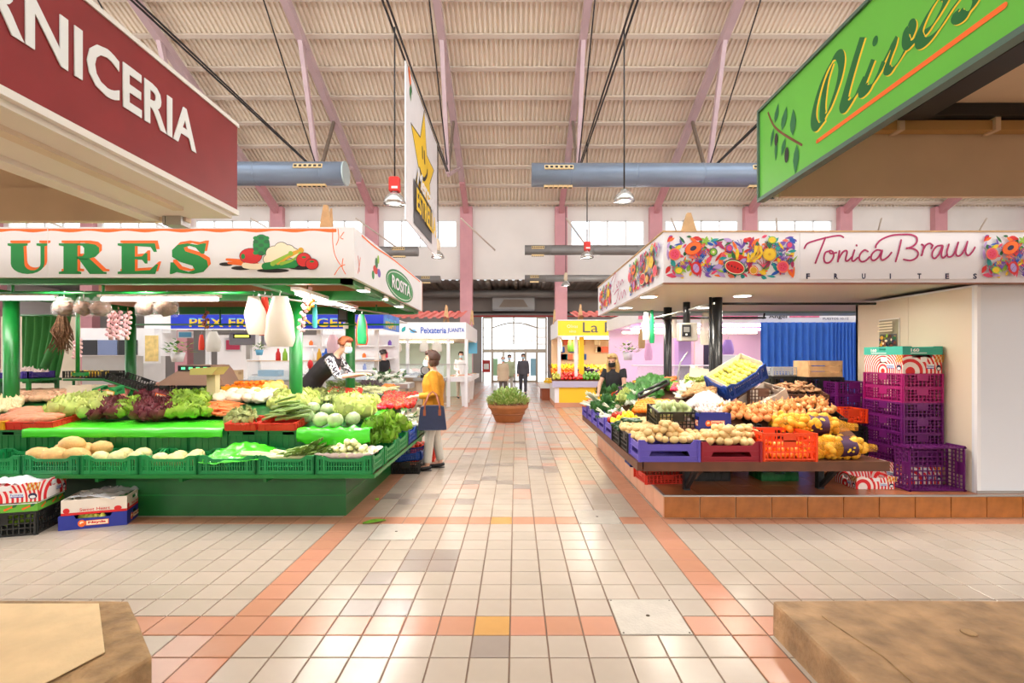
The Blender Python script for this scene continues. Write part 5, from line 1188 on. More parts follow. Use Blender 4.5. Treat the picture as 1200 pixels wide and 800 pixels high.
for k, (dx, dy, dz) in enumerate(((.06, .1, 0), (.24, .08, 0), (.42, .10, 0), (.14, .28, .01), (.34, .28, .02), (.48, .30, .03), (.30, .18, .09))): put('melon', (-4.09 - .5513 + dx, 4.68 + dy, .64 + dz), 'big oval tan melon in the heaped low tray', 'big oval melons', 'melon', 1.0, (rp_.uniform(-.2, .2), rp_.uniform(-.2, .2), rp_.uniform(-.5, .5)))
# price cards
def price_card(px, py, fn, label, m='orange', s=.07):
    p = hit(px, py, fn); t = thing('price_card', label, 'price card', p)
    part('stick', MB().cyl((0, 0, 0), (.02, 0, .13), .004, 5), m_pale_wood, t); part('card', MB().box(-s, s, -.004, 0, .10, .10 + s * 1.1, M=Matrix.Rotation(.25, 4, 'Y')), ink[m], t)
    part('print', MB().box(-s * .8, s * .8, -.006, -.004, .115, .09 + s * 1.1, M=Matrix.Rotation(.25, 4, 'Y')), ink['cream'], t)
price_card(185, 478, slopeL, 'orange edged price card above the red lettuces'); price_card(126, 472, slopeL, 'yellow price card beside the reddish potatoes', 'gold', .055)
# ================================================================== boxes standing before the stall
carton(.52, .4, .13, m_nblue, (atx(112, 4.72), 4.80, 0), 'blue brand fruit carton on the floor before the green stall', 0.35, .5, print_nayda)
carton(.50, .38, .14, m_cardw, (atx(113, 4.72), 4.80, .132), 'white wood-cornered fruit box stacked on the blue carton', 0.35, .0, print_sweet)
for k in range(5): put('pear', (atx(98 + k * 6, 4.68), 4.66, .09), 'yellow pear showing in the blue carton opening', 'pears in the blue carton', 'pear', .8)
m_film = film_mat('clear_film', (.95, .95, .95), .35, .2)
sheet('plastic_sheet', lambda u, v: (atx(113, 4.72) - .22 + .44 * u, 4.63 + .34 * v, .262 + .05 * abs(noise.noise(Vector((u * 5, v * 5, 1)))) + .02 * math.sin(PI * u)), 16, 12, 'crumpled clear film on top of the white fruit box', m_film)
crate('grid', .54, .40, .21, G['black'], (atx(10, 4.50), 4.55, 0), 'black lattice crate of greens on the floor at the left edge', None, (0, 0, .28))
for k in range(14): put('lettuce', (atx(10, 4.5) + rp_.uniform(-.2, .2), 4.55 + rp_.uniform(-.13, .13), .07 + .07 * (k % 2)), 'dull green lettuce inside the black lattice crate', 'lettuces inside the black crate', 'lettuce', .7)
carton(.52, .40, .085, m_ngreen, (atx(12, 4.50), 4.56, .212), 'green and white printed carton on top of the black crate', .28, .3, print_leafy)
carton(.54, .40, .17, m_ringred, (atx(14, 4.50), 4.55, .30), 'red ring patterned melon carton topping the left stack', .28, .2, print_rings)
sheet('plastic_sheet', lambda u, v: (atx(8, 4.5) - .2 + .4 * u, 4.42 + .28 * v, .43 + .06 * abs(noise.noise(Vector((u * 5, v * 5, 4)))) + .03 * math.sin(PI * u)), 16, 12, 'white crumpled film inside the red ring carton', film_mat('milky_film', (.95, .94, .94), .8, .3))
crate('grid', .36, .5, .16, G['black'], (-1.50, 7.0, 0), 'black crate on the floor under the aisle side shelf', None, (0, 0, 0)); crate('slot', .36, .5, .12, G['blue'], (-1.47, 7.05, .162), 'blue tray tilted on the black floor crate', None, (0, -.12, 0))
crate('grid', .34, .4, .22, G['red'], (-1.42, 7.75, 0), 'red crate with peppers on the floor behind the shopper'); 
fill('tomato', [(-1.55, 7.6), (-1.3, 7.6), (-1.3, 7.9), (-1.55, 7.9)], flat(.2), .08, 'red tomato in the red floor crate behind the shopper', 'tomatoes in the red floor crate', 'tomato', 1, .03, pxl=False)
t = MB().grid(lambda u, v: (.10 * (u - .5) * math.sin(PI * (.1 + .85 * v)), .22 * v, .006 + .02 * math.sin(PI * v) * abs(u - .5)), 4, 6).build('fallen_leaf', m_curly, None, (atx(426, 4.75), 4.72, 0.002), (0, 0, -1.1)); t.modifiers.new('thick', 'SOLIDIFY').thickness = .002; tag(t, 'green lettuce leaf fallen on the aisle tiles', 'leaf')
t = MB().grid(lambda u, v: (.04 * (u - .5), .06 * v, .004 + .01 * math.sin(PI * v)), 3, 3).build('fallen_leaf', m_curly, None, (atx(442, 5.5), 5.5, 0.002), (0, 0, .4)); t.modifiers.new('thick', 'SOLIDIFY').thickness = .002; tag(t, 'tiny leaf scrap on the tiles beside the green base', 'leaf')

# ================================================================== goods on the right fruit stall
def slopeR(x, y):
    t = min(y - TD, x - TXL); return .79 + .45 * min(max(0, t - .38), 1.15 if x < 2.6 else .5)
b = MB(); b.grid(lambda u, v: (TXL + .36 + u * 2.0, TD + .42 + v * 2.7, slopeR(TXL + .36 + u * 2.0, TD + .42 + v * 2.7) - .035), 16, 20, smooth=False)
b.grid(lambda u, v: (TXL + .36 + u * .75, TD + 3.12 + v * .75, slopeR(TXL + .36 + u * .75, TD + 3.12 + v * .75) - .035), 6, 6, smooth=False); part('display_board', b, m_wood, fs)
part('display_back', MB().box(2.3, 3.5, 7.8, 7.84, TZt, 1.1), m_wood, fs)
PTT = ('pale yellow potato heaped over the violet front crate', 'potatoes over the violet crate', 'potato')
crate('vent', .56, .40, .205, G['violet'], (1.455, TD + .20, TZt), 'violet plastic crate with potatoes at the table corner'); crate('vent', .555, .40, .19, G['maroon'], (2.04, TD + .20, TZt), 'maroon plastic crate with potatoes in the front row'); crate('grid', .50, .40, .27, G['orange'], (2.60, TD + .21, TZt), 'orange lattice crate full of mandarins in the front row')
crate('grid', .10, .39, .20, G['black'], (1.748, TD + .22, TZt), 'narrow black crate end between violet and maroon crates')
fill('potato', [(1.19, 4.73), (1.72, 4.73), (1.72, 5.08), (1.19, 5.08)], flat(.765), .072, *PTT, layers=3, lift=.02, pxl=False, heap=.06, s=1.1)
fill('potato', [(1.77, 4.73), (2.31, 4.73), (2.31, 5.08), (1.77, 5.08)], flat(.745), .072, 'pale yellow potato heaped over the maroon front crate', 'potatoes over the maroon crate', 'potato', 3, .02, pxl=False, heap=.04, s=1.1)
fill('mandarin', [(2.37, 4.725), (2.83, 4.725), (2.83, 5.08), (2.37, 5.08)], flat(.62), .064, 'orange mandarin inside the orange lattice crate', 'mandarins in the orange crate', 'mandarin', 4, .025, pxl=False, s=1.05)
fill('potato', q(727, 788, 506, 482, 4), slopeR, .072, 'pale yellow potato in the upper heap beside the cucumbers', 'potatoes in the upper heap', 'potato', 3, .03, limit=140, s=1.1)
fill('potato', q(786, 850, 514, 505, 3), slopeR, .072, 'pale yellow potato in front of the blue carton panel', 'potatoes before the blue panel', 'potato', 1, .01, limit=40)
fill('potato', q(856, 884, 514, 506, 3), slopeR, .072, 'pale yellow potato beside the blue carton panel', 'potatoes beside the blue panel', 'potato', 2, .03, limit=30)
# aisle side crates, from the corner backwards
yk = 5.12
SIDE = [('grid', 'black', 'lower', ['black lattice crate nearest the corner on the aisle side', 'second black lattice crate on the aisle side']), ('vent', 'violet', '', ['violet crate of lemons on the aisle side', 'violet crate of white onions on the aisle side', 'violet crate of leafy greens on the aisle side', 'violet crate of herbs on the aisle side', 'last violet crate at the far end of the table'])]
for k in range(2): crate('grid', .38, .40, .20, G['black'], (TXL + .20, yk + .21, TZt), SIDE[0][3][k], None); yk += .42
for k in range(5): crate('vent', .38, .50, .205, G['violet'], (TXL + .20, yk + .26, TZt), SIDE[1][3][k], None); yk += .525
yk = 5.12
for (y0, y1, kind, st, lab, grp, cat, ly, kw) in (
  (5.14, 5.48, 'potato', .072, 'pale yellow potato in the corner black crate', 'potatoes in the corner crate', 'potato', 2, {}),
  (5.52, 5.96, 'cucumber', .055, 'short dark green cucumber in the black aisle crate', 'cucumbers in the black crate', 'cucumber', 3, dict(rot=(0, 0, .4))),
  (5.98, 6.30, 'lemon', .075, 'yellow lemon in the violet aisle crate', 'lemons in the violet crate', 'lemon', 3, {}),
  (6.32, 6.52, 'pepper', .09, 'shiny red pepper beside the lemons', 'red peppers beside the lemons', 'pepper', 2, {}),
  (6.54, 7.02, 'fennel', .11, 'white fennel bulb in the violet aisle crate', 'fennel in the violet crate', 'fennel', 2, {}),
  (7.06, 7.6, 'spinach_bunch', .2, 'bunch of dark leafy greens in the violet crate', 'dark greens in the violet crate', 'greens', 2, dict(tilt=.3)),
  (7.6, 8.1, 'spring_onion_bunch', .13, 'bunch of green onions near the far table end', 'green onions near the table end', 'onion', 2, {}),
  (8.12, 8.58, 'carrot', .06, 'orange carrot in the last violet crate', 'carrots in the last violet crate', 'carrot', 3, dict(rot=(0, 0, .3)))):
    fill(kind, [(TXL + .04, y0), (TXL + .37, y0), (TXL + .37, y1), (TXL + .04, y1)], flat(.765), st, lab, grp, cat, ly, .02, pxl=False, **kw)
fill('orange', q(742, 778, 488, 466, 12), slopeR, .088, 'bright orange on the slope beside the black squash crate', 'oranges on the slope', 'orange', 3, .07, limit=60)
fill('chard_bunch', q(728, 750, 482, 460, 30), slopeR, .16, 'bunch of chard with white stems fanned on the slope', 'chard on the slope', 'chard', 2, .05, (0.25, 0, -.5))
fill('pale_lettuce', q(720, 736, 478, 464, 16), slopeR, .15, 'white stemmed pale greens beside the chard', 'pale greens beside the chard', 'lettuce', 1, .05, tilt=.3)
fill('aubergine', q(724, 740, 464, 456, 10), slopeR, .09, 'dark purple aubergine behind the chard', 'aubergines behind the chard', 'aubergine', 2, .04)
fill('plum_tomato', q(714, 728, 468, 456, 10), slopeR, .055, 'small red plum tomato on the far slope', 'plum tomatoes on the far slope', 'tomato', 2, .04, limit=70)
fill('spinach_bunch', q(700, 716, 466, 452, 16), slopeR, .18, 'bunch of dark leafy greens at the far slope end', 'dark greens at the far end', 'greens', 2, .04, tilt=.3)
fill('carrot', q(762, 788, 455, 449, 8), slopeR, .06, 'orange carrot heaped behind the chard', 'carrots behind the chard', 'carrot', 4, .10, (0, 0, .8), limit=70)
fill('green_pepper', q(782, 806, 459, 450, 4), slopeR, .09, 'green pepper between carrots and radishes', 'green peppers on the slope', 'pepper', 2, .05, limit=30)
fill('radish', q(786, 806, 463, 455, 4), slopeR, .045, 'red radish on the slope left of the kiwis', 'radishes left of the kiwis', 'radish', 4, .07, limit=90, s=1.3)
fill('spring_onion_bunch', q(792, 806, 470, 458, 6), slopeR, .10, 'celery stick bunch beside the kiwis', 'celery beside the kiwis', 'celery', 2, .03, (0, 0, -.4))
fill('kiwi', q(800, 838, 470, 454, 4), slopeR, .066, 'brown kiwi fruit heaped below the tilted blue crate', 'kiwis below the tilted crate', 'kiwi', 3, .06, limit=90, s=1.1)
fill('grape_bunch', q(806, 834, 452, 445, 4), slopeR, .15, 'bunch of green grapes behind the kiwis', 'grapes behind the kiwis', 'grapes', 2, .05)
fill('banana', q(740, 770, 452, 446, 10), slopeR, .06, 'yellow banana at the back of the fruit slope', 'bananas at the slope back', 'banana', 2, .04, limit=30)
fill('garlic', q(812, 852, 492, 474, 4), slopeR, .058, 'white garlic bulb behind the blue carton panel', 'garlic behind the blue panel', 'garlic', 3, .03, limit=70)
# black crate of squash, sitting tilted on the slope
p = hit(796, 500, slopeR); crate('grid', .43, .42, .20, G['black'], (p.x, p.y + .24, p.z - .02), 'black lattice crate of pale squashes on the slope', None, (.12, 0, 0))
fill('squash', [(p.x - .2, p.y + .08), (p.x + .2, p.y + .08), (p.x + .2, p.y + .42), (p.x - .2, p.y + .42)], flat(p.z + .13), .085, 'pale green squash in the black crate on the slope', 'squashes in the black crate', 'squash', 2, .02, pxl=False)
# blue carton end panel
p = hit(838, 506, slopeR); carton(.33, .12, .17, m_nblue, (p.x, p.y + .06, p.z + .02), 'blue brand carton end standing among the potatoes', 0, .0, print_nayda)
# onion crates
for k, (px, py, w) in enumerate(((872, 503, .30), (905, 506, .40), (936, 500, .34), (970, 496, .36))):
    p = hit(px, py, slopeR); crate('grid', w, .40, .13, G['black'], (p.x, p.y + .2, p.z), ['leftmost black onion crate behind the blue panel', 'black onion crate behind the mandarins, second from left', 'black onion crate behind the mandarins, third from left', 'black onion crate behind the potato sacks, rightmost'][k], None, (.35, 0, 0))
    fill('onion', [(p.x - w / 2 + .03, p.y + .04), (p.x + w / 2 - .03, p.y + .04), (p.x + w / 2 - .03, p.y + .36), (p.x - w / 2 + .03, p.y + .36)], lambda x, y, p=p: p.z + .08 + (y - p.y) * .36, .072, 'golden onion heaped in the %s black crate' % ['first', 'second', 'third', 'fourth'][k], 'onions in the %s black crate' % ['first', 'second', 'third', 'fourth'][k], 'onion', 2, .02, pxl=False)
# tilted blue crate of quinces on a pale carton
c = at(864, 440, 5.95)
t = crate('slot', .56, .38, .20, G['blue'], (c.x, c.y, c.z - .10), 'blue slotted crate tilted high with green quinces', None, (.35, -.50, .18)); MT = Matrix.Translation((c.x, c.y, c.z - .10)) @ t.rotation_euler.to_matrix().to_4x4()
lin = MB().box(-.26, .26, -.17, .17, .10, .105).box(-.265, -.26, -.17, .17, .10, .21).box(.26, .265, -.17, .17, .10, .23).box(-.26, .26, .17, .175, .10, .23); o = lin.build('paper_liner', m_cardw, t)
for i in range(7):
    for j in range(5):
        pp = MT @ Vector((-.22 + i * .073 + rp_.uniform(-.012, .012), -.14 + j * .07 + rp_.uniform(-.01, .01), .145 + .02 * rp_.random())); put('quince', pp, 'green quince in the tilted blue crate', 'quinces in the tilted crate', 'quince', .95)
c2 = at(893, 470, 5.85); carton(.62, .36, .14, m_cardw, (c2.x - .02, c2.y + .06, c2.z - .09), 'pale cardboard box propping up the tilted blue crate', 0, .0, None, rot=(.2, -.55, .12))
sheet('plastic_sheet', lambda u, v: (at(800 + 45 * u, 470, 5.7).x, 5.55 + .3 * v, slopeR(at(800 + 45 * u, 470, 5.7).x, 5.55 + .3 * v) + .05 + .07 * math.sin(PI * u) * math.sin(PI * v) + .03 * noise.noise(Vector((u * 6, v * 6, 2)))), 18, 12, 'sheet of clear film folded below the kiwis', m_film)
c3 = at(826, 437, 6.9); carton(.42, .3, .13, m_cardw, (c3.x, c3.y, c3.z - .06), 'open white card box of grapes behind the kiwis', -.3, .4, None, rot=(.1, .15, -.35))
# crates at the back right of the display
def cr_at(style, px, py, d, w, l, h, col, label, rot=(0, 0, 0)): p = at(px, py, d); return crate(style, w, l, h, G[col], (p.x, p.y + l / 2, p.z), label, None, rot)
cr_at('grid', 895, 475, 6.0, .36, .3, .21, 'brown', 'brown lattice crate standing behind the onions')
cr_at('grid', 945, 472, 6.1, .52, .40, .16, 'brown', 'dark brown lattice crate of ginger on the back slope', (.25, 0, -.1)); p = at(945, 470, 6.15)
fill('ginger', [(p.x - .22, p.y + .05), (p.x + .22, p.y + .05), (p.x + .22, p.y + .35), (p.x - .22, p.y + .35)], lambda x, y: p.z + .09 + (y - p.y) * .25, .06, 'knobbly ginger root in the dark brown crate', 'ginger in the brown crate', 'ginger', 2, .02, pxl=False)
cr_at('slot', 914, 473, 6.2, .36, .40, .12, 'blue', 'low blue tray with lemons beside the ginger', (.2, 0, 0)); p = at(914, 470, 6.25)
fill('lemon', [(p.x - .14, p.y + .05), (p.x + .14, p.y + .05), (p.x + .14, p.y + .3), (p.x - .14, p.y + .3)], lambda x, y: p.z + .06 + (y - p.y) * .2, .075, 'yellow lemon in the low blue tray', 'lemons in the low blue tray', 'lemon', 1, .02, pxl=False)
# wooden fruit box
p = at(958, 441, 6.6); crate('grid', .48, .34, p.z - .985, G['black'], (p.x, p.y + .02, .982), 'black crate carrying the small wooden fruit box'); crate('grid', .40, .30, at(916, 440, 6.8).z - .985, G['black'], (at(916, 440, 6.8).x, 6.8, .982), 'black crate carrying the pale grey tray'); t = thing('wooden_box', 'small slatted wooden fruit box on the back slope', 'box', (p.x, p.y, p.z), .1)
for z in (.0, .075, .15):
    part('slat', MB().box(-.23, .23, -.16, -.15, z, z + .06), m_pale_wood, t); part('slat', MB().box(-.23, .23, .15, .16, z, z + .06), m_pale_wood, t)
for s in (-1, 1): part('end_board', MB().box(s * .23 - .008, s * .23 + .008, -.15, .15, 0, .21), m_pale_wood, t)
for s in (-1, 1): part('corner_post', MB().box(s * .21 - .012, s * .21 + .012, -.15, -.126, 0, .21), m_pale_wood, t)
part('base_board', MB().box(-.23, .23, -.15, .15, 0, .008), m_pale_wood, t)
p = at(916, 440, 6.8); crate('grid', .4, .3, .12, hexm('crate_grey', 170, 175, 180, rough=.45), (p.x, p.y, p.z), 'pale grey tray behind the ginger crate')
# supports under the back-right crates
part('back_shelf', MB().box(2.75, 3.62, 5.95, 7.8, .93, .96), m_wood, fs)
for x in (2.8, 3.58): part('shelf_leg', MB().box(x - .02, x + .02, 7.3, 7.34, PZ, .93), m_dark, fs)
# stack of purple crates behind the sacks
for k in range(3): crate('grid', .44, .55, .165, G['purple'], (atx(998, 6.2) + .02, 6.45, PZ + .55 + k * .168), ['lowest purple crate of the short stack behind the sacks', 'middle purple crate of the short stack behind the sacks', 'top purple crate of the short stack behind the sacks'][k])
for k in range(3): crate('grid', .44, .55, .18, G['purple'], (atx(998, 6.2) + .02, 6.45, PZ + k * .183), 'purple crate hidden low in the short stack', 'purple crates low in the short stack')
cr_at('grid', 1001, 496, 5.85, .30, .3, .17, 'orange', 'orange lattice crate beside the potato sacks'); crate('grid', .32, .32, .30, G['black'], (atx(1001, 5.85), 6.02, PZ), 'black crate carrying the orange lattice crate'); crate('grid', .32, .32, .24, G['black'], (atx(1001, 5.85), 6.02, PZ + .302), 'upper black crate carrying the orange lattice crate')
# tall stack against the cold room
sx, sy = 4.355, 5.61; z = PZ; LB = ['lowest purple crate of the tall stack beside the cold room', 'second purple crate from the plinth in the tall stack', 'third purple crate from the plinth in the tall stack', 'fourth purple crate from the plinth in the tall stack']
carton(.42, .58, .20, m_ringred, (sx, sy, z), 'red ring patterned carton at the foot of the tall stack', 0, .2, print_rings); z += .202
for k in range(4): crate('grid', .42, .59, .165, G['purple'], (sx, sy, z), LB[k]); z += .167
for k in range(2): crate('grid', .42, .59, .155, G['magenta'], (sx, sy, z), ['lower magenta crate in the tall stack', 'upper magenta crate in the tall stack'][k]); z += .157
carton(.42, .58, .20, m_ringred, (sx, sy, z), 'red ring patterned carton high on the tall stack', 0, .3, print_rings); z += .202
carton(.43, .59, .09, m_turq, (sx, sy, z), 'turquoise carton topping the tall stack', 0, .3, print_160)
t = crate('grid', .56, .44, .22, G['purple'], (4.27, 5.18, PZ + .30), 'purple crate stood on its side before the tall stack', None, (-1.45, PI / 2, 0)); t.location = (4.265, 5.03 + .2, PZ + .285)
t.rotation_euler = Matrix.Rotation(PI / 2, 3, 'X').to_euler(); t.location = (4.265, 5.24, PZ + .225)
carton(.40, .34, .13, m_ringred, (3.70, 5.28, PZ), 'red ring patterned carton on the plinth under the table end', .0, .2, print_rings)
# potato net sacks
m_net = film_mat('yellow_net', rgb(244, 170, 20), .38, .4); m_lab = hexm('sack_label', 70, 30, 66, rough=.5, var=.2, scale=12)
for k, (x, y, z, rz, L, lab) in enumerate(((3.18, 4.92, TZt, -.02, .72, 'lower yellow net sack of potatoes with purple band'), (3.06, 5.14, TZt + .19, -.32, .80, 'upper yellow net sack of potatoes with purple label'))):
    t = thing('potato_sack', lab, 'sack', (x, y, z + .105), rz)
    prof = lambda v: min(1, .35 + 4.5 * v) if v < .66 else max(.30, 1.0 - (v - .66) * 2.4 + (max(0, v - .93) * 3))
    fnk = lambda u, v, R=1.0: ((v - .5) * L, .155 * R * prof(v) * math.cos(2 * PI * u) * (1 + .05 * math.sin(9 * v + k)), .10 * R * prof(v) * math.sin(2 * PI * u) - .04 * max(0, v - .7))
    o = MB().grid(fnk, 22, 22).build('net', m_net, t)
    bb = MB(); part('label_band', MB().grid(lambda u, v: fnk(u, .46 + .20 * v, 1.04), 22, 4), m_lab, t)
    P = Print((-.03 * L, -.166, -.0), (1, 0, 0), (0, -.25, .97), .002)
    r = random.Random(k)
    for i in range(5): P.ell(r.uniform(-.02, .1), r.uniform(-.04, .04), .012, .010, ink['yellow'])
    P.build('label_print', t)
    r = random.Random(k + 5)
    for i in range(90):
        v = r.uniform(.05, .80); a = r.uniform(0, 2 * PI); R = prof(v) * r.uniform(.62, .95); o = link('potato', rp_.choice(KIT['sack_potato']), t, ((v - .5) * L, .155 * R * math.cos(a), .10 * R * math.sin(a)), (a, v * 9, a)); o.scale = (1.05,) * 3
# clutter under the table
crate('solid', .5, .3, .12, G['black'], (2.1, 5.6, PZ), 'black empty crate stored under the fruit table'); crate('solid', .4, .3, .10, G['dgreen'], (2.9, 5.6, PZ), 'green empty crate stored under the fruit table'); crate('grid', .5, .36, .10, G['red'], (1.62, 5.5, PZ), 'red flat crate pushed under the fruit table corner', None, (0, 0, .1)); crate('slot', .4, .3, .10, G['blue'], (1.62, 6.3, PZ), 'blue flat crate pushed under the aisle side of the table')
# hanging scale on the right stall
p = at(807, 389, 6.8); t = thing('hanging_scale', 'grey box hanging scale with dark display between black posts', 'scale', (p.x, p.y, p.z))
part('housing', MB().bev(-.12, .13, 0, .16, -.12, .13, .015), hexm('scale_grey', 176, 170, 160, rough=.4, metal=.2), t); part('display', MB().box(-.09, .03, -.008, .002, -.06, .10), m_dark, t); part('screen', MB().box(-.07, .01, -.011, -.008, .0, .07), m_steel, t); part('button', MB().box(-.045, -.02, -.012, -.008, -.045, -.02), m_white, t)
part('suspension', MB().cyl((0, .08, .13), (0, .08, gz0 + .03 - p.z), .05, 10), m_blackp, t)
# curved bag hook and black basket rim on the back slope
t = MB().tube([at(797, 455, 6.6), at(794, 440, 6.6), at(797, 425, 6.6), at(806, 412, 6.6)], [.012, .012, .011, .008], 8).build('bent_rod', m_steel); tag(t, 'bent grey metal rod rising from the back of the slope', 'rod')
t = MB(); t.tube([at(748, 462, 7.0), at(770, 451, 7.0), at(782, 446, 7.2)], .022, 8); t.tube([at(750, 466, 6.9), at(772, 455, 6.9), at(784, 449, 7.1)], .02, 8); t.tube([at(748, 462, 7.0), at(750, 466, 6.9)], .02, 8); t.tube([at(782, 446, 7.2), at(784, 449, 7.1)], .02, 8); t = t.build('basket_rim', m_blackp); tag(t, 'black plastic basket rim lying on the carrots', 'basket')
# ================================================================== people
m_skin = hexm('skin', 222, 172, 148, rough=.5, var=.06, scale=20, sss=.08)
m_shoe = hexm('shoe_black', 26, 25, 27, rough=.4); m_eye = hexm('eye_dark', 40, 28, 24, rough=.2); m_lip = hexm('lips', 186, 96, 90, rough=.5)
def remesh(mb, name, m, parent, vox=.012, smooth=4):
    me = mb.data(name, m); o = bpy.data.objects.new(name, me); COL.objects.link(o)
    r = o.modifiers.new('skin', 'REMESH'); r.mode = 'VOXEL'; r.voxel_size = vox; r.use_smooth_shade = True
    s = o.modifiers.new('relax', 'SMOOTH'); s.factor = .5; s.iterations = smooth
    dg = bpy.context.evaluated_depsgraph_get(); new = bpy.data.meshes.new_from_object(o.evaluated_get(dg)); bpy.data.objects.remove(o)
    new.name = name; new.materials.clear(); new.materials.append(m)
    new.polygons.foreach_set('use_smooth', [True] * len(new.polygons))
    return link(name, new, parent)
V = Vector
def lerp(a, b, t): return V(a) * (1 - t) + V(b) * t
def person(label, loc, rotz, J, look, vox=.012):
    """J: joints in the person's own frame (facing -Y, x to their left); look: dict of clothes"""
    t = thing('person', label, 'person', loc, rotz)
    hd, nk, ch, pv = V(J['head']), V(J['neck']), V(J['chest']), V(J['pelvis']); k = look.get('build', 1.0)
    turn = Matrix.Rotation(J.get('turn', 0), 4, 'Z') @ Matrix.Rotation(J.get('nod', 0), 4, 'X')
    def H_(p): return hd + turn @ V(p)
    b = MB()
    # head, jaw, nose, ears, neck
    b.ball(hd + turn @ V((0, .012, .035)), (.072, .092, .088), 14, 10, M=turn); b.ball(H_((0, -.022, -.045)), (.052, .062, .066), 12, 8, M=turn); b.ball(H_((0, -.05, -.088)), (.03, .025, .022), 8, 6, M=turn)
    b.tube([H_((0, -.082, .022)), H_((0, -.104, -.016)), H_((0, -.088, -.024))], [.008, .014, .011], 7)
    for s in (-1, 1): b.ball(H_((s * .073, .012, -.002)), (.011, .02, .03), 8, 6, M=turn)
    b.tube([nk + V((0, .01, -.05)), nk, H_((0, .015, -.03))], [.06 * k, .05, .048], 10)
    # trunk
    waist = lerp(pv, ch, .45)
    b.tube([pv + V((0, 0, -.10)), pv, waist, ch, lerp(ch, nk, .55), lerp(ch, nk, .9)], [.12 * k, .16 * k, .135 * k, .16 * k, .155 * k, .07], 14, flat=.70)
    sl, sr = V(J['shl']), V(J['shr'])
    for sh, el, wr, hdir in ((sl, J['ell'], J['wrl'], J['hdl']), (sr, J['elr'], J['wrr'], J['hdr'])):
        el, wr, hdir = V(el), V(wr), V(hdir).normalized(); pal = V((0, 0, 1)) if abs(hdir.z) < .7 else V((0, 1, 0))
        b.tube([lerp(ch, sh, .55), sh, lerp(sh, el, .3), el, lerp(el, wr, .3), wr], [.07, .056, .048, .039, .038, .026], 10)
        side = hdir.cross(pal).normalized(); up = side.cross(hdir)
        b.tube([wr, wr + hdir * .03, wr + hdir * .085], [.026, .034, .036], 10, flat=.5)
        for q, (o, L) in enumerate(((-.028, .062), (-.010, .074), (.010, .070), (.027, .055))):
            base = wr + hdir * .08 + side * o; b.tube([base, base + hdir * L * .5 - up * .008, base + hdir * L * .85 - up * .03], [.0105, .0098, .008], 7)
        b.tube([wr + hdir * .03 - side * .026, wr + hdir * .06 - side * .05 - up * .01, wr + hdir * .09 - side * .052 - up * .022], [.013, .0115, .009], 7)
    legs = []
    for s in 'lr':
        hp, kn, an = V(J['hp' + s]), V(J['kn' + s]), V(J['an' + s]); legs.append((hp, kn, an)); f = V(J.get('ft' + s, (0, -1, 0)))
        b.tube([hp + V((0, 0, .04)), lerp(hp, kn, .3), kn, lerp(kn, an, .3), an], [.09 * k, .082 * k, .055, .054, .036], 10)
        b.tube([an - f * .03 + V((0, 0, -.03)), an + f * .06 + V((0, 0, -.05)), an + f * .15 + V((0, 0, -.065))], [.036, .034, .024], 8)
    remesh(b, 'body', m_skin, t, vox)
    for s in (-1, 1): part('eye', MB().ball(H_((s * .030, -.074, .018)), (.011, .007, .007), 8, 5, M=turn), m_eye, t)
    part('mouth', MB().ball(H_((0, -.084, -.056)), (.022, .006, .006), 8, 5, M=turn), m_lip, t)
    # hair
    hr = look.get('hair', 'short'); hm = look['hair_m']; hb = MB()
    hb.grid(lambda u, v: H_((.083 * math.sin(PI * (v * .62)) * math.sin(2 * PI * u), .016 + .103 * math.sin(PI * v * .62) * -math.cos(2 * PI * u) * (1 if math.cos(2 * PI * u) < 0 else .93), .04 + .098 * math.cos(PI * v * (.62 if math.cos(2 * PI * u) < .35 else .36)))), 24, 8)
    if hr == 'bob': hb.ball(H_((0, .045, -.015)), (.088, .07, .085), 12, 8, M=turn); [hb.ball(H_((s * .062, .02, -.02)), (.028, .05, .075), 8, 6, M=turn) for s in (-1, 1)]
    if hr == 'long': hb.ball(H_((0, .05, -.03)), (.09, .065, .10), 12, 8, M=turn); [hb.tube([H_((s * .07, 0, .03)), H_((s * .085, -.005, -.06)), H_((s * .085, -.02, -.2)), H_((s * .07, -.03, -.27))], [.03, .036, .034, .014], 8) for s in (-1, 1)]; hb.tube([H_((0, .06, 0)), H_((0, .085, -.14)), H_((0, .08, -.28))], [.075, .085, .03], 10, flat=.5)
    if hr == 'bun': hb.ball(H_((0, .09, .09)), .04, 10, 7); 
    o = hb.build('hair', hm, t)
    for v in o.data.vertices: v.co += Vector(noise.noise_vector(v.co * 30)) * .009 + Vector(noise.noise_vector(v.co * 12)) * .006
    o.modifiers.new('thick', 'SOLIDIFY').thickness = .012
    if look.get('mask'):
        part('face_mask', MB().grid(lambda u, v: H_((.070 * math.sin((u - .5) * 2.7), -.018 - .086 * math.cos((u - .5) * 2.7) - .012 * math.sin(PI * v) * math.cos((u - .5) * 2.6), -.085 + .085 * v)), 10, 6), look['mask'], t)
        for s in (-1, 1): part('mask_loop', MB().tube([H_((s * .068, -.03, -.02)), H_((s * .078, .005, .012)), H_((s * .078, .02, -.01))], .003, 5), look['mask'], t)
    # clothes
    tp = look['top']; hem = look.get('hem', -.06); loose = look.get('loose', 1.12); c = MB()
    secs = [pv + V((0, 0, hem)), pv + V((0, 0, min(0, hem * .4))), waist, ch, lerp(ch, nk, .6), lerp(ch, nk, .92)]
    c.tube(secs, [(.165 + .02 * (hem < -.15)) * k * loose, .165 * k * loose, .145 * k * loose, .166 * k * loose, .155 * k * 1.05, .072], 16, flat=.74)
    sv = look.get('sleeve', 1.0); arms = MB()
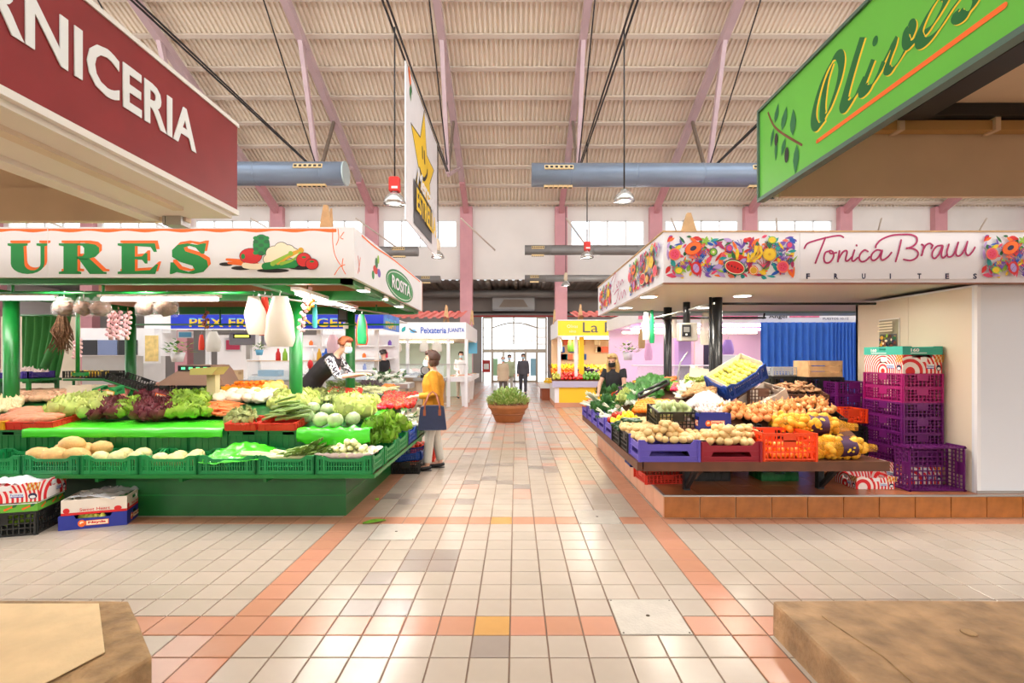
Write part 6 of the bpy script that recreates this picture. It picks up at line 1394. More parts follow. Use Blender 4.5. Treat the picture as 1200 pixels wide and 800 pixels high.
    for sh, el, wr in ((sl, V(J['ell']), V(J['wrl'])), (sr, V(J['elr']), V(J['wrr']))):
        P_ = [lerp(ch, sh, .55), sh, lerp(sh, el, .35), el] if sv >= .5 else [lerp(ch, sh, .55), sh, lerp(sh, el, .5)]
        R_ = [.085, .069, .062, .054] if sv >= .5 else [.085, .069, .064]
        if sv > .6: P_ += [lerp(el, wr, (sv - .5) * 2 * .5), lerp(el, wr, (sv - .5) * 2 * .95)]; R_ += [.05, .043]
        arms.tube(P_, R_, 10)
    if look.get('sleeve_m'): remesh(arms, 'sleeves', look['sleeve_m'], t, vox, 3)
    else: c.merge(arms)
    remesh(c, look.get('top_name', 'top'), tp, t, vox, 3)
    if look.get('legs'):
        l = MB(); l.tube([pv + V((0, 0, .02)), pv + V((0, 0, -.1))], [.165 * k, .16 * k], 12, flat=.72)
        for hp, kn, an in legs: l.tube([hp + V((0, 0, .02)), lerp(hp, kn, .4), kn, lerp(kn, an, .5), lerp(kn, an, .94)], [.10 * k, .092 * k, .072, .066, .06], 10)
        remesh(l, 'trousers', look['legs'], t, vox, 3)
    for i, (hp, kn, an) in enumerate(legs):
        f = V(J.get('ft' + 'lr'[i], (0, -1, 0))); sm = MB().tube([an - f * .055 + V((0, 0, -.045)), an - f * .02 + V((0, 0, -.04)), an + f * .06 + V((0, 0, -.055)), an + f * .14 + V((0, 0, -.066)), an + f * .185 + V((0, 0, -.07))], [.025, .043, .043, .036, .012], 10, flat=.72).tube([an - f * .06 + V((0, 0, -.085)), an + f * .06 + V((0, 0, -.085)), an + f * .185 + V((0, 0, -.085))], [.03, .042, .022], 10, flat=.2)
        part('shoe', sm, m_shoe, t)
    return t
def pose(h=1.65, **o):
    s = h / 1.65
    J = dict(head=(0, -.03, 1.535), neck=(0, 0, 1.40), chest=(0, 0, 1.20), pelvis=(0, 0, .90), shl=(.175, 0, 1.335), shr=(-.175, 0, 1.335), ell=(.21, .02, 1.06), elr=(-.21, .02, 1.06), wrl=(.22, -.05, .83), wrr=(-.22, -.05, .83), hdl=(0, -.15, -1), hdr=(0, -.15, -1),
             hpl=(.09, 0, .84), hpr=(-.09, 0, .84), knl=(.095, -.01, .47), knr=(-.095, -.01, .47), anl=(.10, .01, .09), anr=(-.10, .01, .09))
    for k in J:
        if k[:2] != 'hd' : J[k] = tuple(v * s for v in J[k])
    J.update({k: v for k, v in o.items()}); return J
m_mustard = hexm('mustard_knit', 188, 126, 14, rough=.85, var=.1, scale=30, bump=.25, bscale=160); m_trs = hexm('stone_trousers', 206, 200, 188, rough=.8, var=.05, scale=10)
m_brown_hair = hexm('hair_brown', 74, 46, 32, rough=.5, var=.3, scale=40); m_ginger = hexm('hair_auburn', 146, 78, 44, rough=.5, var=.3, scale=40); m_blond = hexm('hair_blond', 214, 176, 112, rough=.45, var=.3, scale=40); m_dkhair = hexm('hair_dark', 38, 28, 24, rough=.5); m_greyhair = hexm('hair_grey', 190, 180, 170, rough=.6)
m_mblue = hexm('mask_blue', 176, 208, 224, rough=.6); m_mblack = hexm('mask_black', 30, 30, 32, rough=.6)
# shopper in mustard
sd_ = person('shopper in a long mustard cardigan with navy handbag facing the stall', (-1.17, 7.05, 0), -1.45,
    pose(1.66, ell=(.25, .06, 1.07), wrl=(.13, -.24, 1.04), hdl=(-.35, -1, -.05), elr=(-.22, -.02, 1.06), wrr=(-.06, -.26, 1.02), hdr=(.2, -1, .0), turn=-.12, anl=(.10, -.08, .09), anr=(-.10, .10, .09), knl=(.095, -.05, .48), knr=(-.095, .03, .48)),
    dict(hair='bob', hair_m=m_brown_hair, top=m_mustard, top_name='cardigan', hem=-.30, loose=1.22, sleeve=.92, legs=m_trs, mask=m_mblue, build=1.08), .011)
# her bag: hangs from the crook of the near arm
m_navy = hexm('bag_navy', 30, 40, 70, rough=.5, var=.1, scale=20); m_strap = hexm('bag_strap', 134, 70, 42, rough=.5)
bag = thing('handbag', 'navy handbag with brown straps on the shopper arm', 'bag', (-1.12, 6.66, .62), .12)
part('bag_body', MB().prism([(-.19, 0), (.19, 0), (.155, .30), (.10, .32), (-.10, .32), (-.155, .30)], (0, .07, 0), (1, 0, 0), (0, 0, 1), .13), m_navy, bag)
part('bag_base', MB().bev(-.185, .185, -.065, .075, -.006, .012, .02), m_navy, bag)
for y in (-.062, .072): part('strap', MB().tube([(-.10, y, .24), (-.095, y, .34), (-.05, y * .5 + .06, .46), (0.0, .08, .50), (.05, y * .5 + .06, .46), (.095, y, .34), (.10, y, .24)], .012, 7, flat=.5), m_strap, bag)
for x in (-.10, .10): part('strap_tab', MB().box(x - .018, x + .018, -.068, -.062, .19, .27), m_strap, bag)
# saleswoman leaning over the vegetables
def vest_mat():
    m = mat('flower_sleeve', rgb(240, 236, 238), .7); nt = m.node_tree; tc = nt.nodes.new('ShaderNodeTexCoord'); v = nt.nodes.new('ShaderNodeTexNoise'); v.inputs['Scale'].default_value = 32
    r = nt.nodes.new('ShaderNodeValToRGB'); r.color_ramp.interpolation = 'CONSTANT'; r.color_ramp.elements[0].color = (.02, .015, .03, 1); r.color_ramp.elements[1].color = (.85, .82, .86, 1); r.color_ramp.elements[1].position = .5
    nt.links.new(tc.outputs['Object'], v.inputs['Vector']); nt.links.new(v.outputs['Fac'], r.inputs[0]); nt.links.new(r.outputs[0], nt.nodes['Principled BSDF'].inputs['Base Color']); return m
person('saleswoman in black vest with flowered sleeves leaning over the vegetables', (-3.18, 7.55, .20), 1.45,
    pose(1.62, head=(0, -.62, 1.555), neck=(0, -.49, 1.43), chest=(0, -.34, 1.26), pelvis=(0, -.02, .97), shl=(.175, -.44, 1.36), shr=(-.175, -.46, 1.35), ell=(.24, -.60, 1.10), elr=(-.24, -.62, 1.10), wrl=(.14, -.85, 1.13), wrr=(-.12, -.86, 1.13), hdl=(-.3, -1, .1), hdr=(.3, -1, .1), nod=.25),
    dict(hair='short', hair_m=m_ginger, top=hexm('vest_black', 34, 30, 36, rough=.7), sleeve=.62, sleeve_m=vest_mat(), legs=hexm('dark_slacks', 40, 40, 46, rough=.8), mask=m_mblue, hem=-.12, build=1.08, loose=1.16))
# saleswoman at the right stall
person('blond saleswoman in black T-shirt and black mask behind the fruit table', (1.86, 9.25, 0), -.55,
    pose(1.62, head=(0, -.16, 1.515), neck=(0, -.09, 1.40), chest=(0, -.05, 1.20), shl=(.175, -.08, 1.335), shr=(-.175, -.08, 1.335), ell=(.22, -.16, 1.08), elr=(-.25, -.16, 1.08), wrl=(.14, -.34, .95), wrr=(-.2, -.36, .93), hdl=(0, -1, -.5), hdr=(0, -1, -.5), nod=.3),
    dict(hair='long', hair_m=m_blond, top=hexm('tee_black', 36, 36, 42, rough=.8), sleeve=.3, legs=hexm('jeans_dark', 40, 48, 66, rough=.8), mask=m_mblack, build=1.02))
# three people walking in from the doors
D3 = 21.4
person('walking man in dark suit jacket and blue mask before the doors', (atx(613, D3), D3, 0), .0, pose(1.74, anl=(.10, -.22, .10), knl=(.10, -.16, .50), anr=(-.10, .18, .12), knr=(-.10, .0, .49)), dict(hair='short', hair_m=m_dkhair, top=hexm('suit_jacket', 82, 80, 88, rough=.8), legs=hexm('suit_trousers', 74, 74, 82, rough=.8), mask=m_mblue, hem=-.10, build=1.08, top_name='jacket'), .02)
person('walking person in beige coat and mask behind the planter', (atx(589.5, D3 - .6), D3 - .6, 0), .1, pose(1.62, anl=(.10, .12, .1), anr=(-.10, -.15, .1)), dict(hair='short', hair_m=m_greyhair, top=hexm('coat_beige', 208, 186, 160, rough=.85), legs=hexm('far_trousers', 110, 100, 96, rough=.8), mask=m_mblue, hem=-.28, loose=1.25, build=1.1, top_name='coat'), .02)
person('walking person in pale green jacket half hidden behind the beige coat', (atx(597, D3 + .8), D3 + .8, 0), .0, pose(1.70), dict(hair='short', hair_m=m_dkhair, top=hexm('jacket_sage', 176, 186, 150, rough=.85), legs=hexm('white_trousers', 224, 220, 212, rough=.8), mask=m_mblue, hem=-.2, loose=1.2, build=1.05, top_name='jacket'), .02)
# staff of the two fish stalls
person('fishmonger in dark clothes behind the blue fish stall counter', (atx(450, 14.0), 14.0, .12), -1.9, pose(1.66, nod=.3), dict(hair='bun', hair_m=m_dkhair, top=hexm('staff_black', 30, 30, 34, rough=.8), legs=m_shoe, mask=m_mblue, build=1.05), .02)
person('fishmonger in white coat and mask behind the juanita counter', (atx(540, 18.0), 18.0, .12), .3, pose(1.66, wrl=(.12, -.3, 1.0), wrr=(-.12, -.3, 1.0), ell=(.22, -.05, 1.05), elr=(-.22, -.05, 1.05)), dict(hair='short', hair_m=m_dkhair, top=hexm('staff_white', 236, 236, 236, rough=.7), legs=m_trs, mask=m_mblue, hem=-.3, build=1.05, top_name='coat'), .02)
# ================================================================== the star banner
bn = thing('hanging_banner', 'white hanging banner with yellow smiling star', 'banner', (0, 0, 0))
BNX, b0, b1, bz0, bz1 = -2.77, 12.5, 17.45, 5.08, 9.06
part('panel', MB().box(BNX - .03, BNX, b0, b1, bz0, bz1), m_white, bn)
def bq(cx, cy):     # crop pixel (400,50, x4) to banner plane
    px, py = 400 + cx / 4, 50 + cy / 4; d = BNX * F / (px - VX); return (d, H + (VY - py) * d / F)
def bq2(cx, cy):    # crop pixel (460,230, x5)
    px, py = 460 + cx / 5, 230 + cy / 5; d = BNX * F / (px - VX); return (d, H + (VY - py) * d / F)
P = Print((BNX, 0, 0), (0, 1, 0), (0, 0, 1), .0015)
star = [bq(388, 325), bq(400, 530), bq(432, 598), bq(413, 660), bq(418, 790), bq(380, 745), bq(344, 690), bq(362, 585), bq(328, 385), bq(370, 447)]
cx_ = sum(p[0] for p in star) / len(star); cy_ = sum(p[1] for p in star) / len(star)
P.poly([(cx_ + (a - cx_) * 1.06, cy_ + (b - cy_) * 1.06) for a, b in star], ink['black']); P.poly(star, ink['yellow'])
for s_ in ((379, 495, 380, 535), (388, 515, 390, 560)): P.stroke([bq(s_[0], s_[1]), bq(s_[2], s_[3])], .15, ink['black'], 0)
P.stroke([bq(366, 590), bq(376, 625), bq(388, 640), bq(400, 620), bq(402, 600)], .12, ink['black'], 5)
P.stroke([bq(316, 130), bq(320, 170), bq(322, 185)], .20, ink['orange'], 3); P.leaf(*bq(320, 205), .35, .09, ink['green'], -1.2); P.leaf(*bq(322, 190), .3, .07, ink['leaf'], -.7)
bx = [bq2(120, -5), bq2(228, 85), bq2(228, 280), bq2(122, 155)]
P.poly([bq(336, 635), bq(365, 680), bq2(228, 82), bq2(228, 280), bq2(122, 155)], ink['grey'])
P.build('printed_star', bn)
y0 = bq2(126, 0)[0]
text('banner_lettering', 'Mercado', 1, ink['white'], bn, (BNX + .07, y0 + .1, 6.35), (0, 1, 0), (0, 0, 1), fit=3.1, hfit=.5, shear=.3, bold=.02, ext=.004)
text('banner_lettering', 'ESTRELLA', 1, ink['yellow'], bn, (BNX + .07, y0 + .05, 5.62), (0, 1, 0), (0, 0, 1), fit=3.2, hfit=.62, bold=.02, ext=.004)
for y in (12.9, 17.0): part('cord', MB().cyl((BNX - .02, y, bz1), (BNX - .02, y, 9.12), .012, 5), m_black, bn)

# ================================================================== planter in the aisle
pt_ = thing('planter', 'round wooden tub planter with bushy green plants in the aisle', 'planter', (atx(595.5, 12.35), 12.35, 0))
m_tub = hexm('tub_wood', 176, 112, 62, rough=.6, var=.12, scale=6)
part('tub', MB().lathe([(.30, 0), (.33, .03), (.44, .30), (.48, .33), (.50, .36), (.50, .43), (.46, .44), (.44, .38), (.01, .36)], 28), m_tub, pt_)
part('band', MB().lathe([(.40, .18), (.413, .185), (.42, .215), (.408, .22)], 28), hexm('tub_band', 150, 92, 50, rough=.6), pt_)
part('soil', MB().lathe([(.45, .40), (.3, .43), (.01, .44)], 16), hexm('dry_soil', 120, 88, 62, rough=.9, var=.3, scale=20, bump=.5), pt_)
r = random.Random(8); b = MB()
for k in range(1100):
    a = r.uniform(0, 2 * PI); q = math.sqrt(r.random()) * .50; h = .36 * (1 - (q / .55) ** 2) + .06; o = V((q * math.cos(a), q * math.sin(a), .42 + r.random() * h)); out = V((math.cos(a) * q * 1.2 + r.uniform(-.3, .3), math.sin(a) * q * 1.2 + r.uniform(-.3, .3), .5)).normalized()
    M = Matrix.Translation(o) @ out.to_track_quat('Y', 'Z').to_matrix().to_4x4(); L = r.uniform(.06, .13); w = L * .22
    b._add([M @ V(p) for p in ((0, 0, 0), (w, L * .45, .008), (0, L, -.01), (-w, L * .45, .008))], [(0, 1, 2, 3)], r.choice((0, 0, 1)))
o = part('foliage', b, [hexm('tub_leaf', 158, 190, 92, rough=.6), hexm('tub_leaf_pale', 204, 214, 136, rough=.6)], pt_); o['kind'] = 'stuff'
b = MB()
for k in range(60):
    a = r.uniform(0, 2 * PI); o = V((.42 * math.cos(a), .42 * math.sin(a), .42)); b.tube([o, o + V((.05 * math.cos(a), .05 * math.sin(a), .05)), o + V((.10 * math.cos(a), .10 * math.sin(a), r.uniform(-.02, .05)))], [.006, .014, .003], 5)
o = part('dry_stems', b, hexm('dry_leaf', 150, 106, 70, rough=.8), pt_); o['kind'] = 'stuff'

# ================================================================== stalls in the middle distance
m_red_tile = hexm('red_roof_sheet', 190, 84, 74, rough=.6, var=.1, scale=3); m_mint = hexm('mint_panel', 196, 218, 206, rough=.5); m_beige = hexm('beige_counter', 214, 192, 164, rough=.5, var=.04, scale=2)
m_glass = film_mat('case_glass', (.86, .93, .95), .22, .05); m_ice = hexm('ice', 240, 244, 248, rough=.4, bump=.4, bscale=40); m_pinkglow = mat('pink_tube', (1, .55, .95), emit=7); m_warm = mat('warm_tube', (1, .86, .6), emit=9)
m_bluesign = hexm('blue_sign', 18, 54, 200, rough=.4)
def red_roof(x0, x1, y0, y1, z0, z1, t):
    b = MB(); xs = []; x = x0
    while x < x1: xs += [(x, 0), (x + .10, 0), (x + .14, .05), (x + .24, .05)]; x += .28
    n = len(xs); b._add([(x, y, z + h) for y, z in ((y0, z0), (y1, z1)) for x, h in xs], [(i, i + 1, n + i + 1, n + i) for i in range(n - 1)]); part('roof_sheet', b, m_red_tile, t)
def two_tone(o, zc, m2):
    me = o.data; me.materials.append(m2); bm = bmesh.new(); bm.from_mesh(me); bmesh.ops.bisect_plane(bm, geom=bm.verts[:] + bm.edges[:] + bm.faces[:], plane_co=(0, 0, zc), plane_no=(0, 0, 1))
    for f in bm.faces: f.material_index = 1 if f.calc_center_median().z > zc else 0
    bm.to_mesh(me); bm.free()
# --- blue fish stall
d = 11.5; fx = lambda px: atx(px, d); fz = lambda py: atz(py, d)
t = thing('fish_stall', 'fish stall with long blue sign behind the vegetable stall', 'market stall', (0, 0, 0)); BX1 = fx(449)
part('front_fascia', MB().box(fx(200), BX1, d, d + .05, fz(385), fz(366)), m_bluesign, t); part('side_fascia', MB().box(BX1 - .05, BX1, d + .05, 13.1, fz(385), fz(366)), hexm('blue_sign_print', 70, 130, 220, rough=.4, var=.35, scale=4), t)
part('fascia_base', MB().box(-8.6, BX1 + .01, d - .01, d + .06, fz(386.5), fz(385)), m_white, t); part('left_fascia', MB().box(-8.6, fx(200), d, d + .05, fz(390), fz(362)), m_white, t)
part('canopy_roof', MB().box(-8.6, BX1 - .05, d + .05, 14.4, fz(369), fz(368)), m_white, t)
o = text('sign_lettering', 'PEIX FRESC - ÀNGELA', .3, ink['yellow'], t, (fx(222), d - .004, fz(383)), (1, 0, 0), (0, 0, 1), fit=fx(420) - fx(222), hfit=.26, bold=.004, ext=.002); two_tone(o, fz(374), ink['sky'])
o = text('sign_lettering', 'VISIAT', .3, ink['yellow'], t, (BX1 + .004, d + .15, fz(383.5)), (0, 1, 0), (0, 0, 1), fit=1.1, hfit=.24, bold=.004, ext=.002); two_tone(o, fz(375), ink['sky'])
for px in (241, 300, 372, 440): part('post', MB().box(fx(px) - .045, fx(px) + .045, d + .06, d + .14, 0, fz(386)), m_white, t)
part('counter', MB().box(-7.6, BX1 - .1, d - .35, d + .3, 0, 1.05), m_white, t); part('counter_top', MB().box(-7.7, BX1 - .05, d - .42, d + .32, 1.05, 1.09), m_steel, t)
part('glass_front', MB().box(-6.0, BX1 - .1, d - .40, d - .385, 1.09, 1.50), m_glass, t); part('glass_shelf', MB().box(-6.0, BX1 - .08, d - .42, d + .1, 1.50, 1.515), m_pale_wood, t); part('ice_bed', MB().box(-6.0, BX1 - .15, d - .36, d + .25, 1.09, 1.16), m_ice, t)
part('back_wall', MB().box(-8.6, BX1 - .3, 14.3, 14.4, 0, fz(386)), m_white, t)
for z in (1.2, 1.55, 1.9): part('wall_shelf', MB().box(-6.0, BX1 - .4, 14.0, 14.3, z, z + .03), m_white, t)
part('tube_lamp', MB().cyl((-7.5, 13, fz(386) + .1), (-3.6, 13, fz(386) + .1), .03, 8), m_tube, t)
area_light('stall_tube', (-5.5, 12.8, fz(386)), 3.5, 50, (1, .97, .93), (0, 0, 0), .3).parent = t
part('hood', MB().box(fx(105), fx(176), d - .2, d + .5, 0, 1.62), m_steel, t); part('hood_panel', MB().box(fx(100), fx(190), d - .25, d + .5, 1.62, 2.25), m_white, t)
for a, c_ in ((103, 125), (126, 148), (149, 171)): part('hood_window', MB().box(fx(a), fx(c_), d - .27, d - .25, 1.64, 1.98), m_dark if a != 126 else hexm('blue_grey', 120, 134, 170, rough=.2), t)
# goods on the fish stall shelves
r = random.Random(5); KN = ['white', 'pink', 'teal', 'yellow', 'red', 'purple', 'blue', 'lime', 'coral', 'orange']
n = 0
for z in (1.23, 1.58, 1.93):
    for k in range(7):
        x = -5.8 + k * .36 + r.uniform(-.06, .06); c = KN[(k + int(z * 10)) % 10]; h = r.uniform(.12, .22)
        o = MB().lathe([(.05, 0), (.055, .02), (.055, h * .65), (.025, h * .85), (.025, h), (.001, h)], 10).build('bottle', ink[c], None, (x, 14.15, z)); tag(o, '%s bottle on the white back shelf of the fish stall' % ['low', 'middle', 'high'][[1.23, 1.58, 1.93].index(z)], 'bottle', 'bottles on the fish stall shelf at height %s' % ['low', 'middle', 'high'][[1.23, 1.58, 1.93].index(z)])
for k in range(26):
    x = r.uniform(-5.9, BX1 - .3); o = MB().tube([(-.14, 0, 0), (-.10, 0, .005), (0, .01, .01), (.10, 0, .005), (.13, 0, 0), (.17, 0, 0)], [.008, .03, .036, .02, .008, .03], 8, flat=.5).build('fish', hexm('fish_silver', 176, 184, 196, rough=.25, metal=.4) if k % 3 else hexm('fish_pink', 230, 150, 140, rough=.3), None, (x, d - .28 + .5 * r.random(), 1.185), (0, 0, r.uniform(-.6, .6))); tag(o, 'fresh fish lying on ice in the blue stall', 'fish', 'fish on the ice of the blue stall')
def plant_pot(px, py, d, s, label, pm):
    p = at(px, py, d); t = thing('potted_plant', label, 'plant', p); part('pot', MB().lathe([(s * .6, 0), (s * .85, s * 1.2), (s * .75, s * 1.2), (.01, s)], 14), pm, t); r = random.Random(px); b = MB()
    for k in range(70):
        a = r.uniform(0, 6.28); q = r.random(); o = V((math.cos(a) * q * s * 1.6, math.sin(a) * q * s * 1.2, s * (1.1 + r.random() * 1.8 * (1 - q * .5)))); L = s * r.uniform(.5, .9); M = Matrix.Translation(o) @ V((math.cos(a), math.sin(a), r.uniform(-.3, .8))).to_track_quat('Y', 'Z').to_matrix().to_4x4()
        b._add([M @ V(c) for c in ((0, 0, 0), (L * .3, L * .5, 0), (0, L, -L * .1), (-L * .3, L * .5, 0))], [(0, 1, 2, 3)], k % 2)
    o = part('foliage', b, [m_lett, m_chg], t); o['kind'] = 'stuff'
plant_pot(208, 424, 11.0, .18, 'bushy potted plant in white pot on the fish counter', m_white); plant_pot(304, 416, 11.1, .10, 'small plant in bright blue pot on the glass shelf', ink['sky'])
t = thing('picture_board', 'yellowish framed picture beside the potted plant', 'picture', (fx(189), d - .3, 1.46)); part('frame', MB().box(-.19, .19, 0, .02, 0, .66), m_white, t); part('print', MB().box(-.15, .15, -.006, 0, .04, .62), hexm('old_print', 236, 206, 130, rough=.6, var=.25, scale=9), t)
# --- bags and goods hanging at the fish stall
def hang_bag(px, py0, py1, w, d, m, label, name='plastic_bag', cat='bag', group=None, bulge=.5, tilt=0, rail=None):
    top, bot = at(px, py0, d), at(px, py1, d); L = top.z - bot.z; W = w * d / F
    def fn(u, v):
        a = 2 * PI * u; s = (.5 + .5 * min(1, v * 2.2)) * (1 - .25 * max(0, v - .85) * 4); n_ = noise.noise(V((math.cos(a) * 2 + px, math.sin(a) * 2, v * 3)))
        return (W / 2 * s * math.cos(a) * (1 + .12 * n_) + tilt * v * L, W / 2 * bulge * s * math.sin(a) * (1 + .2 * n_), -v * L)
    b = MB().grid(fn, 18, 10); o0 = len(b.v); b._add([fn(i / 18, 1.0) for i in range(18)], [tuple(range(18))])
    t = thing(name, label, cat, top, 0, group); part('bag', b, m, t)
    part('hook', MB().tube([(0, 0, -.02), (0, 0, .03), (.012, 0, .05), (0, 0, .065)], .005, 5), m_steel, t)
    return t
m_bagw = film_mat('bag_white', (.74, .68, .58), .85, .4); m_bagc = film_mat('bag_clear', (.9, .9, .88), .10, .1); m_bagr = film_mat('bag_red', rgb(230, 60, 30), .92, .4); m_bagg = film_mat('bag_green', rgb(20, 150, 90), .92, .4); m_herb = hexm('dry_herb', 112, 80, 54, rough=.9, var=.4, scale=40, bump=.5)
hang_bag(297, 347, 392, 26, 5.4, m_bagw, 'cream plastic bag roll, left of the three at the post', tilt=.12, bulge=.35); hang_bag(310, 348, 393, 14, 5.45, m_bagr, 'red plastic bag between the two cream ones', bulge=.4); hang_bag(328, 347, 406, 34, 5.3, m_bagw, 'large cream plastic bag in front of the green post', bulge=.45); hang_bag(318, 350, 372, 9, 5.6, m_bagg, 'green plastic bag behind the red one', bulge=.4)
hang_bag(424, 370, 404, 14, 7.2, m_bagr, 'red plastic bag bundle on the side rail', bulge=.5); hang_bag(424, 368, 403, 11, 7.05, m_bagg, 'green plastic bag bundle on the side rail', bulge=.6); hang_bag(369, 352, 384, 6, 6.6, film_mat('bag_teal', rgb(70, 180, 180), .85, .4), 'narrow teal bag strip right of the post', bulge=.4)
HB = ['leftmost clear bag of dried herbs on the front rail', 'second clear bag of dried herbs on the front rail', 'third clear bag of dried herbs on the front rail', 'fourth clear bag of dried herbs on the front rail', 'rightmost clear bag of dried herbs on the front rail']
for k, (px, w) in enumerate(((75, 26), (98, 22), (118, 24), (170, 22), (195, 28))):
    t = hang_bag(px, 348, 371, w, 5.3, m_bagc, HB[k], bulge=.7); r = random.Random(k); W = w * 5.3 / F; b = MB()
    b.merge(ico(W * .44, W * .30, .075, .35, 3, k, 3), Matrix.Translation((0, 0, -.12))); part('herbs', b, m_herb, t)
    part('rail_hook', MB().tube([(0, 0, 0), (0, 0, .05), (.015, 0, .07)], .004, 5), m_steel, t)
# garlic strings, cured sausage, chilli garland, herb bundle
def string_of(px0, py0, px1, py1, d, n, r0, m, label, name, cat):
    a, b_ = at(px0, py0, d), at(px1, py1, d); t = thing(name, label, cat, a); rr = random.Random(px0)
    part('cord', MB().cyl((0, 0, .06), b_ - a, .006, 5), m_herb, t)
    me = [ico(r0, r0, r0 * .9, .15, 2, s, 1).data('bulb', m) for s in range(2)]
    for k in range(n):
        p = (b_ - a) * (k / n); q = k * 2.2; link('bulb', me[k % 2], t, (p.x + r0 * .9 * math.cos(q), p.y + r0 * .9 * math.sin(q), p.z), (q, q, 0))
m_garl = hexm('string_garlic', 232, 186, 190, rough=.6, var=.2, scale=40)
for k, px in enumerate((128, 136, 147)): string_of(px + 3, 366, px, 398, 5.6, 16, .026, m_garl, ['left garlic string on the rail', 'middle garlic string on the rail', 'right garlic string on the rail'][k], 'garlic_string', 'garlic')
string_of(361, 338, 352, 390, 5.7, 18, .028, m_garl, 'pink garlic string tied to the green post', 'garlic_string', 'garlic'); string_of(364, 352, 362, 364, 5.75, 6, .03, hexm('gourd', 206, 130, 40, rough=.5), 'small orange gourd string beside the post', 'gourd_string', 'gourd')
string_of(241, 366, 240, 386, 7.0, 7, .03, hexm('dried_pepper', 130, 70, 46, rough=.5), 'string of dried brown peppers before the blue sign', 'pepper_string', 'peppers'); string_of(91, 398, 90, 420, 6.2, 14, .03, m_garl, 'garlic string behind the thin green post', 'garlic_string', 'garlic')
p = at(72, 374, 6.2); t = thing('herb_bundle', 'hanging bundle of dried brown herbs beside the green curtain', 'herbs', p); r = random.Random(3); b = MB()
for k in range(60): b.tube([(r.uniform(-.03, .03), r.uniform(-.03, .03), .1), (r.uniform(-.1, .1), r.uniform(-.07, .07), -.15), (r.uniform(-.16, .16), r.uniform(-.1, .1), r.uniform(-.45, -.3))], [.006, .012, .004], 4)
o = part('stalks', b, m_herb, t); o['kind'] = 'stuff'
# green curtain and cream side wall at the left
def curtain(x0, x1, y, z0, z1, m, label, folds=7, rod=True, slant=0):
    t = thing('curtain', label, 'curtain', (x0, y, 0)); n = folds * 6
    part('cloth', MB().grid(lambda u, v: ((x1 - x0) * u * (1 - slant * (1 - v) * .35) , .05 * math.sin(u * folds * 2 * PI) * (1 - .3 * v) + .03 * noise.noise(V((u * 4, v * 2, 1))), z0 + (z1 - z0) * v), n, 8), m, t)
    if rod: part('rod', MB().cyl((-.05, 0, z1 + .01), (x1 - x0 + .05, 0, z1 + .01), .014, 8), m_green if 'green' in label else m_steel, t)
m_gcloth = hexm('green_cloth', 56, 128, 58, rough=.8, var=.1, scale=4); curtain(atx(26, 7.4), atx(84, 7.4), 7.4, 1.2, 2.2, m_gcloth, 'gathered dark green cloth curtain at the left of the stall', 6, True, .8)
struct(MB().box(-9, atx(92, 8.7), 8.68, 8.74, 0, 2.3).build('wall_partition', m_cream))
t = MB().cyl(at(52, 430, 7.2), at(82, 360, 7.2), .05, 10).build('rolled_awning', m_gcloth); tag(t, 'rolled green awning cloth leaning beside the curtain', 'awning')
# left back table: purple garlic crate, black crates on green slope, boxes
t = thing('back_table', 'green metal back table with garlic crate at the left', 'table', (atx(20, 7.0), 7.0, .2)); part('table_top', MB().box(-.55, .36, -.2, .3, 1.05, 1.09), m_green, t)
for x in (-.5, .32): part('leg', MB().box(x - .02, x + .02, -.18, -.14, 0, 1.05), m_green, t); part('leg', MB().box(x - .02, x + .02, .24, .28, 0, 1.05), m_green, t)
crate('slot', .6, .4, .10, G['indigo'], (atx(20, 7.0), 7.05, 1.292), 'indigo slotted tray heaped with garlic on the back table')
p = at(20, 7.0, 7.0); fill('garlic', [(atx(20, 7.0) - .27, 6.88), (atx(20, 7.0) + .27, 6.88), (atx(20, 7.0) + .27, 7.22), (atx(20, 7.0) - .27, 7.22)], flat(1.37), .062, 'pinkish garlic bulb in the indigo tray at the left', 'garlic in the indigo tray', 'garlic', 2, .01, pxl=False)
t = thing('crate_rack', 'sloping green metal rack carrying black crates', 'rack', (atx(108, 7.0), 7.0, .2))
for y in (0, .36): part('rack_rail', MB().tube([(-.40, y, 1.07), (.16, y, 1.07), (.75, y, .88), (1.35, y, .84)], .018, 6), m_green, t)
for x, z in ((-.35, 1.07), (.3, 1.02), (1.3, .84)): part('rack_leg', MB().cyl((x, .1, 0), (x, .1, z), .018, 6), m_green, t)
crate('grid', .55, .38, .10, G['black'], (atx(108, 7.0) - .12, 7.18, 1.292), 'black flat crate at the top of the sloping rack'); crate('grid', .55, .38, .09, G['black'], (atx(108, 7.0) + .46, 7.18, 1.19), 'black flat crate sliding down the sloping rack', None, (0, .33, 0)); crate('grid', .46, .38, .14, G['black'], (atx(108, 7.0) + 1.02, 7.18, 1.075), 'black crate with pink goods at the low rack end'); crate('grid', .46, .38, .14, G['black'], (atx(108, 7.0) + 1.50, 7.18, 1.06), 'last black crate right of the rack')
fill('red_potato', [(atx(108, 7.0) + .84, 7.05), (atx(108, 7.0) + 1.7, 7.05), (atx(108, 7.0) + 1.7, 7.3), (atx(108, 7.0) + .84, 7.3)], flat(1.17), .11, 'reddish potato in the black rack crates', 'potatoes in the rack crates', 'potato', 1, .03, pxl=False, s=.8); fill('lemon', [(atx(108, 7.0) - .35, 7.05), (atx(108, 7.0) + .1, 7.05), (atx(108, 7.0) + .1, 7.3), (atx(108, 7.0) - .35, 7.3)], flat(1.32), .09, 'yellow lemon in the black crate on the rack', 'lemons in the rack crate', 'lemon', 1, .03, pxl=False)
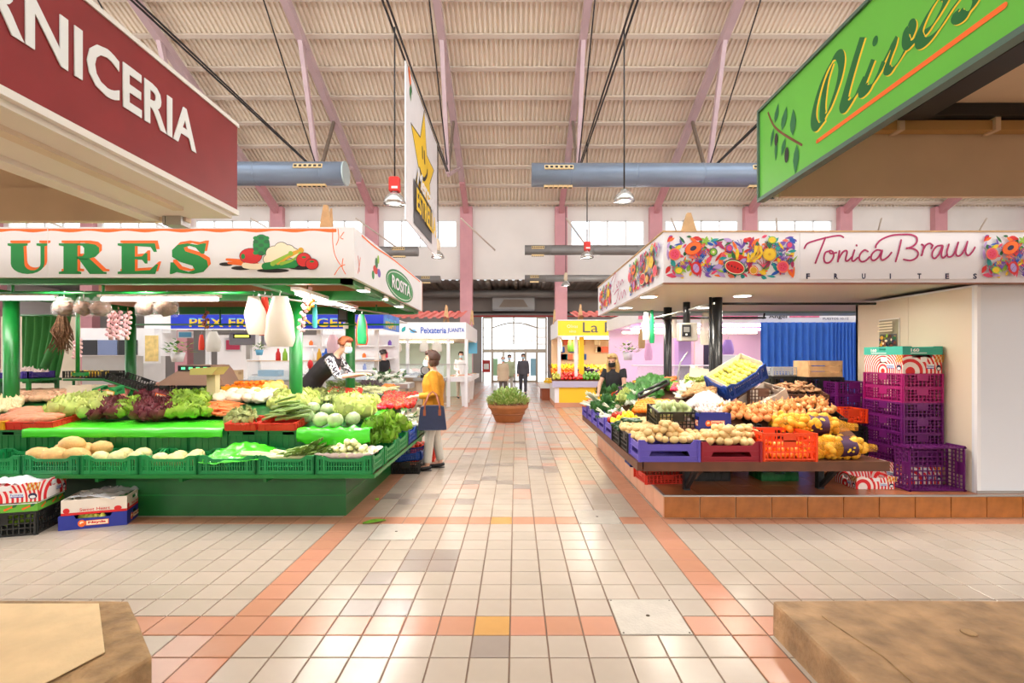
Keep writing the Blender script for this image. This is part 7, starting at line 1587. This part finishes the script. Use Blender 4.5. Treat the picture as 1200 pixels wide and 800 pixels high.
carton(.33, .25, .16, m_cream, (atx(91, 6.4), 6.55, 1.06), 'cream box under the thin green post', 0, .0); carton(.26, .2, .13, m_gcard, (atx(121, 6.4), 6.5, 1.07), 'small green printed carton beside the cream box', .1, .4, None, rot=(.2, 0, .1))
# weighing scale on the counter
t = thing('weighing_scale', 'beige weighing scale with slanted head on a pedestal', 'scale', (atx(250, 6.35), 6.35, slopeL(-3.8, 6.35))); hz = atz(433, 6.35) - slopeL(-3.8, 6.35)
part('pedestal', MB().box(-.055, .055, -.05, .05, -.02, hz - .05), hexm('scale_cream', 214, 206, 160, rough=.5), t); part('head', MB().prism([(-.17, 0), (.1, 0), (.18, .10), (-.17, .08)], (0, .05, hz - .06), (1, 0, 0), (0, 0, 1), .25), hexm('scale_olive', 176, 170, 96, rough=.5), t)
t = thing('cash_register', 'wide grey shop scale with green digital display', 'scale', (atx(238, 7.0), 7.0, .8)); part('body', MB().prism([(-.55, .40), (.42, .40), (.30, .62), (.25, .68), (-.22, .68), (-.22, .60)], (0, .2, 0), (1, 0, 0), (0, 0, 1), .4), hexm('register_brown', 150, 118, 100, rough=.5), t); part('display', MB().box(-.21, .23, -.215, -.2, .60, .67), m_blackp, t)
for x in (-.16, -.06, .04, .14): part('digit', MB().box(x, x + .05, -.219, -.215, .62, .65), mat('digit_green', (.1, .9, .3), emit=1.2), t)
part('stand', MB().box(-.3, .3, -.1, .15, -.6, .40), m_dark, t)
crate('solid', .62, .36, .14, G['yellow'], (atx(285, 6.7), 6.9, 1.05), 'yellow tray of golden fruit behind the carrots', None); fill('mandarin', [(atx(285, 6.7) - .28, 6.76), (atx(285, 6.7) + .28, 6.76), (atx(285, 6.7) + .28, 7.04), (atx(285, 6.7) - .28, 7.04)], flat(1.17), .07, 'golden mandarin in the yellow tray', 'mandarins in the yellow tray', 'mandarin', 2, .02, pxl=False)
# glass topped counters inside the stall
# --- JUANITA fish stall
d = 15.9; jx = lambda px: atx(px, d); jz = lambda py: atz(py, d)
t = thing('fish_stall', 'white fish stall with blue hand lettered sign left of the entrance', 'market stall', (0, 0, 0)); JX = jx(546)
part('front_fascia', MB().box(-6.2, JX, d, d + .05, jz(397), jz(377.5)), m_white, t); part('side_fascia', MB().box(JX - .05, JX, d + .05, 20.5, jz(397), jz(377.5)), m_white, t); part('soffit', MB().box(-6.2, JX - .05, d + .05, 20.4, jz(397) + .02, jz(397) + .05), m_cream, t)
text('sign_lettering', 'Peixateria', .3, ink['blue'], t, (jx(493), d - .004, jz(390.5)), (1, 0, 0), (0, 0, 1), fit=jx(523) - jx(493), hfit=.20, bold=.006, ext=.002); text('sign_lettering', 'JUANITA', .3, ink['blue'], t, (jx(524.5), d - .004, jz(390.5)), (1, 0, 0), (0, 0, 1), fit=jx(546) - jx(524.5) - .05, hfit=.17, bold=.006, ext=.002)
P = Print((0, d, 0), (1, 0, 0), (0, 0, 1), .002); P.ell(jx(484), jz(388), .10, .06, ink['sky']); P.stroke([(jx(480), jz(385)), (jx(484), jz(388)), (jx(488), jz(389))], .04, ink['grey'], 3); P.leaf(jx(471), jz(389), .22, .06, ink['teal'], 1.0); P.build('painted_fish', t)
red_roof(-6.2, JX - .3, d + .2, 18.2, 2.85, 3.25, t)
for px in (432, 477, 525, 546): part('post', MB().box(jx(px) - .05, jx(px) + .05, d + .06, d + .16, 0, jz(397)), m_white, t)
part('counter', MB().box(jx(430), jx(490), d, d + .6, 0, .98), m_beige, t); part('counter', MB().box(jx(490), jx(520), d - .3, d + .5, .1, .86), m_beige, t); part('counter_top', MB().box(jx(487), jx(524), d - .4, d + .5, .86, .94), m_steel, t); part('kick_board', MB().box(jx(497), jx(518), d - .32, d - .3, 0, .28), hexm('slate', 92, 96, 104, rough=.5), t)
part('fish_slope', MB().prism([(0, .95), (.9, 1.15), (.9, 1.2), (0, 1.0)], (jx(430), d - .2, 0), (0, 1, 0), (0, 0, 1), jx(490) - jx(430)), m_ice, t); part('side_counter', MB().box(JX - .75, JX + .12, d + .2, 20, .80, .95), m_white, t)
for y in (16.3, 17.6, 19): part('counter_leg', MB().prism([(-.06, 0), (.06, 0), (.12, .8), (-.12, .8)], (JX - .1, y, 0), (1, 0, 0), (0, 0, 1), .1), m_white, t)
part('glass_front', MB().box(jx(430), jx(520), d - .02, d, 1.0, 1.35), m_glass, t); part('glass_rail', MB().box(jx(430), JX, d - .04, d + .02, 1.35, 1.38), m_steel, t)
part('back_wall', MB().box(-6.2, JX - .2, 20.3, 20.4, 0, jz(397)), m_mint, t); part('wall_poster', MB().box(atx(549, 20.2), atx(559, 20.2), 20.27, 20.29, 1.75, 2.25), ink['sky'], t)
part('tube_lamp', MB().cyl((-5.5, 17.5, jz(397) - .05), (-2.2, 17.5, jz(397) - .05), .03, 8), m_warm, t); area_light('stall_tube', (-4, 17.6, jz(398)), 3, 50, (1, .95, .88), (0, 0, 0), .5).parent = t
for k, (px, w) in enumerate(((497, 11), (512, 12), (466, 9))): hang_bag(px, 399, 412, w, 15.8, m_bagw, ['left white bag hanging under the juanita sign', 'right white bag hanging under the juanita sign', 'pair of pale gloves hanging left under the juanita sign'][k], bulge=.5)
r = random.Random(15)
for k in range(30):
    x = jx(432) + r.random() * (jx(488) - jx(432)); y = r.uniform(0, .8); o = MB().tube([(-.14, 0, 0), (-.10, 0, .005), (0, .01, .01), (.10, 0, .005), (.13, 0, 0), (.17, 0, 0)], [.008, .03, .036, .02, .008, .03], 8, flat=.5).build('fish', [MATS['fish_silver'], MATS['fish_pink'], m_ice][k % 3], None, (x, d - .2 + y, 1.03 + y * .22), (.2, 0, r.uniform(-.6, .6))); tag(o, 'fish on the sloping ice bed of the juanita stall', 'fish', 'fish on the juanita ice bed')
for k in range(16):
    o = MB().tube([(-.10, 0, 0), (0, .01, .01), (.10, 0, .005), (.14, 0, 0)], [.02, .03, .02, .03], 8, flat=.5).build('fish', MATS['fish_pink'] if k % 2 else m_card, None, (JX - .6 + .6 * r.random(), 16.4 + 3 * r.random(), .975), (0, 0, r.uniform(0, 3))); tag(o, 'fish on the aisle side counter of the juanita stall', 'fish', 'fish on the side counter')
t = thing('weighing_scale', 'dark round scale on the juanita counter behind the shopper', 'scale', (jx(499), d - .1, .94)); part('base', MB().bev(-.14, .14, -.12, .12, 0, .10, .02), m_dark, t); part('dial', MB().cyl((0, -.02, .24), (0, .05, .24), .15, 16), m_dark, t); part('dial_face', MB().cyl((0, -.026, .24), (0, -.02, .24), .12, 16), m_steel, t)
finial(atx(523, 16.4), 16.4, 2.7, .22, .62, 'small wooden gable finial on the juanita stall'); finial(atx(553, 16.9), 16.9, 2.7, .15, .5, 'narrow wooden gable finial beside the left pink column')
# --- yellow fruit stall
yx, yz = jx, jz
t = thing('fruit_stall', 'yellow sign fruit stall right of the entrance', 'market stall', (0, 0, 0)); m_yel = hexm('yellow_sign', 250, 216, 40, rough=.4); m_yelc = hexm('yellow_counter', 248, 206, 46, rough=.4)
YX = yx(654); part('front_fascia', MB().box(YX, 6.5, d, d + .05, yz(393), yz(375.5)), m_yel, t); part('fascia_frame', MB().box(YX - .02, 6.5, d - .01, d + .06, yz(394.5), yz(393)), m_white, t); part('fascia_frame', MB().box(YX - .02, 6.5, d - .01, d + .06, yz(375.5), yz(374.5)), m_white, t); part('side_fascia', MB().box(YX - .02, YX + .03, d + .05, 19, yz(394.5), yz(374.5)), m_white, t); part('soffit', MB().box(YX, 6.5, d + .05, 19, yz(394), yz(393.5)), m_white, t)
text('sign_lettering', 'La Par', .4, ink['grey'], t, (yx(683), d - .004, yz(389.5)), (1, 0, 0), (0, 0, 1), fit=yx(736) - yx(683), hfit=.33, ext=.002); text('sign_lettering', 'Olivas', .2, ink['cream'], t, (yx(664.5), d - .004, yz(384)), (1, 0, 0), (0, 0, 1), fit=yx(677) - yx(664.5), hfit=.1, ext=.002); text('sign_lettering', 'vino', .2, ink['cream'], t, (yx(667), d - .004, yz(389.5)), (1, 0, 0), (0, 0, 1), fit=yx(675) - yx(667), hfit=.08, ext=.002)
red_roof(YX + .6, 6.5, d + .2, 18.2, 2.9, 3.25, t)
for px in (676, 656): part('post', MB().box(yx(px) - .05, yx(px) + .05, d + .2, d + .3, 0, yz(394)), m_white, t)
part('post', MB().box(yx(684) - .08, yx(684) + .08, d + .5, d + .62, 0, yz(394)), m_yel, t)
part('counter_front', MB().box(yx(655), yx(706), d, d + .05, .14, .62), m_yelc, t); part('counter_side', MB().box(yx(650), yx(655), d, d + 2.2, .14, .66), m_white, t); part('counter_band', MB().box(yx(647), yx(708), d - .06, d + .06, .64, .83), hexm('lilac_band', 190, 186, 210, rough=.4), t); part('plinth_board', MB().box(yx(650), yx(706), d - .02, d + 2.2, 0, .14), m_salmon, t)
part('slope_board', MB().prism([(0, .80), (1.9, 1.30), (1.9, 1.34), (0, .83)], (yx(647), d, 0), (0, 1, 0), (0, 0, 1), yx(740) - yx(647)), m_wood, t); part('back_wall', MB().box(YX, 6.5, 18.9, 19, 0, yz(394)), hexm('warm_wall', 236, 206, 170, rough=.6), t)
part('far_counter', MB().box(yx(637), yx(654), d + 2.4, d + 4, .45, .62), m_white, t); part('far_counter', MB().box(yx(640), yx(654), d + 2.5, d + 4, 0, .45), hexm('rust_board', 160, 84, 50, rough=.6), t)
part('tube_lamp', MB().cyl((YX + .2, 16.6, yz(394) - .03), (5.5, 16.6, yz(394) - .03), .03, 8), m_warm, t); area_light('stall_tube', (3.2, 16.8, yz(394.5)), 3.5, 90, (1, .85, .62), (0, 0, 0), .6).parent = t
def slopeY(x, y): return .84 + (y - d) * .268
yq = lambda a, c_, y0, y1: [(atx(a, d), d + y0), (atx(c_, d), d + y0), (atx(c_, d), d + y1), (atx(a, d), d + y1)]
for (a, c_, y0, y1, kind, st, lab, grp, cat) in ((648, 658, .05, .6, 'quince', .12, 'green fruit at the left front of the yellow stall', 'green fruit at the yellow stall corner', 'fruit'), (658, 684, .05, .6, 'tomato', .11, 'red tomato at the front of the yellow stall', 'tomatoes at the yellow stall', 'tomato'), (684, 706, .05, .5, 'green_pepper', .12, 'green pepper at the front of the yellow stall', 'green peppers at the yellow stall', 'pepper'), (680, 704, .6, 1.0, 'aubergine', .16, 'dark aubergine on the yellow stall', 'aubergines at the yellow stall', 'aubergine'), (648, 680, .65, 1.2, 'mandarin', .10, 'orange mandarin on the yellow stall', 'mandarins at the yellow stall', 'mandarin'), (648, 740, 1.25, 1.85, 'lemon', .12, 'yellow lemon at the back of the yellow stall', 'lemons at the yellow stall', 'lemon'), (704, 740, .1, .8, 'orange', .13, 'bright orange at the right of the yellow stall', 'oranges at the yellow stall', 'orange'), (700, 740, .8, 1.25, 'quince', .13, 'pale fruit at the right of the yellow stall', 'pale fruit at the yellow stall', 'fruit')):
    fill(kind, yq(a, c_, y0, y1), slopeY, st, lab, grp, cat, 2, .05, pxl=False, s=1.35, limit=70)
for (kind, lab, grp, x0, x1, cat) in (('banana', 'yellow banana on the far counter of the yellow stall', 'bananas on the far counter', 640, 650, 'banana'), ('orange', 'orange on the far counter of the yellow stall', 'oranges on the far counter', 650, 656, 'orange')): fill(kind, [(atx(x0, d + 2.5), d + 2.45), (atx(x1, d + 2.5), d + 2.45), (atx(x1, d + 3), d + 3.6), (atx(x0, d + 3), d + 3.6)], flat(.64), .13, lab, grp, cat, 2, .04, pxl=False, s=1.4, limit=50)
# hams, bags and boxes on the back wall of the yellow stall
r = random.Random(31)
for k in range(30):
    x = r.uniform(YX + .3, 5.8); z = 1.5 + .28 * (k % 3); c = KN[r.randrange(10)] if k % 2 else ['coral', 'gold', 'cream', 'brown'][k % 4]
    o = MB().bev(-.11, .11, -.04, .04, 0, .22, .02).build('packet', ink[c], None, (x, 18.8, z)); tag(o, 'coloured packet hung on the back wall of the yellow stall, row %s' % ['low', 'middle', 'top'][k % 3], 'packet', 'packets on the yellow stall wall, %s row' % ['low', 'middle', 'top'][k % 3])
for k, px in enumerate((656, 668, 673)): hang_bag(px, 398, 412, 6, 17.0, [m_bagw, hexm('gourd_green', 90, 140, 50), hexm('gourd_green2', 110, 150, 60)][k], ['pale cheese hanging left in the yellow stall', 'green gourd hanging in the yellow stall', 'second green gourd hanging in the yellow stall'][k], 'hanging_gourd', 'gourd', bulge=.9)
plant_pot(736, 422, 11.8, .16, 'leafy plant in pale pot behind the blond saleswoman', m_white)
finial(atx(680, 16.4), 16.4, 2.72, .22, .62, 'small wooden gable finial on the yellow stall'); finial(atx(649.5, 17), 17, 2.72, .1, .5, 'narrow wooden gable finial beside the right pink column')
# --- pink lit butcher stall
d = 10.6; kx = lambda px: atx(px, d); kz = lambda py: atz(py, d)
t = thing('butcher_stall', 'pink lit butcher stall behind the fruit stall', 'market stall', (0, 0, 0)); m_pinkp = hexm('pink_print', 226, 120, 150, rough=.5, var=.3, scale=8); m_lil = hexm('lilac_panel', 200, 170, 215, rough=.4)
part('front_fascia', MB().box(kx(748), 7.6, d, d + .05, kz(378), kz(362)), m_white, t); part('fascia_print', MB().box(kx(748), kx(888), d - .006, d, kz(374), kz(362)), m_pinkp, t); part('fascia_print', MB().box(kx(925), kx(960), d - .006, d, kz(372), kz(362)), m_pinkp, t)
text('sign_lettering', 'J. Angel', .3, ink['black'], t, (kx(893), d - .012, kz(374)), (1, 0, 0), (0, 0, 1), fit=kx(922) - kx(893), hfit=.10, bold=.004, ext=.001); text('sign_lettering', 'PUESTOS 10-12', .2, ink['navy'], t, (kx(964), d - .012, kz(374.5)), (1, 0, 0), (0, 0, 1), fit=kx(994) - kx(964), hfit=.045, ext=.001)
part('side_fascia', MB().prism([(0, kz(378)), (3.4, kz(378)), (3.4, kz(362)), (0, kz(362))], (kx(748) - .05, d, 0), (0, 1, 0), (0, 0, 1), .05), m_white, t)
part('soffit', MB().box(kx(748), 7.6, d + .05, 14, kz(377), kz(376)), m_lil, t); part('back_wall', MB().box(kx(748), 7.6, 13.9, 14, 0, kz(377)), hexm('pink_white', 240, 216, 230, rough=.5), t)
for q, yy in enumerate((11.2, 12.2, 13.2)): part('tube_lamp', MB().cyl((kx(760), yy, kz(379) - .03 * q), (6.4, yy, kz(379) - .03 * q), .028, 8), m_pinkglow if q != 2 else m_warm, t)
area_light('stall_tube', (4.4, 12, kz(380)), 3.6, 50, (1, .72, .92), (0, 0, 0), 1.2).parent = t
part('counter', MB().box(kx(748), kx(885), d + .1, d + .9, 0, .95), m_lil, t); part('counter_top', MB().box(kx(745), kx(888), d, d + .95, .95, 1.0), m_steel, t); part('glass_front', MB().box(kx(748), kx(885), d + .02, d + .035, 1.0, 1.4), m_glass, t); part('glass_top', MB().box(kx(746), kx(887), d, d + .5, 1.4, 1.42), m_white, t)
part('post', MB().box(kx(812) - .14, kx(812) + .14, d + .5, d + .8, 0, kz(377)), m_lil, t); part('door_panel', MB().box(kx(862), kx(874), d + 2.4, d + 2.5, .2, 2.1), m_cream, t); part('door_panel', MB().box(kx(875), kx(888), d + 2.4, d + 2.5, .2, 2.1), m_dark, t)
r = random.Random(12)
for k in range(24):
    x = r.uniform(kx(750), kx(880)); o = MB().merge(ico(.10, .06, .04, .3, 2, k, 2)).build('meat_cut', hexm('meat_red', 196, 60, 62, rough=.35, var=.3, scale=15) if k % 2 else hexm('meat_pale', 236, 170, 150, rough=.4), None, (x, d + .15 + .6 * r.random(), 1.04), (0, 0, r.uniform(0, 3))); tag(o, 'cut of meat in the pink lit glass counter', 'meat', 'meat cuts in the pink counter')
m_bcurt = hexm('blue_curtain', 60, 118, 214, rough=.7, var=.08, scale=3)
curtain(kx(888), kx(968), d - .12, .4, kz(378), m_bcurt, 'wide blue curtain closing the butcher stall front', 10, False); curtain(kx(966), kx(999), d - .16, .4, kz(378), m_bcurt, 'narrow gathered blue curtain beside the cold room', 8, False)
for k, (px, py0, py1, w, mm, lab) in enumerate(((757, 365, 398, 9, m_bagw, 'white apron hanging left of the black post'), (764, 362, 402, 6, m_bagg, 'green apron strip hanging behind the black post'), (790, 364, 396, 7, m_bagw, 'pale bag hanging left of the hanging scale'), (827, 366, 404, 14, m_bagw, 'large pale bag hanging right of the scale'), (853, 398, 415, 14, film_mat('bag_lilac', rgb(180, 140, 220), .9, .4), 'lilac bag hanging beside the blue curtain'), (760, 402, 422, 9, film_mat('bag_pink', rgb(240, 180, 220), .9, .4), 'pink paper bag hanging in front of the pink counter'), (752, 385, 408, 8, hexm('kraft', 200, 160, 110, rough=.8), 'brown paper bag hanging left of the pink counter'))):
    hang_bag(px, py0, py1, w, 8.0 if k in (0, 1, 2, 3) else 10.3, mm, lab, bulge=.4)
t = MB().bev(-.28, .28, -.1, .1, 0, .22, .02).build('egg_rack', m_white, None, (kx(852), d + .2, 1.42)); tag(t, 'white wire egg rack on the pink counter', 'rack')
# white dish behind the right fascia and pipe on the far right wall
t = thing('satellite_dish', 'white curved plastic rim showing above the fruit stall sign', 'dish', (atx(1102, 6.0), 6.0, 2.82)); part('rim', MB().tube([(-.26, 0, 0), (-.2, 0, .09), (-.08, 0, .145), (.08, 0, .145), (.2, 0, .09), (.26, 0, 0)], .03, 8), m_white, t)
# --- clutter in and around the fish stall seen through the vegetable stall
d = 11.1
def card(px0, px1, py0, py1, dd, m, label, name='paper_sign', cat='sign', m2=None):
    a, c_ = at(px0, py1, dd), at(px1, py0, dd); t = thing(name, label, cat, (a.x, dd, a.z)); w, h = c_.x - a.x, c_.z - a.z
    part('board', MB().box(0, w, 0, .015, 0, h), m, t); part('print', MB().box(w * .1, w * .9, -.004, 0, h * .15, h * .85), m2 or m, t); return t
t = thing('digital_scale', 'grey counter scale with yellow digits behind the cream bags', 'scale', at(288, 404, 12.0)); part('housing', MB().bev(-.42, .42, 0, .3, 0, .30, .03), hexm('scale_grey2', 150, 150, 156, rough=.4), t); part('display', MB().box(-.3, .12, -.01, 0, .16, .26), m_blackp, t); part('digits', MB().box(-.26, .08, -.014, -.01, .185, .235), mat('digit_yellow', (.9, .9, .1), emit=1.5), t); part('stand', MB().box(-.05, .05, .1, .2, -.35, 0), m_steel, t)
card(263, 283, 396, 412, 12.4, m_white, 'white notice card left of the counter scale', m2=ink['pink']); card(400, 420, 396, 410, 12.6, m_white, 'pale notice behind the saleswoman', m2=ink['cream']); card(208, 226, 388, 396, 12.2, ink['white'], 'white strip sign under the blue fish sign', m2=ink['sky'])
hang_bag(250, 388, 412, 17, 10.8, m_bagw, 'white plastic bag hung on the fish stall post', bulge=.5); hang_bag(390, 392, 415, 14, 11.0, film_mat('bag_pink2', rgb(240, 200, 205), .9, .4), 'pale pink bag hung behind the garlic string', bulge=.4); hang_bag(236, 392, 410, 7, 10.8, m_bagr, 'small orange red bag beside the white bag', bulge=.5)
carton(.42, .3, .34, m_card, (atx(247, 11.0), 11.05, 1.09), 'brown cardboard box on the fish counter', .1, .3); carton(.3, .26, .22, m_card, (atx(272, 11.0), 11.05, 1.09), 'second brown cardboard box on the fish counter', -.1, .3)
for k, px in enumerate((326, 334, 342, 366, 374, 382, 390)):
    o = MB().lathe([(.05, 0), (.055, .02), (.05, .16), (.022, .22), (.022, .27), (.001, .27)], 10).build('bottle', ink[['red', 'lime', 'teal', 'white', 'gold', 'blue', 'pink'][k]], None, (atx(px, 11.2), 11.2, 1.515)); tag(o, '%s bottle on the glass shelf of the fish stall' % ['red', 'lime green', 'teal', 'white', 'golden', 'blue', 'pink'][k], 'bottle', 'bottles on the glass shelf')
for k, (px0, px1, m) in enumerate(((306, 330, ink['sky']), (336, 352, ink['white']), (376, 402, m_ice))):
    o = MB().bev(-.5 * (px1 - px0) * 11 / F, .5 * (px1 - px0) * 11 / F, -.18, .18, 0, .14, .02).build('fish_tray', m, None, (atx((px0 + px1) / 2, 11.35), 11.35, 1.162)); tag(o, ['light blue tray in the glass fish counter', 'white tray in the glass fish counter', 'ice filled tray in the glass fish counter'][k], 'tray')
t = thing('red_bucket_handle', 'red handled tool leaning on the fish counter', 'tool', at(362, 436, 10.4)); part('shaft', MB().cyl((-.05, 0, -.35), (.02, 0, .1), .02, 8), m_dark, t); part('grip', MB().ball((.03, 0, .16), (.06, .05, .10), 10, 7), ink['red'], t)
# framed photo and note on the right green post
card(396, 407, 360, 377, 8.1, m_blackp, 'small dark framed photograph hung by the side rail', 'picture', 'picture', ink['grey']); card(402, 408, 378, 385, 8.1, m_white, 'tiny white note under the framed photograph')
# foam boxes of fish between the stalls
o = MB().bev(-.6, .6, -.3, .3, 0, .12, .03).build('ice_table', m_steel, None, (atx(450, 10.6), 10.6, .93)); tag(o, 'steel ice table behind the tomatoes', 'table')
for x in (-.5, .5): part('leg', MB().box(x - .03, x + .03, -.03, .03, -.93, 0), m_steel, o)
fill('fennel', [(atx(430, 10.6), 10.35), (atx(474, 10.6), 10.35), (atx(474, 10.6), 10.85), (atx(430, 10.6), 10.85)], flat(1.05), .16, 'pale squid lying on the steel ice table', 'squid on the ice table', 'squid', 2, .03, pxl=False, s=1.2)
# lettering and print are pieces of the board they sit on
def nest(o, pieces, board):
    b = next((c for c in o.children if c.name.split('.')[0] == board), None)
    if b is None or any(abs(v) > 1e-6 for v in o.location): return
    for c in list(o.children):
        if c.name.split('.')[0] in pieces and c is not b: c.parent = b
for o in list(SC.objects):
    if o.parent is None and o.type == 'EMPTY':
        for bd in ('sign_panel', 'front_fascia', 'panel'):
            nest(o, ('lettering', 'painted_lettering', 'printed_fruit', 'script_lettering', 'caption_letter', 'banner_fold', 'sign_lettering', 'painted_fish', 'fascia_print', 'printed_star', 'banner_lettering', 'fascia_seam', 'sign_edge', 'sign_frame'), bd)
        nest(o, ('painted_badge', 'badge_lettering', 'printed_side'), 'side_fascia')
